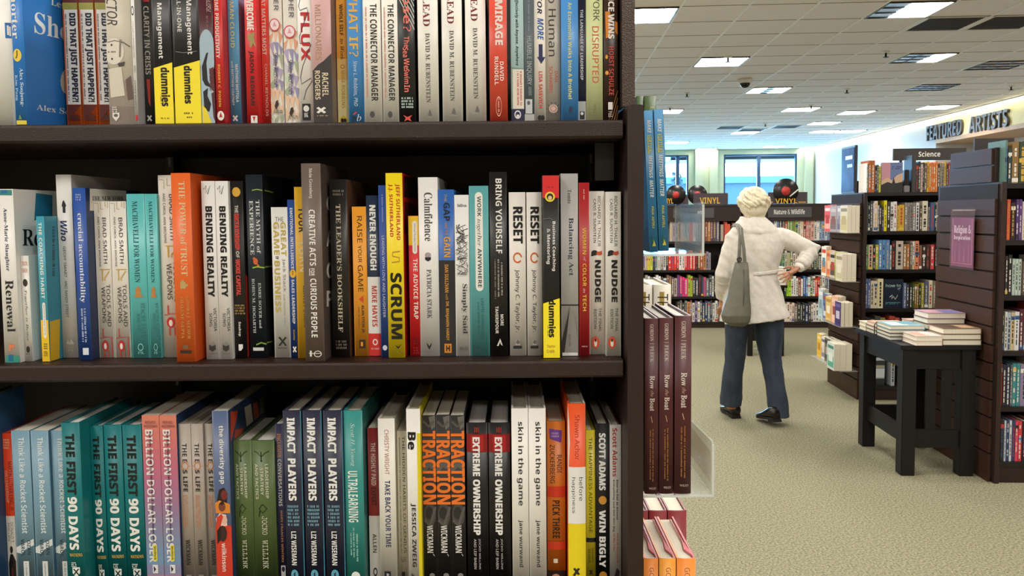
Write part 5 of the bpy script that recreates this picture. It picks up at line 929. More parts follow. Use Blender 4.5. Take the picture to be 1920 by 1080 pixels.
 B(662, 689, 388, 'f0a030', 'orange spine with dark capitals and a red triangle', (T('RAISE', 'N', .34, .7, 405, 455, '4a3218'), T('YOUR', 'N', .38, .64, 460, 492, '4a3218'), T('GAME', 'N', .34, .7, 497, 547, '4a3218'), Pg([(.35, 561), (.7, 554), (.7, 568)], 'd8502c'), T('ALAN STEIN JR.', 'B', .5, .74, 572, 625, '4a3218'), Mi(.3, .42, 576, 620, '8a6428'), Bd(.34, .78, 637, 653, '3a2a1a'), Bd(.45, .6, 641, 649, 'f0a030')), yb=668, hard=False),
 B(688, 713, 367, '26344a', 'navy white and red banded spine', (Bd(0, 1, 519, 625, 'e9e6e0'), Bd(0, 1, 625, 690, 'd8332e'), T('NEVER ENOUGH', 'W', .26, .72, 385, 506, 'f0eeea'), T('MIKE HAYES', 'B', .32, .72, 536, 612, 'c23a34'), Rg(.52, 641, .2, 6, 'f4e6e0', .4), Mi(.2, .85, 651, 656, 'f0b9b0', 1, 'H')), yb=668),
 B(712, 727, 348, '34509a', 'thin blue paperback with small pale capitals, left of the bright yellow one', (Mi(.4, .6, 365, 418, '9fb0dc'), T('LEADING WITH LOVE AND LAUGHTER', 'N', .34, .66, 442, 595, 'd6dcee'), El(.5, 652, .3, 5, 'd6dcee')), yb=670, hard=False),
 B(726, 757, 325, 'f6dc22', 'bright yellow hardcover with huge black capitals and a red cover', (T('JEFF SUTHERLAND', 'B', .56, .84, 345, 450, 'c8392c'), T('J.J. SUTHERLAND', 'B', .16, .42, 345, 444, 'c8392c'), Ln([(.3, 492), (.75, 490), (.75, 483), (.35, 480), (.35, 473), (.8, 471)], (.03, 1), 'c08a28'), T('SCRUM', 'W', .2, .86, 512, 635, '16150f'), Pg([(.4, 646), (.6, 654), (.8, 644), (.6, 650)], '2a2820'), Mi(.2, .85, 657, 660, '8a7a20', 1, 'H')), yb=671, board='c6211c', side=(Pg([(758, 378), (776, 384), (782, 420), (758, 440)], '5a1814'), Pg([(757, 330), (785, 335), (785, 372), (757, 370)], '2c1210')), d=.17, keep=1),
 B(767, 786, 405, 'd8262a', 'red paperback with yellow top, left of the clean white spine', (Bd(0, 1, 400, 460, 'f0c62c'), Rr(.38, .85, 414, 476, 'efe9e0', 5), T('Michael Bungay Stanier', 'N', .52, .72, 419, 472, '35353a'), T('THE ADVICE TRAP', 'B', .42, .86, 485, 598, 'f2e4de'), *[El(.4 + .18 * i, 635 + 5 * j, .06, 1.6, '6a1414') for i in range(3) for j in range(3)], Mi(.3, .85, 650, 664, 'a81c20', 3, 'H')), yb=668, hard=False),
 B(786, 823, 333, 'efedea', 'clean white hardcover with thin serif title and a small half black dot', (T('Calmfidence', 'R', .3, .72, 361, 452, '4a4a4e'), El(.46, 478, .16, 5, 'b0a0a8'), Pg([(.3, 482), (.62, 482), (.6, 487), (.46, 490), (.32, 487)], '26242a'), T('PATRICIA STARK', 'R', .38, .62, 505, 597, '5a5a5e'), Pg([(.32, 641), (.46, 649), (.6, 641), (.56, 648), (.46, 655), (.36, 648)], '1e1e22'), Mi(.3, .65, 657, 660, '7a7876', 1, 'H')), yb=668, board='dcd9d2'),
 B(823, 853, 356, '3568b6', 'blue over black hardcover with orange words', (Bd(0, 1, 488, 690, '2c2a2a'), T('THE', 'N', .4, .56, 364, 378, 'c9a86a'), T('GAP', 'B', .34, .74, 380, 414, '1c1a1e'), T('AND THE', 'N', .42, .58, 417, 441, 'd8a050'), T('GAIN', 'B', .34, .74, 444, 482, 'e8a83c'), T('DAN SULLIVAN', 'B', .36, .6, 496, 548, 'd89a40'), T('with', 'I', .4, .58, 551, 562, 'd89a40'), T('DR. BENJAMIN HARDY', 'B', .36, .6, 565, 638, 'd89a40'), Bd(.28, .74, 644, 661, 'e08c2c'), Bd(.38, .46, 647, 658, '2c2a2a'), Bd(.56, .64, 647, 658, '2c2a2a'), Bd(.44, .58, 651, 654, '2c2a2a')), yb=668),
 B(853, 881, 366, 'ecebe7', 'white paperback with a tangle of black scribbled letters', (Hh('Sullivan', 'R', .2, .85, 382, 388, '4a4a4c'), *[Ln([(random.uniform(.05, .95), y), (random.uniform(.05, .95), y + random.uniform(2, 9)), (random.uniform(.1, .9), y + random.uniform(-4, 6))], (.016, .55), '232325') for y in [420 + i * 2.1 for i in range(44)]], T('Simply Said', 'R', .42, .84, 532, 625, '2c2c2f'), Hh('WILEY', 'R', .25, .85, 650, 656, '55534f')), yb=668, hard=False),
 B(880, 917, 349, '5fa9ac', 'dusty teal paperback with a long white rounded label', (Rr(.3, .7, 360, 546, 'f2f0ea', 8), T('WORK', 'B', .42, .62, 368, 406, '35464a'), T('together', 'I', .36, .64, 411, 462, '35464a'), T('ANYWHERE', 'B', .42, .62, 466, 539, '35464a'), T('LISETTE SUTHERLAND', 'N', .56, .7, 560, 636, '35666a'), T('and K. JANENE NELSON', 'N', .36, .48, 566, 632, '35666a'), Hh('WILEY', 'R', .2, .8, 652, 659, '3a5a60')), yb=668, hard=False),
 B(919, 951, 323, '211f1e', 'tall black hardcover with bold white capitals', (T('BRING YOURSELF', 'B', .36, .72, 335, 475, 'f2efe8'), Mi(.62, .76, 492, 556, 'b0aca4'), Mi(.42, .56, 486, 560, 'b0aca4'), Mi(.24, .36, 486, 562, '8c8880'), T('MORI', 'B', .58, .76, 589, 610, 'eae6de'), T('TAHERIPOUR', 'B', .28, .46, 574, 625, 'eae6de'), Pg([(.35, 648), (.55, 634), (.7, 648), (.58, 645), (.55, 640), (.45, 648)], 'e0dcd4')), yb=668, board='8b8770'),
 B(955, 986, 361, 'ebe6dd', 'ivory spine with a red ring arrow, left of two alike', reset(), yb=667, g='ivory ring arrow spines'),
 B(988, 1018, 361, 'ebe6dd', 'ivory spine with a red ring arrow, beside the black and yellow guidebook', reset(), yb=667, g='ivory ring arrow spines'),
 B(1018, 1049, 329, '1c1b1c', 'black guidebook with red top and yellow foot on the middle shelf', (Bd(0, 1, 320, 371, 'dd2a2c'), Mi(.2, .75, 349, 353, '7a1a1a', 1, 'H'), El(.45, 369, .3, 9.5, 'f2d83a'), El(.45, 369, .2, 6.5, '2a2620'), El(.45, 371, .12, 4, 'e0c89a'), Ln([(.02, 411), (.4, 409), (.6, 412)], (.012, .5), '7a7a78'), T('Business Coaching', 'B', .54, .78, 415, 508, 'f2f0ea'), T('& Mentoring', 'B', .2, .46, 429, 495, 'f2f0ea'), Pg([(0, 569), (1, 559), (1, 690), (0, 690)], 'ffe92e'), T('dummies', 'W', .34, .74, 563, 632, K), Mi(.24, .32, 610, 632, '8a8020'), Hh('Taylor', 'N', .2, .72, 646, 653, 'b0642c'), Hh('Crabb', 'N', .2, .66, 655, 661, 'b0642c')), yb=672, hard=False, keep=1),
 B(1052, 1084, 326, 'b5b2ae', 'light grey spine with a pointed fountain pen nib at its foot', (T('Temte', 'R', .4, .62, 355, 382, '6a686a'), T('Balancing Act', 'R', .4, .74, 408, 517, '3a4258'), Ln([(0, 572), (1, 572)], (.02, 1.2), '2a2826'), Pg([(.02, 655), (.3, 590), (.5, 574), (.75, 590), (.98, 640), (.98, 667), (.02, 667)], '8f8b86'), Pg([(.02, 640), (.5, 574), (.35, 620), (.15, 667), (.02, 667)], '2b2928'), T('KAPLAN', 'N', .42, .56, 627, 648, '55524e'), Bd(.05, .95, 661, 668, 'e6e4de')), yb=668, hard=False),
 B(1086, 1105, 343, 'b3282a', 'thin red paperback with yellow capitals and a white word', (T('Tedrick', 'N', .4, .6, 355, 375, 'e0a09a') if 0 else Mi(.4, .6, 355, 375, 'e0b0a8'), T('WOMEN', 'B', .34, .7, 427, 477, 'e8c246'), T('of', 'I', .38, .66, 481, 490, 'f0e6dc'), T('COLOR', 'B', .34, .7, 494, 537, 'e8c246'), T('in', 'I', .38, .62, 541, 549, 'f0e6dc'), T('TECH', 'B', .34, .7, 552, 583, 'e8c246'), Mi(.25, .8, 648, 651, 'f0d8d0', 1, 'H')), yb=668, hard=False),
 B(1105, 1134, 359, 'eae5da', 'ivory paperback with tiny elephants and heavy black title, left of two alike', nudge(), yb=665, hard=False, g='ivory elephant paperbacks'),
 B(1135, 1164, 360, 'eae5da', 'ivory paperback with tiny elephants, last on the middle shelf', nudge(), yb=668, hard=False, g='ivory elephant paperbacks', board='c9c3b6'),
]
# ------------------------------------------------------------------ bottom shelf
def rocket(): return (T('Think Like a Rocket Scientist', 'B', .36, .7, 820, 1000, 'e3ebee'), Pg([(0, 1026), (.98, 1010), (.98, 1022), (.5, 1030), (.3, 1038), (0, 1036)], 'dfe4e4'), T('OZAN', 'B', .6, .8, 1013, 1040, '2c4450'), T('VAROL', 'B', .26, .46, 1011, 1043, '2c4450'), Bd(.36, .66, 1052, 1100, 'e6e6e2'), Mi(.44, .58, 1056, 1098, '8aa0aa'))
def first(d=0): return (T('THE FIRST', 'W', .24, .72, 813 + d, 926 + d, '16201f'), T('90 DAYS', 'W', .24, .74, 931 + d, 1029 + d, 'f0f0ea'), Hh('WATKINS', 'B', .22, .9, 1036 + d, 1042 + d, 'c9a848'), Mi(.3, .6, 1052 + d, 1062 + d, 'e0e6e2', 3, 'H'), Pg([(.35, 1062 + d), (.75, 1062 + d), (.75, 1073 + d), (.55, 1082 + d), (.35, 1073 + d)], 'e6eae6'), Ln([(.42, 1065 + d), (.68, 1076 + d)], (.04, 1), '16302f'), Ln([(.68, 1065 + d), (.42, 1076 + d)], (.04, 1), '16302f'))
def loser(): return tuple(Bd(0, 1, 770 + 18 * i, 790 + 18 * i, c) for i, c in enumerate(('e0876e', 'dd8272', 'd97e76', 'd6777a', 'd1727e', 'cb7086', 'c4718c', 'ba7392', 'b07697', 'a67a9b', '9c7fa0', '9385a4', '8b8baa', '8390b0', '7c95b6', '7799ba', '8a8eb0', 'a888a4'))) + (Hh('REEVES', 'N', .2, .8, 789, 794, '5a3c3a'), Hh('WIEDEMAN', 'N', .12, .9, 796, 801, '5a3c3a'), T('BILLION DOLLAR LOSER', 'B', .18, .62, 805, 1054, 'efe9ea'), T('The Epic Rise and Spectacular Fall of Adam Neumann and', 'B', .36, .54, 808, 1016, '2a2a36'), Bd(.4, .64, 1021, 1051, 'e9d94a'), T('WeWork', 'B', .45, .6, 1023, 1049, '3a3a30'), Bd(.35, .66, 1058, 1074, 'eceae8'), Pg([(.4, 1060), (.55, 1066), (.42, 1072)], '2a2a36'))
def eos(): return (T('THE E', 'B', .28, .66, 831, 866, '2f2a28'), Rg(.47, 873, .28, 7, 'cf7a4c', .22), *[Ln([(.47 + .3 * math.cos(a), 873 + 8 * math.sin(a)), (.47 + .42 * math.cos(a), 873 + 11 * math.sin(a))], (.02, .5), 'cf8a60') for a in [k * .785 for k in range(8)]], T('S LIFE', 'B', .28, .66, 880, 921, '2f2a28'), Mi(.4, .62, 927, 990, 'cf8a60', 2), Mi(.18, .38, 927, 990, 'cf8a60', 1), T('WICKMAN', 'B', .32, .7, 1011, 1058, '2f2a28'), Bd(.3, .75, 1076, 1090, '8a8078'))
def jocko(): return (Ln([(.1, 845), (.25, 848), (.42, 856), (.6, 848), (.78, 845)], (.02, .7), '1c2416'), Ln([(.42, 846), (.42, 862)], (.02, .7), '1c2416'), El(.42, 863, .04, 2, '1c2416'), T('LEADERSHIP', 'B', .58, .72, 869, 933, 'd3d2b8'), T('STRATEGY', 'B', .36, .5, 876, 927, 'd3d2b8'), T('AND TACTICS', 'B', .12, .26, 869, 935, 'd3d2b8'), Ln([(.42, 944), (.62, 952), (.42, 961), (.26, 953), (.42, 944)], (.02, .7), '1c2416'), Ln([(.3, 956), (.25, 968)], (.02, .7), '1c2416'), T('JOCKO', 'M', .38, .62, 967, 1001, 'd3d2b8'), T('WILLINK', 'M', .38, .62, 1011, 1064, 'd3d2b8'), Mi(.3, .7, 1074, 1082, '1c2416', 2, 'H'))
def impact(): return (Bd(.95, 1, 760, 1090, '3a7f98'), T('IMPACT', 'W', .24, .66, 783, 848, 'f0f0ee'), T('PLAYERS', 'W', .24, .66, 859, 937, 'f0f0ee'), Mi(.15, .8, 945, 986, '7aa6b8', 6, 'H'), T('LIZ WISEMAN', 'B', .32, .6, 995, 1058, 'f0f0ee'), El(.46, 1076, .2, 10, '5aa6c0'), Pg([(.4, 1074), (.5, 1070), (.52, 1086), (.44, 1084)], '24324a'))
def traction(): return (Pg([(.5, 782), (1, 779), (1, 800), (.7, 806)], '6a6762'), Ln([(.1, 790), (.5, 800), (.9, 790)], (.1, 2.5), '55524e'), Pg([(0, 872), (.6, 862), (1, 872), (1, 884), (.5, 876), (0, 890)], '605d58'), El(.5, 965, .45, 22, '4a4845'), El(.45, 962, .3, 12, '2b2a29'), Ln([(.1, 975), (.5, 985), (.95, 950)], (.1, 3), '5c5955'), T('TRACTION', 'W', .02, 1.0, 808, 945, 'f27a2a'), T('WICKMAN', 'B', .26, .72, 985, 1036, 'eceae6'), Ln([(.7, 1038), (.8, 1042)], (.02, 1), 'c0bdb6'), El(.6, 1078, .2, 4, '8a8680'))
def extreme(): return (Bd(0, 1, 813, 847, '8a1418'), Bd(.2, .8, 815, 845, 'b01a1e'), Pg([(.38, 800), (.6, 800), (.6, 810), (.38, 810)], 'a82a28'), Bd(.42, .46, 798, 812, '181718'), Bd(.52, .56, 798, 812, '181718'), T('EXTREME', 'W', .3, .62, 819, 891, 'efecea'), T('OWNERSHIP', 'W', .3, .62, 898, 1001, 'efecea'), T('JOCKO WILLINK', 'N', .52, .62, 1008, 1066, 'd6d2ce'), T('AND LEIF BABIN', 'N', .3, .42, 1009, 1065, 'd6d2ce'))
def skin(): return (T('skin in the game', 'B', .3, .72, 790, 947, '3a3a3e'), T('jane wurwand', 'B', .36, .66, 974, 1062, '3a3a3e'), Pg([(.4, 1078), (.6, 1084), (.45, 1088)], '55555a'))
BOT = [
 B(-46, -6, 748, '1f3f5e', 'tall dark blue book at the far left with its cover in shadow, bottom shelf', (), s=.02, d=.084, board='24486c'),
 B(-3, 26, 813, 'e8481f', 'red orange over white book with a black standing silhouette', (Mi(.1, .8, 822, 842, 'f0b9a0', 4, 'H'), T('MARTIN LUTHER KING, JR.', 'N', .46, .9, 865, 958, '5a1c10'), T('ON LEADERSHIP', 'N', .14, .44, 882, 942, 'f4c8b0'), Bd(0, 1, 967, 1100, 'e6e2da'), T('DONALD T.', 'N', .5, .8, 979, 1018, '55504a'), T('PHILLIPS', 'N', .16, .42, 980, 1014, '55504a'), El(.5, 1030, .16, 7, '2c2523'), Pg([(.36, 1038), (.64, 1038), (.92, 1052), (.9, 1100), (.12, 1100), (.1, 1056)], '1d1a1a'), Bd(.44, .6, 1064, 1084, '7a2420')), s=.05),
 B(26, 60, 808, '7ba0b3', 'pale steel blue spine with white rounded lettering, first of three beside the orange one', rocket(), s=.045, hard=False, g='pale steel blue rocket spines', board='4f7c98', d=.15),
 B(62, 96, 808, '7ba0b3', 'pale steel blue spine with white rounded lettering, middle of three', rocket(), s=.045, hard=False, g='pale steel blue rocket spines', board='4f7c98', d=.15),
 B(99, 132, 808, '7ba0b3', 'pale steel blue spine with its lettering half hidden by a dark teal book', rocket(), s=.05, hard=False, g='pale steel blue rocket spines', d=.15),
 B(120, 154, 793, '0f7478', 'dark teal hardcover with black and white capitals standing a little forward, first of four', first(), s=.02, keep=1, pages=PAGES_W, g='dark teal hardcovers', d=.15),
 B(164, 197, 799, '0f7478', 'dark teal hardcover with black and white capitals, second of the four teal ones', first(5), s=.045, pages=PAGES_W, g='dark teal hardcovers', d=.15),
 B(199, 232, 797, '0f7478', 'dark teal hardcover with black and white capitals, third of the four teal ones', first(3), s=.045, pages=PAGES_W, g='dark teal hardcovers', d=.15),
 B(234, 269, 797, '0f7478', 'dark teal hardcover with black and white capitals, beside the pink spines', first(3), s=.045, pages=PAGES_W, g='dark teal hardcovers', d=.15),
 B(271, 303, 779, 'd97e76', 'coral to violet fading spine with tall white capitals, left of two alike', loser(), s=.045, hard=False, g='coral to violet spines', d=.15),
 B(304, 336, 779, 'd97e76', 'coral to violet fading spine with tall white capitals, right of two alike', loser(), s=.045, hard=False, g='coral to violet spines', board='1c3a66', d=.15),
 B(338, 361, 795, 'b0a498', 'warm grey hardcover with a small orange sun ring, first of three alike', eos(), s=.05, g='warm grey sun ring books', d=.15),
 B(362, 385, 795, 'b0a498', 'warm grey hardcover with a small orange sun ring, middle of three alike', eos(), s=.05, g='warm grey sun ring books', d=.15),
 B(386, 408, 795, 'b0a498', 'warm grey hardcover with a small orange sun ring, touching the slate blue spine', eos(), s=.055, g='warm grey sun ring books', d=.15),
 B(402, 432, 771, '54658a', 'slate blue spine turning red at its foot, with painted faces', (T('the diversity gap', 'B', .32, .7, 798, 907, 'eceae4'), Bd(0, 1, 985, 1100, 'd23c28'), Pg([(.15, 938), (.3, 918), (.6, 914), (.8, 925), (.75, 945), (.1, 950)], '27191c'), El(.6, 928, .2, 9, '7a2c2a'), Pg([(.02, 943), (.3, 938), (.95, 945), (.95, 962), (.05, 962)], 'e08a2c'), El(.45, 950, .22, 9, '7c4434'), Pg([(.25, 945), (.5, 938), (.62, 944), (.45, 947)], '2a1c1c'), Pg([(.05, 972), (.3, 962), (.7, 965), (.75, 985), (.1, 990)], 'f0d2c4'), El(.58, 975, .18, 9, 'e8b8a4'), Pg([(.1, 970), (.4, 963), (.5, 968), (.3, 990), (.05, 992)], 'd04028'), El(.45, 1000, .26, 15, '3c2420'), Pg([(.1, 995), (.35, 985), (.3, 1012), (.1, 1020)], '1f1614'), T('wilkinson', 'B', .36, .66, 1018, 1071, 'f2e2dc')), board='35496a', s=.035, keep=1, hard=False, d=.17,
   side=(Pg([(432, 772), (446, 770), (440, 800), (432, 830)], 'c84a2c'), Pg([(446, 772), (456, 766), (460, 790), (452, 800), (446, 790)], '1f3a5a'), Pg([(458, 764), (470, 757), (474, 790), (462, 800)], 'd8cdb8'), Pg([(474, 756), (482, 752), (486, 780), (476, 788)], 'b85a34'), Pg([(486, 748), (494, 744), (496, 772), (488, 778)], '8a8478'), Pg([(440, 806), (456, 802), (452, 822), (438, 826)], 'b8482c'))),
 B(436, 474, 826, '56693a', 'olive green hardcover with cream capitals and thin black lines, left of two', jocko(), s=.05, g='olive green hardcovers', d=.14, pages=PAGES_W),
 B(475, 517, 826, '56693a', 'olive green hardcover with cream capitals and thin black lines, right of two', jocko(), s=.05, g='olive green hardcovers', d=.14, pages=PAGES_W),
 B(519, 533, 795, '2a2c54', 'thin indigo spine with orange and white condensed capitals', (T('INCLUSIVE', 'B', .2, .72, 813, 858, 'cf8a68'), T('CONVERSATIONS', 'B', .2, .72, 861, 949, 'd6d2d0'), T('MARY-FRANCES WINTERS', 'B', .42, .7, 957, 1054, 'c88a58'), Bd(.3, .9, 1060, 1090, 'e0dedc'), El(.6, 1067, .22, 5, '2a2c44')), s=.055, hard=False),
 B(534, 568, 770, '272a40', 'dark navy hardcover with bold white capitals, first of three alike', impact(), s=.025, g='dark navy hardcovers', d=.17),
 B(571, 606, 770, '272a40', 'dark navy hardcover with bold white capitals, middle of three alike', impact(), s=.025, g='dark navy hardcovers', d=.17),
 B(609, 645, 770, '272a40', 'dark navy hardcover with bold white capitals, touching the teal spine', impact(), s=.025, g='dark navy hardcovers', d=.17),
 B(647, 682, 770, '35918c', 'teal hardcover with white script over narrow white capitals', (T('Scott H. Young', 'I', .32, .6, 793, 873, 'cfe4e0'), T('ULTRALEARNING', 'B', .18, .7, 882, 978, 'eaf0ea'), Mi(.55, .68, 1000, 1052, '9fcbc4'), Mi(.38, .5, 988, 1045, '9fcbc4'), Mi(.24, .34, 998, 1042, '9fcbc4'), El(.5, 1080, .24, 10, 'eaf0ea')), board='1f6462', s=.028, d=.17),
 B(691, 711, 803, '8a2424', 'dark red over pale grey paperback', (Bd(0, 1, 967, 1100, 'd9d6ce'), T('THE HIGHLY PAID', 'B', .28, .72, 830, 910, 'd3bfae'), T('EXPERT', 'B', .28, .72, 914, 948, '3a1414'), T('ALLEN', 'B', .32, .66, 1001, 1036, '2a2826'), Rg(.5, 1072, .2, 8, '2a2826', .4)), s=.05, hard=False),
 B(711, 743, 785, 'e9e5da', 'cream hardcover with pale red and navy capitals', (T('CHRISTY WRIGHT', 'N', .38, .64, 805, 889, 'b06a5c'), T('TAKE BACK YOUR TIME', 'B', .36, .68, 900, 1025, '2e3560'), Bd(.24, .62, 1070, 1100, '1c2436'), Hh('R', 'R', .36, .54, 1074, 1082, 'e9e5da')), board='a9a38a', s=.04, d=.16),
 B(745, 763, 809, 'ddd5bd', 'thin cream paperback with spaced dark capitals and a fine second line', (T('THE HIDDEN HABITS OF GENIUS', 'N', .56, .86, 818, 1037, '4a463c'), Mi(.2, .36, 820, 1036, '8a8472'), Mi(.2, .8, 1044, 1054, '8a8472', 3, 'H'), Bd(.3, .65, 1072, 1086, '26241f'), Mi(.75, .85, 1062, 1090, '8a8472')), s=.055, hard=False),
 B(764, 791, 767, 'edeae2', 'white hardcover with a yellow right edge and a bold short black title', (Bd(.76, 1, 812, 1100, 'e6d322'), T('Be', 'W', .1, .66, 810, 842, '17171a'), T('JESSICA ZWEIG', 'B', .22, .6, 943, 1062, '2a2a2c'), Pg([(.2, 1074), (.5, 1080), (.25, 1088)], '3a3a3c')), board='d8c81f', s=.03, d=.17),
 B(792, 818, 779, '2f2d2b', 'charcoal paperback with huge orange capitals, left of three alike', traction(), s=.045, hard=False, g='charcoal paperbacks with orange capitals', board='2a2826'),
 B(819, 845, 778, '2f2d2b', 'charcoal paperback with huge orange capitals, middle of three alike', traction(), s=.045, hard=False, g='charcoal paperbacks with orange capitals', board='2a2826'),
 B(846, 872, 779, '2f2d2b', 'charcoal paperback with huge orange capitals, beside the black red glowing spine', traction(), s=.045, hard=False, g='charcoal paperbacks with orange capitals', board='1c1b1a'),
 B(876, 915, 793, '1a191a', 'black hardcover with a red glow behind white capitals, left of two', extreme(), s=.045, g='black hardcovers with a red glow', board='141314', d=.15, pages=PAGES_W),
 B(917, 957, 793, '1a191a', 'black hardcover with a red glow behind white capitals, right of two', extreme(), s=.045, g='black hardcovers with a red glow', d=.15, pages=PAGES_W),
 B(960, 991, 766, 'eeeae2', 'white hardcover with a lowercase grey title, left of two alike on the bottom shelf', skin(), s=.03, g='white hardcovers with lowercase titles', d=.17),
 B(992, 1024, 766, 'eeeae2', 'white hardcover with a lowercase grey title, beside the burnt orange spine', skin(), s=.03, g='white hardcovers with lowercase titles', d=.17),
 B(1026, 1060, 790, 'c9701c', 'burnt orange spine with red bands and a tilted purple label', (Pg([(.12, 803), (.82, 806), (.78, 829), (.16, 822)], '6a3f9a'), Mi(.25, .7, 809, 820, 'b09ad0', 2, 'H'), T('RANDI', 'N', .55, .8, 852, 885, '3a2414'), T('ZUCKERBERG', 'N', .16, .42, 833, 905, '3a2414'), Bd(0, 1, 911, 931, 'cf3b1c'), T('PICK THREE', 'B', .28, .68, 937, 1008, '2a1c12'), Bd(0, 1, 1014, 1029, 'cf3b1c'), Bd(.32, .56, 1046, 1054, 'e6d8c0'), Bd(0, 1, 1069, 1100, '1d1a1a'), El(.45, 1088, .32, 16, 'c79a84'), Rg(.45, 1088, .44, 20, '2a1a16', .3)), s=.045, keep=1),
 B(1065, 1098, 757, 'ea541a', 'hardcover with orange, white and yellow bands and a torn jacket edge', (T('Shawn Achor', 'N', .4, .68, 777, 862, 'b33c1c'), Bd(0, 1, 875, 981, 'efede8'), T('before', 'N', .62, .86, 894, 938, '3a3a3c'), T('happiness', 'N', .18, .42, 894, 961, '3a3a3c'), Bd(0, 1, 981, 1100, 'f0d81f'), Pg([(0, 760), (.08, 790), (.12, 830), (.04, 880), (.08, 930), (0, 960)], 'e6e3da'), Ln([(.3, 1078), (.6, 1064)], (.08, 1.6), '2a2820'), Ln([(.32, 1064), (.6, 1076)], (.08, 1.6), '2a2820')), s=.022, board='e0dcd0', keep=1, d=.16),
 B(1099, 1117, 807, 'ead52a', 'yellow spine with small black capitals and a black bar', (T('THE HAPPINESS ADVANTAGE', 'N', .3, .66, 820, 998, '3a3418'), Bd(0, 1, 1008, 1016, '1a1814'), T('SHAWN', 'N', .56, .8, 1027, 1054, '3a3418'), T('ACHOR', 'N', .2, .44, 1028, 1055, '3a3418'), Ln([(.35, 1068), (.65, 1076)], (.08, 1.2), '2a2820'), Ln([(.65, 1068), (.35, 1076)], (.08, 1.2), '2a2820')), s=.05),
 B(1117, 1143, 795, '1b191a', 'black spine with heavy white capitals and an orange mark between', (T('SCOTT ADAMS', 'W', .22, .7, 812, 918, 'f2f0ec'), El(.48, 937, .3, 8, 'e09a3c'), T('WIN BIGLY', 'W', .22, .7, 956, 1062, 'f2f0ec'), El(.5, 1078, .3, 8, 'c9882c')), s=.045, board='3a0e0e'),
 B(1143, 1167, 797, 'cfcbc5', 'grey spine with a red name over small black lines, last on the bottom shelf', (T('Scott Adams', 'B', .24, .66, 802, 893, 'b8302c'), T('How to Fail at Almost', 'B', .58, .74, 899, 974, '2c2a2a'), T('Everything and Still Win Big', 'B', .26, .42, 899, 996, '2c2a2a'), T('Kind of the Story', 'B', .58, .74, 999, 1054, 'b8403a'), T('of My Life', 'B', .26, .42, 999, 1032, 'b8403a'), Pg([(.4, 1078), (.6, 1064), (.85, 1070), (.8, 1082), (.5, 1086)], '2a2826')), s=.045, board='3c1418'),
]
for zs, yr, bk in ((ZT, 120, TOP), (ZM, 500, MID), (ZB, 920, BOT)):
    row(zs, yr, bk, dfl=.025 if zs == ZT else .03)
# front cover of the blue book, seen beside its spine
for o in list(S.objects):
    if o.get('label', '').startswith('blue hardcover with a yellow clock'):
        w_ = max(v.co.x for v in [c for c in o.children if c.name.startswith('cover')][0].data.vertices)
        X1 = o.location.x + w_; zb = o.location.z; m = MB(); k = 0
        def side_text(t, f, xa, ta, ba, xb, tb, bb, c):
            global k
            v, fc = glyphs(t, f); P = []
            for a, b in v:
                px = xa + (xb - xa) * a; top = ta + (tb - ta) * a; bot = ba + (bb - ba) * a
                p = at_x(px, bot + (top - bot) * b, X1)
                P.append((w_ + .0004, min(max(p.y - o.location.y, .001), .16), max(p.z - zb, .001)))
            m.add(P, fc, mat(c, .4, name='print'))
        side_text('Less', 'R', 95, -3, 9, 128, 6, 20, 'e8f0f8')
        side_text('Shorter', 'R', 64, 21, 62, 205, 62, 96, 'e8f0f8')
        side_text('Alex Soojung', 'R', 68, 195, 209, 178, 212, 226, 'e8f0f8')
        p = [at_x(126 + 13 * math.cos(t), 153 + 24 * math.sin(t), X1) for t in [k * .4 for k in range(16)]]
        m.add([(w_ + .0003, min(max(q.y - o.location.y, .001), .16), q.z - zb) for q in p], [tuple(range(16))], mat('d8d4c8', .4, name='print'))
        m.build('cover_print', [c for c in o.children if c.name.startswith('cover')][0])

# ------------------------------------------------------------------ the near bookcase
XS = at_y(1168, 460, Y0).x            # right end of the shelves
XP0 = at_y(1176.5, 600, Y0 - .012).x; XP1 = at_y(1206.5, 600, Y0 - .012).x
ZP = at_y(1190, 196, Y0 - .012).z
XU0 = at_y(1166.5, 100, Y0 + .012).x; XU1 = at_y(1190.5, 100, Y0 + .012).x
XL_ = -1.0
bc = thing('bookcase', 'tall dark espresso bookcase filled with business books, in the foreground', 'bookcase', (-.4, Y0, 0))
def bcpart(mb, name): return mb.build(name, bc, (0, 0, 0), origin=None)
def shift(mb): mb.v = [v - Vector((-.4, Y0, 0)) for v in mb.v]; return mb
for z, nm in ((ZT, 0), (ZM, 1), (ZB, 2), (ZB - .33, 3), (ZB - .66, 4)):
    m = MB(); xr = XS if z > ZB - .01 else XS
    # board with a rounded front lip
    prof = [(Y0 + .3, z), (Y0 + .004, z), (Y0 + .0008, z - .0012), (Y0, z - .004), (Y0, z - SHELF_T + .003), (Y0 + .003, z - SHELF_T), (Y0 + .3, z - SHELF_T)]
    m.prism([(XL_ + .02, y, q) for y, q in prof], (xr - XL_ - .02, 0, 0), ESPRESSO)
    shift(m).build('shelf', bc)
m = MB(); m.box(XL_, XP0, Y0 + .302, Y0 + .32, 0.02, 1.98, ESPRESSO_IN); shift(m).build('back_panel', bc)
m = MB(); m.box(XP0, XP1, Y0 - .012, Y0 + .008, 0, ZP - .006, STILE)
m.prism([(XP0, Y0 - .012, ZP - .006), (XP1, Y0 - .012, ZP - .006), (XP1, Y0 - .012, ZP - .001), (XP1 - .003, Y0 - .012, ZP), (XP0 + .004, Y0 - .012, ZP), (XP0, Y0 - .012, ZP - .005)], (0, .02, 0), STILE)
m.box(XP0, XP0 + .005, Y0 + .0085, Y0 + .62, 0, ZP - .001, STILE); shift(m).build('end_panel', bc)
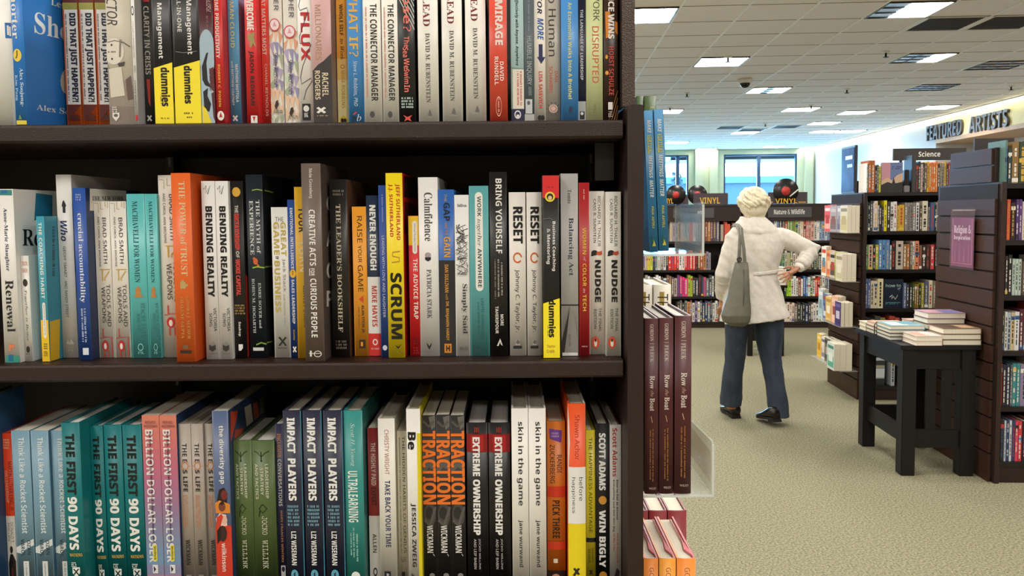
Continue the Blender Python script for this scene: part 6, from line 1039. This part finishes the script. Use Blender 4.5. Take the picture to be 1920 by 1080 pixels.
m = MB(); m.box(XU0, XU1, Y0 + .012, Y0 + .5, ZP + .0005, 1.98, mat('4a3a33', .3, .35, 500, .2, name='glossy_end_panel', detail=1)); shift(m).build('upper_end_panel', bc)  # paler grey brown stands in for light reflected off this panel
m = MB(); m.box(XL_, XL_ + .02, Y0 - .012, Y0 + .3, 0, 1.98, STILE); shift(m).build('left_panel', bc)
m = MB(); m.box(XL_ + .02, XP0, Y0 + .01, Y0 + .03, 0, ZB - .66 - SHELF_T - .001, ESPRESSO); shift(m).build('kick_board', bc)
for x in (XS - .008, -.55):
    m = MB(); m.box(x - .012, x, Y0 + .27, Y0 + .301, ZB - .3, ZP + .02, DARKMETAL)
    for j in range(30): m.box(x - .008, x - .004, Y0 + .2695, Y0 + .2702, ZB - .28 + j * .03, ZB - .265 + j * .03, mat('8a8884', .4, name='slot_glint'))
    shift(m).build('shelf_standard', bc)
m = MB(); m.box(XS - .03, XS - .004, Y0 + .06, Y0 + .1, ZT - SHELF_T - .052, ZT - SHELF_T - .001, mat('0e0d0d', .3, name='black_bracket')); shift(m).build('shelf_bracket', bc)
# slatted end of the same case, facing the aisle on the right
m = MB(); xs = XP0 + .0055; z = .12; m.box(xs, xs + .004, Y0 + .01, Y0 + .6, .02, ZP - .02, GROOVE)
while z < ZP - .1: m.box(xs, xs + .011, Y0 + .01, Y0 + .6, z, z + .068, SLAT); z += .075
shift(m).build('slat_panel', bc)
XW = xs + .011

# ------------------------------------------------------------------ clear holders hooked on the slats, and the books in them
def holder(label, y0, y1, z, xo, hin, hout, back=None, ins=None):
    t = thing('book_holder', label, 'holder', (XW, y0, z), group='clear book holders')
    x = xo - XW; d = y1 - y0; e = .003
    m = MB(); m.box(0, x, 0, d, -e, 0, ACRYL, .001); m.box(-.002, .0, -.0, d, -.02, .06, ACRYL); m.build('tray', t)
    m = MB(); m.prism([(x, 0, -e), (x, d, -e), (x, d, hin), (x, .004, hout), (x, 0, hout - .004)], (e, 0, 0), ACRYL)
    m.build('lip', t)
    m = MB(); m.prism([(x, -.0012, -e), (x + e, -.0012, -e), (x + e, -.0012, hout - .004), (x, -.0012, hout - .004)], (0, .0011, 0), ACRYL_EDGE); m.box(0, x, -.0012, -.0001, -e, 0, ACRYL_EDGE); m.build('polished_edge', t)
    if ins:
        m = MB(); m.quad((x + e + .0004, .02, .01), (x + e + .0004, d - .02, .01), (x + e + .0004, d - .02, min(hin, hout) - .01), (x + e + .0004, .02, min(hin, hout) - .012), ins); m.build('label_card', t)
    return t
YE = Y0 + .015
def endbook(label, x0, x1, ytop, ybot, Y, c, items=(), lean=0, yref=None, depth=.15, hard=True, board=None, group=None, pages=None, xmin=None):
    yr = yref or (ytop + ybot) / 2
    X0 = at_y(x0, yr, Y).x; X1 = at_y(x1, yr, Y).x
    if xmin is not None: X0 = max(X0, xmin)
    zb = at_y((x0 + x1) / 2, ybot, Y).z; h = at_y((x0 + x1) / 2, ytop, Y).z - zb
    def zmap(u, py): return at_y(x0 + u * (x1 - x0), py, Y).z - zb
    dx = math.tan(lean) * h / 2
    return spine_book(label, X1 - X0, h, depth, (X0 - dx, Y, zb + abs(math.sin(lean)) * 0), c, board, items, (), zmap, None, hard, lean, 0, group, None, pages), X1, zb
rtb = lambda d: (T('GORDON', 'R', .36, .64, 606 + d, 637 + d, 'd3c2b4'), Ln([(.34, 642 + d), (.66, 642 + d)], (.02, .6), 'b89a8c'), T('FLECK', 'R', .36, .64, 647 + d, 677 + d, 'd3c2b4'), T('Row', 'R', .36, .72, 702 + d, 727 + d, 'e3d6c8'), T('the', 'I', .42, .66, 730 + d, 742 + d, 'c9a58c'), T('Boat', 'R', .36, .72, 744 + d, 768 + d, 'e3d6c8'), Ln([(.45, 778 + d), (.55, 790 + d)], (.03, .8), 'c08a6a'), Mi(.54, .66, 802 + d, 902 + d, 'b0743c'), Mi(.34, .46, 804 + d, 898 + d, 'b0743c'), Hh('WILEY', 'R', .3, .85, 911 + d, 915 + d, 'c0a898'))
Yr = 1.05
_, _, zr = endbook('maroon hardcover next to the dark end panel, innermost of three alike in the clear holder', 1209, 1234, 597, 925.5, Yr, '4e1f23', rtb(2), group='maroon hardcovers in the clear holder', xmin=XW + .004, pages=PAGES_W)
endbook('maroon hardcover, middle of three alike in the clear holder', 1236, 1262, 596, 925.2, Yr, '4e1f23', rtb(0), group='maroon hardcovers in the clear holder', pages=PAGES_W)
endbook('maroon hardcover facing the aisle, outermost of three alike in the clear holder', 1265, 1296, 592, 925, Yr, '4e1f23', rtb(-4), group='maroon hardcovers in the clear holder', pages=PAGES_W)
holder('clear plastic holder carrying the maroon hardcovers', Yr - .004, Yr + .17, zr - .0008, at_y(1333, 880, Yr).x, .065, .072, ins=clearmat('pinkish_card', (.96, .9, .87), .6, .3, 'c9b2a4'))
mv = lambda d: (T('MAKE', 'X', .32, .74, 224 + d, 249 + d, 'e6eef0'), T('VIRTUAL', 'X', .32, .74, 252 + d, 288 + d, 'd9cf4a'), Ln([(.3, 253 + d), (.3, 287 + d)], (.03, .8), 'd9cf4a'), T('MEETINGS', 'X', .32, .74, 291 + d, 333 + d, 'e6eef0'), T('MATTER', 'X', .32, .74, 337 + d, 369 + d, 'e6eef0'), T('PAUL AXTELL', 'X', .42, .68, 386 + d, 428 + d, 'd3c94a'), Pg([(.35, 461 + d), (.55, 449 + d), (.75, 461 + d)], 'cfc23c'), Pg([(.35, 450 + d), (.45, 444 + d), (.55, 450 + d), (.45, 458 + d)], '2c6a4a'))
Yb = 1.06
_, _, zb1 = endbook('bright blue paperback leaning against the slatted end, left of two alike', 1212.5, 1229, 207, 473, Yb, '2f7fb0', mv(1), lean=-.042, hard=False, group='bright blue leaning paperbacks', depth=.14, xmin=XW + .009)
endbook('bright blue paperback leaning beside its twin, nearer the clear holder lip', 1231, 1249, 205, 471, Yb, '2f7fb0', mv(-1), lean=-.042, hard=False, group='bright blue leaning paperbacks', depth=.14)
holder('clear plastic holder with a wide empty lip beside the bright blue paperbacks', Yb - .006, Yb + .17, zb1 - .002, at_y(1314, 440, Yb).x, .064, .068, ins=clearmat('printed_card', (.95, .95, .93), .66, .3, 'c2c4be'))
Yg = 1.24
for i, (xa, xb, lb) in enumerate(((1194, 1206, 'olive green book high on the slatted end, half hidden by the end panel'), (1208, 1230, 'olive green book with yellow lettering above the bright blue paperbacks'))):
    endbook(lb, xa, xb, 180, 330, Yg, '4c6434', (T('LEAD', 'R', .5, .85, 199, 240, 'd8cf9a'),), group='olive green books on the slatted end', depth=.12)
Yt = 1.28
th = lambda: (Bd(.33, .6, 547, 572, 'c9ae58'), T('THE', 'N', .22, .82, 551, 592, '2f2d2c'))
for i, (xa, xb, lb) in enumerate(((1192, 1223, 'cream hardcover with a gold square behind its capitals, half hidden by the end panel'), (1225, 1258, 'cream hardcover with a gold square behind its capitals, behind the maroon ones'))):
    _, _, zt_ = endbook(lb, xa, xb, 534, 760, Yt, 'e3dccb', th(), group='cream gold square hardcovers', depth=.15, pages=PAGES, xmin=XW + .003)
holder('clear plastic holder on the slatted end hidden behind the maroon hardcovers', Yt - .004, Yt + .16, zt_ - .001, at_y(1266, 740, Yt).x, .06, .06)
Yd = 1.31
for i, (xa, xb, lb) in enumerate(((1196, 1215, 'dark red hardcover under the maroon holder, against the slats'), (1217, 1250, 'dark red hardcover with white page tops under the maroon holder, middle one'), (1252, 1287, 'dark red hardcover with white page tops under the maroon holder, nearest the aisle'))):
    _, _, zd = endbook(lb, xa, xb, 957, 1210, Yd, '8a1f24', (), group='dark red hardcovers under the maroon ones', depth=.13, pages=PAGES, yref=980, xmin=XW + .003)
Yo = 1.06
go = lambda: (T('GORDON', 'N', .4, .68, 1063, 1120, 'a8641c'),)
for i, (xa, xb, c, lb) in enumerate(((1207, 1234, 'f08a22', 'orange hardcover at the very bottom, against the slatted end'), (1236, 1267, 'ee9c26', 'amber orange hardcover at the very bottom, between two deeper orange ones'), (1269, 1304, 'f08a22', 'orange hardcover at the very bottom, outermost with red cover lining'))):
    o, X1, zo = endbook(lb, xa, xb, 1047, 1370, Yo, c, go(), group='orange hardcovers at the bottom of the end panel', depth=.15, pages=PAGES, yref=1060, board='b8323a', xmin=XW + .002)
    w_ = X1 - o.location.x; hh = max(v.co.z for v in o.children[0].data.vertices)
    m = MB()                                          # folded jacket flap standing between the pages and the board
    m.prism([(w_ * .62, .03, hh - .002), (w_ * .9, .012, hh - .002), (w_ * .93, .012, hh - .002), (w_ * .80, .06, hh - .002), (w_ * .72, .14, hh - .002), (w_ * .69, .14, hh - .002), (w_ * .76, .06, hh - .002)], (0, 0, .0022), mat('d8737a', .6, name='pink_endpaper')); m.build('jacket_flap', o)
# ------------------------------------------------------------------ the woman walking away
YP = 5.5; PM = YP / F
P0 = Vector((at_y(1414, 600, YP).x, YP, 0))
def pp(px, py, dy=0): return at_y(px, py, YP + dy) - P0 if dy == 0 else Vector((at_y(px, py, YP).x, YP + dy, at_y(px, py, YP).z)) - P0
woman = thing('person', 'white haired person seen from behind in a pale grey jacket and jeans, hand on hip', 'person', P0)
SKIN = mat('b98468', .55, .08, 60, name='skin')
def ering(px0, px1, py, ry, dy=0, n=24, py1=None, pw=1.0):
    a = pp(px0, py, dy); b = pp(px1, py1 if py1 is not None else py, dy); c = (a + b) / 2; rx = (b.x - a.x) / 2; o = []
    for k in range(n):
        t = 2 * math.pi * k / n; cs, sn = math.cos(t), math.sin(t)
        x = math.copysign(abs(cs) ** pw, cs); y = math.copysign(abs(sn) ** pw, sn)
        o.append(Vector((c.x + rx * x, c.y + ry * y, c.z + (b.z - a.z) / 2 * x)))
    return o
def hollow(name, rings, m, thick=.006): pass
# body: one continuous surface
b = MB()
hc = pp(1413, 384)
b.sphere(hc + Vector((0, .005, .01)), .084, SKIN, 24, (.95, 1.12, 1.22))
b.sphere(hc + Vector((0, .05, -.062)), .055, SKIN, 18, (1, .95, .9))                       # jaw and chin
b.tube([hc + Vector((0, .1, .02)), hc + Vector((0, .118, -.012)), hc + Vector((0, .105, -.024))], [.01, .017, .014], SKIN, 10)   # nose
b.tube([hc + Vector((-.025, .098, -.05)), hc + Vector((0, .104, -.049)), hc + Vector((.025, .098, -.05))], [.006, .009, .006], SKIN, 8)  # lips
for s in (-1, 1):
    b.sphere(hc + Vector((s * .084, .0, -.006)), .026, SKIN, 12, (.4, .75, 1.2))              # ears
    b.sphere(hc + Vector((s * .03, .082, .022)), .02, SKIN, 12, (1.1, .7, .6))                # brow and lids
b.loft([ering(1396, 1430, 428, .058), ering(1398, 1429, 412, .054), ering(1399, 1428, 396, .056, .005)], SKIN)
b.loft([ering(1384, 1450, 596, .07), ering(1376, 1458, 586, .1), ering(1380, 1452, 545, .1), ering(1384, 1448, 515, .095), ering(1378, 1454, 480, .105), ering(1374, 1458, 450, .1), ering(1380, 1452, 434, .075), ering(1396, 1432, 424, .055)], SKIN)
SHL, ELL, WRL = pp(1377, 446), pp(1357, 515, -.01), pp(1362, 566, .12)
SHR, ELR, WRR = pp(1460, 444), pp(1519, 469, -.05), pp(1485, 500, -.13)
b.tube([SHL, (SHL + ELL) / 2, ELL, (ELL + WRL) / 2, WRL], [.048, .044, .036, .032, .024], SKIN, 14)
b.tube([SHR, (SHR + ELR) / 2, ELR, (ELR + WRR) / 2, WRR], [.048, .044, .036, .032, .023], SKIN, 14)
for (h0, h1, h2, h3) in ((pp(1382, 605), pp(1381, 690, .06), pp(1380, 745, .1), pp(1380, 772, .12)), (pp(1442, 605), pp(1445, 690, .0), pp(1453, 750, -.05), pp(1455, 778, -.07))):
    b.tube([h0, h1, h2, h3], [.075, .052, .043, .036], SKIN, 16)
# hand on the hip: palm, four fingers spread down-left over the hip, thumb forward
def hand(W, dirs, palm_c, palm_d, palm_r):
    b.tube([W, palm_c - palm_d * .02, palm_c + palm_d * .03], [.022, .03, .03], SKIN, 12, True, .55)
    for k, (p0, p1, p2, r) in enumerate(dirs): b.tube([palm_c, p0, p1, p2], [.012, r, r * .92, r * .72], SKIN, 8)
pc = pp(1473, 507, -.135); pd = (pp(1460, 514, -.14) - pp(1478, 505, -.13)).normalized()
hand(WRR, [(pp(1462, 508, -.14), pp(1453, 511, -.14), pp(1446, 514, -.13), .0085), (pp(1463, 512, -.145), pp(1455, 517, -.145), pp(1449, 521, -.135), .009), (pp(1465, 516, -.145), pp(1459, 522, -.145), pp(1454, 527, -.135), .0085), (pp(1468, 519, -.14), pp(1464, 526, -.14), pp(1461, 531, -.135), .0075),
     (pp(1476, 499, -.11), pp(1469, 500, -.08), pp(1463, 503, -.06), .0095)], pc, pd, .03)
pl = pp(1364, 577, .13)
hand(WRL, [(pl + Vector((-.02, .02, -.05)), pl + Vector((-.018, .03, -.08)), pl + Vector((-.012, .03, -.1)), .008), (pl + Vector((0, .025, -.055)), pl + Vector((.002, .035, -.088)), pl + Vector((.006, .034, -.11)), .0085), (pl + Vector((.02, .02, -.05)), pl + Vector((.022, .03, -.082)), pl + Vector((.024, .03, -.102)), .008), (pl + Vector((.034, .01, -.042)), pl + Vector((.038, .016, -.066)), pl + Vector((.04, .016, -.082)), .007), (pl + Vector((-.03, .0, -.02)), pl + Vector((-.036, .01, -.045)), pl + Vector((-.034, .016, -.062)), .009)], pl, Vector((0, .3, -1)).normalized(), .03)
me = baked(b, 'body', [('REMESH', dict(mode='VOXEL', voxel_size=.0045)), ('SMOOTH', dict(factor=.5, iterations=3))])
me.materials.clear(); me.materials.append(SKIN); me.polygons.foreach_set('use_smooth', [True] * len(me.polygons))
link('body', me, woman)
# eyes
m = MB()
for s in (-1, 1): m.sphere(hc + Vector((s * .03, .088, .014)), .0115, mat('eeeae4', .2, name='eye_white'), 12); m.sphere(hc + Vector((s * .03, .0965, .014)), .0052, mat('2b3a4a', .15, name='iris'), 10)
m.build('eyes', woman)
# hair: short, full, swept
h = MB(); HAIR = mat('e2d8bc', .55, .16, 26, .6, name='white_blond_hair', stretch=(3.5, 3.5, .8), detail=5)
h.sphere(hc + Vector((0, -.004, .03)), .097, HAIR, 28, (.99, 1.08, 1.0))
h.sphere(hc + Vector((0, -.03, -.012)), .088, HAIR, 24, (1.02, .82, .95))
h.sphere(hc + Vector((-.045, -.005, -.005)), .055, HAIR, 16, (.95, 1, 1.25)); h.sphere(hc + Vector((.047, -.002, -.002)), .053, HAIR, 16, (.95, 1, 1.25))
h.loft([ering(1396, 1430, 409, .03, -.035), ering(1391, 1434, 399, .045, -.03), ering(1387, 1438, 386, .06, -.02)], HAIR)
r = random.Random(9)
for i in range(60):                                     # swept locks
    t = r.uniform(0, 6.28); e = r.uniform(-.15, 1.2)
    if math.sin(t) > .55 and e < .75: continue
    p = lambda t, e, q: hc + Vector((math.cos(t) * math.cos(e) * .097 * q, -.006 + math.sin(t) * math.cos(e) * .103 * q, .026 + math.sin(e) * .097 * q))
    h.tube([p(t, e, .97), p(t + .25, e - .14, 1.035), p(t + .5, e - .34, 1.03), p(t + .68, e - .55, .96)], [.01, .016, .014, .005], HAIR, 7, True, .6)
me = baked(h, 'hair', [('REMESH', dict(mode='VOXEL', voxel_size=.0045)), ('SMOOTH', dict(factor=.4, iterations=2))])
me.materials.clear(); me.materials.append(HAIR); me.polygons.foreach_set('use_smooth', [True] * len(me.polygons)); link('hair', me, woman)
# mask loop seen at her right cheek
m = MB(); m.tube([hc + Vector((.086, .012, -.012)), hc + Vector((.083, .04, -.045)), hc + Vector((.066, .085, -.055))], .004, mat('1c1c1e', .6, name='black_elastic'), 8)
rg = [[hc + Vector((math.sin(a) * .066 * s, .045 + math.cos(a) * .066 * s, z)) for a in [(-1.25 + 2.5 * i / 10) for i in range(11)]] for z, s in ((-.095, .85), (-.07, 1.0), (-.04, 1.02), (-.018, .9))]
mk = MB(); mkm = mat('1c1c1e', .6, name='black_elastic')
for i in range(3):
    for j in range(10): m.quad(rg[i][j] + Vector((0, .012, 0)), rg[i][j + 1] + Vector((0, .012, 0)), rg[i + 1][j + 1] + Vector((0, .012, 0)), rg[i + 1][j] + Vector((0, .012, 0)), mkm)
m.build('face_mask', woman)
# jacket
JK = mat('d4cec3', .85, .06, 45, .35, name='pale_grey_cotton')
j = MB()
tor = [(606, 1352, 1479, .19, 0, 590), (597, 1354, 1476, .188, 0, 583), (577, 1358, 1470, .178, 0, 571), (555, 1361, 1465, .165), (535, 1363, 1459, .15), (520, 1365, 1455, .138), (512, 1366, 1453, .134), (504, 1365, 1455, .138), (485, 1364, 1462, .142), (465, 1364, 1468, .145), (450, 1366, 1470, .135), (440, 1369, 1467, .12), (432, 1374, 1460, .1), (425, 1381, 1450, .085), (418, 1386, 1440, .075)]
n = 48; rings = []
rr = random.Random(4); ph = [rr.uniform(0, 6.28) for _ in range(12)]
for q in tor:
    py, x0, x1, ry = q[:4]; rg_ = ering(x0, x1, py, ry, 0, n, q[5] if len(q) > 5 else None, .88)
    c = sum(rg_, Vector()) / n; out = []
    for k, v in enumerate(rg_):
        t = 2 * math.pi * k / n
        amp = .006 * max(0, (py - 515) / 80) + (.0035 if 500 < py < 560 else .0018)
        d = math.sin(t * 7 + ph[0] + py * .02) * amp + math.sin(t * 13 + ph[1]) * amp * .5
        out.append(c + (v - c) * (1 + d / .15))
    rings.append(out)
j.loft(rings, JK)
for SH, EL, WR, rad, IN in ((pp(1377, 447), ELL, WRL, [.064, .064, .058, .052, .047, .047], pp(1386, 432)), (pp(1459, 443), ELR, WRR, [.07, .066, .058, .05, .043, .044], pp(1440, 434))):
    mid = (SH + EL) / 2; m2 = (EL + WR) / 2; e2 = WR + (EL - WR) * .12
    j.tube([IN, (IN + SH) / 2, SH, mid, EL, m2, e2], [.03, .052] + rad[:5], JK, 24)
    for f in (.25, .5, .78, .93):                         # creases at the elbow and forearm
        p = EL + (WR - EL) * (f - .3) if f > .4 else SH + (EL - SH) * (f + .5)
        dd = (WR - EL).normalized() if f > .4 else (EL - SH).normalized()
        rr_ = rad[2] * (1 - .12 * f) + .004
        j.tube([p - dd * .012, p, p + dd * .012], [rr_ - .006, rr_, rr_ - .006], JK, 20)
cu = WRR + (ELR - WRR) * .12; j.tube([cu + (ELR - WRR) * .16, cu], [.0485, .0475], JK, 24)      # turned cuff
# collar
j.loft([ering(1368, 1463, 437, .122, .0), ering(1370, 1461, 432, .122, .0), ering(1376, 1453, 423, .11, .005), ering(1384, 1441, 413, .088, .01), ering(1389, 1435, 406, .075, .012)], JK)
me = baked(j, 'jacket', [('REMESH', dict(mode='VOXEL', voxel_size=.006)), ('SMOOTH', dict(factor=.5, iterations=4))])
# folds: displace along normals
import mathutils.noise as mno
hz0 = pp(1400, 512).z
nrm = [v.normal.copy() for v in me.vertices]
for v, nv in zip(me.vertices, nrm):
    p = v.co.copy()
    s = mno.noise(Vector((p.x * 9, p.y * 9, p.z * 4.5))) * .008 + mno.noise(Vector((p.x * 24 + p.z * 14, p.y * 20, p.z * 13))) * .006
    v.co = p + nv * s
me.materials.clear(); me.materials.append(JK); me.polygons.foreach_set('use_smooth', [True] * len(me.polygons)); jk = link('jacket', me, woman)
# elastic waist gather at the back, a raised ribbed band
m = MB(); xs_ = [1402 + i * 2.0 for i in range(26)]
def backy(px, py):
    o = pp(px, py); best = None
    for v in me.vertices:
        if abs(v.co.x - o.x) < .008 and abs(v.co.z - o.z) < .008 and (best is None or v.co.y < best): best = v.co.y
    return best if best is not None else -.13
rgs = []
for i, x in enumerate(xs_):
    yc = 512 - (x - 1400) * .1; y_ = backy(x, yc); k = .002 if i % 2 else .0055
    o = pp(x, yc); rgs.append([Vector((o.x, y_ - k * math.cos(t) * 1.0 - .001, o.z + .013 * math.sin(t))) for t in [2 * math.pi * q / 10 for q in range(10)]])
m.loft(rgs, JK); m.build('waist_gather', jk)
# white shirt cuff
m = MB(); m.tube([WRR + (ELR - WRR) * .11, WRR - (ELR - WRR) * .02], [.036, .034], mat('efeae2', .8, name='white_cuff'), 18); m.build('shirt_cuff', jk)
# jeans
JN = mat('2c3645', .85, .3, 22, .3, name='denim', detail=5, stretch=(1, 1, .35))
d = MB()
d.loft([ering(1362, 1470, 560, .13), ering(1361, 1470, 585, .14), ering(1363, 1467, 600, .12)], JN)
legs = ([(588, 1361, 1406, .13, .0), (606, 1361, 1402, .122, .0), (635, 1362, 1400, .112, .01), (660, 1363, 1399, .1, .03), (685, 1363, 1398, .088, .05), (705, 1361, 1397, .082, .07), (730, 1360, 1398, .085, .09), (750, 1359, 1399, .09, .11), (766, 1360, 1397, .094, .12)],
        [(585, 1408, 1469, .135, .0), (604, 1414, 1467, .128, .0), (630, 1417, 1466, .118, .0), (652, 1422, 1464, .105, -.0), (668, 1425, 1462, .095, -.01), (690, 1429, 1463, .085, -.03), (715, 1432, 1466, .082, -.04), (745, 1435, 1470, .088, -.055), (775, 1437, 1472, .094, -.065)])
for L in legs:
    rings = []
    for i in range(len(L) * 3 - 2):
        f = i / 3; a = int(f); g = f - a; q = L[a]; w2 = L[min(a + 1, len(L) - 1)]
        y, x0, x1, ry, dy = [q[k] + (w2[k] - q[k]) * g for k in range(5)]
        k1 = 1 + .5 * math.sin(i * 2.1) if 655 < y < 705 or y > 745 else .3
        rings.append(ering(x0 - k1 * .8, x1 + k1 * .8, y, ry, dy, 24))
    d.loft(rings, JN)
me = baked(d, 'jeans', [('REMESH', dict(mode='VOXEL', voxel_size=.007)), ('SMOOTH', dict(factor=.5, iterations=2))])
nrm = [v.normal.copy() for v in me.vertices]
for v, nv in zip(me.vertices, nrm): v.co += nv * (mno.noise(Vector((v.co.x * 14, v.co.y * 14, v.co.z * 8))) * .005)
me.materials.clear(); me.materials.append(JN); me.polygons.foreach_set('use_smooth', [True] * len(me.polygons)); link('jeans', me, woman)
# shoes
SH_ = mat('17120f', .28, name='black_leather'); SO = mat('0e0c0b', .6, name='shoe_sole')
def shoe(hx, heel_y, yaw, pitch, zoff, length=.25):
    M = Matrix.Translation(Vector((hx, heel_y, zoff))) @ Matrix.Rotation(yaw, 4, 'Z') @ Matrix.Rotation(pitch, 4, 'X')
    prof = [(.0, .03, .0, .085), (.012, .037, .0, .1), (.05, .04, .0, .105), (.09, .041, .0, .09), (.13, .045, .0, .07), (.18, .047, .0, .056), (.22, .038, .0, .044), (.245, .022, .004, .034)]
    m = MB(); rings = []
    for y, wx, z0, z1 in prof:
        z0 += .022
        rings.append([M @ Vector((wx * math.copysign(abs(math.cos(t)) ** .8, math.cos(t)), y, (z0 + z1) / 2 + (z1 - z0) / 2 * math.sin(t))) for t in [2 * math.pi * k / 18 for k in range(18)]])
    m.loft(rings, SH_); s = m.build('shoe', woman)
    m = MB(); ot = [(-.03, .002), (-.036, .03), (-.04, .07), (-.036, .1), (-.044, .15), (-.044, .19), (-.03, .235), (0, .25), (.03, .235), (.046, .19), (.044, .15), (.036, .1), (.04, .07), (.036, .03), (.03, .002)]
    p0 = [M @ Vector((x, y, .012)) for x, y in ot]; m.prism(p0, (M.to_3x3() @ Vector((0, 0, .018))), SO)
    hl = [M @ Vector((x, y, .0)) for x, y in ((-.034, .0), (-.036, .06), (.036, .06), (.034, 0))]; m.prism(hl, (M.to_3x3() @ Vector((0, 0, .014))), SO); m.build('sole', s)
fl_ = at_z(1381, 785, 0) - P0; fr_ = at_z(1455, 803, 0) - P0
shoe(fl_.x, fl_.y, .12, 0, 0)
shoe(fr_.x + .008, fr_.y - .0, .2, -.16, .042)
# shoulder bag
BAG = mat('5f5c4e', .5, .1, 30, .15, name='olive_grey_leather'); BAGD = mat('46443a', .5, name='bag_seam')
bg = thing('shoulder_bag', 'slouchy olive grey leather bag hanging from the left shoulder of the walking person', 'bag', P0)
m = MB()
bagr = []
for py, x0, x1, dyc, ry in ((488, 1364, 1386, -.2, .01), (500, 1361, 1386, -.21, .025), (520, 1355, 1386, -.225, .04), (545, 1348, 1386, -.24, .05), (565, 1340, 1387, -.25, .058), (582, 1334, 1386, -.26, .064), (594, 1337, 1384, -.26, .056), (602, 1350, 1377, -.25, .025)):
    bagr.append(ering(x0, x1, py, ry, dyc + .0, 28, None, .7))
m.loft(bagr, BAG)
me = baked(m, 'body', [('REMESH', dict(mode='VOXEL', voxel_size=.005)), ('SMOOTH', dict(factor=.5, iterations=4))])
nrm = [v.normal.copy() for v in me.vertices]
for v, nv in zip(me.vertices, nrm): v.co += nv * (mno.noise(Vector((v.co.x * 10, v.co.y * 8, v.co.z * 5))) * .008)
me.materials.clear(); me.materials.append(BAG); me.polygons.foreach_set('use_smooth', [True] * len(me.polygons)); bagme = me; link('bag_body', me, bg)
def dense(q, k=8): return [q[i] + (q[i + 1] - q[i]) * (j / k) for i in range(len(q) - 1) for j in range(k)] + [q[-1]]
def strap_tube(m, q): q = dense(q); m.tube(q, [.011] * len(q), BAG, 12, True, .35)
m = MB()
strap_tube(m, [pp(1368, 494, -.215), pp(1371, 465, -.2), pp(1375, 440, -.165), pp(1378, 427, -.1), pp(1379, 424, -.04), pp(1379, 428, .05), pp(1374, 450, .13)])
m.build('strap', bg)
m = MB(); strap_tube(m, [pp(1380, 494, -.215), pp(1379, 465, -.2), pp(1378, 440, -.168), pp(1382, 427, -.1), pp(1383, 424, -.04), pp(1383, 428, .05), pp(1379, 450, .13)]); m.build('strap', bg)
m = MB(); ring = [pp(1369, 483, -.222) + Vector((.014 * math.cos(t), 0, .014 * math.sin(t))) for t in [k * .524 for k in range(13)]]
m.tube(ring, .004, DARKMETAL, 8); m.build('ring', bg)
m = MB(); m.tube([pp(1376, 500, -.245), pp(1372, 545, -.295), pp(1366, 588, -.318)], .004, BAGD, 8, True, .6); m.build('seam', bg)

# rest the bag and its straps on the jacket instead of in it
from mathutils.bvhtree import BVHTree
jb = BVHTree.FromPolygons([v.co for v in jk.data.vertices], [tuple(q.vertices) for q in jk.data.polygons])
for o in [c for c in bg.children]:
    for _ in range(6):
        for v in o.data.vertices:
            loc, nv, _i, dist = jb.find_nearest(v.co)
            s = (v.co - loc).dot(nv)
            if s < .007: v.co = v.co + nv * (.008 - s)
    o.data.update()
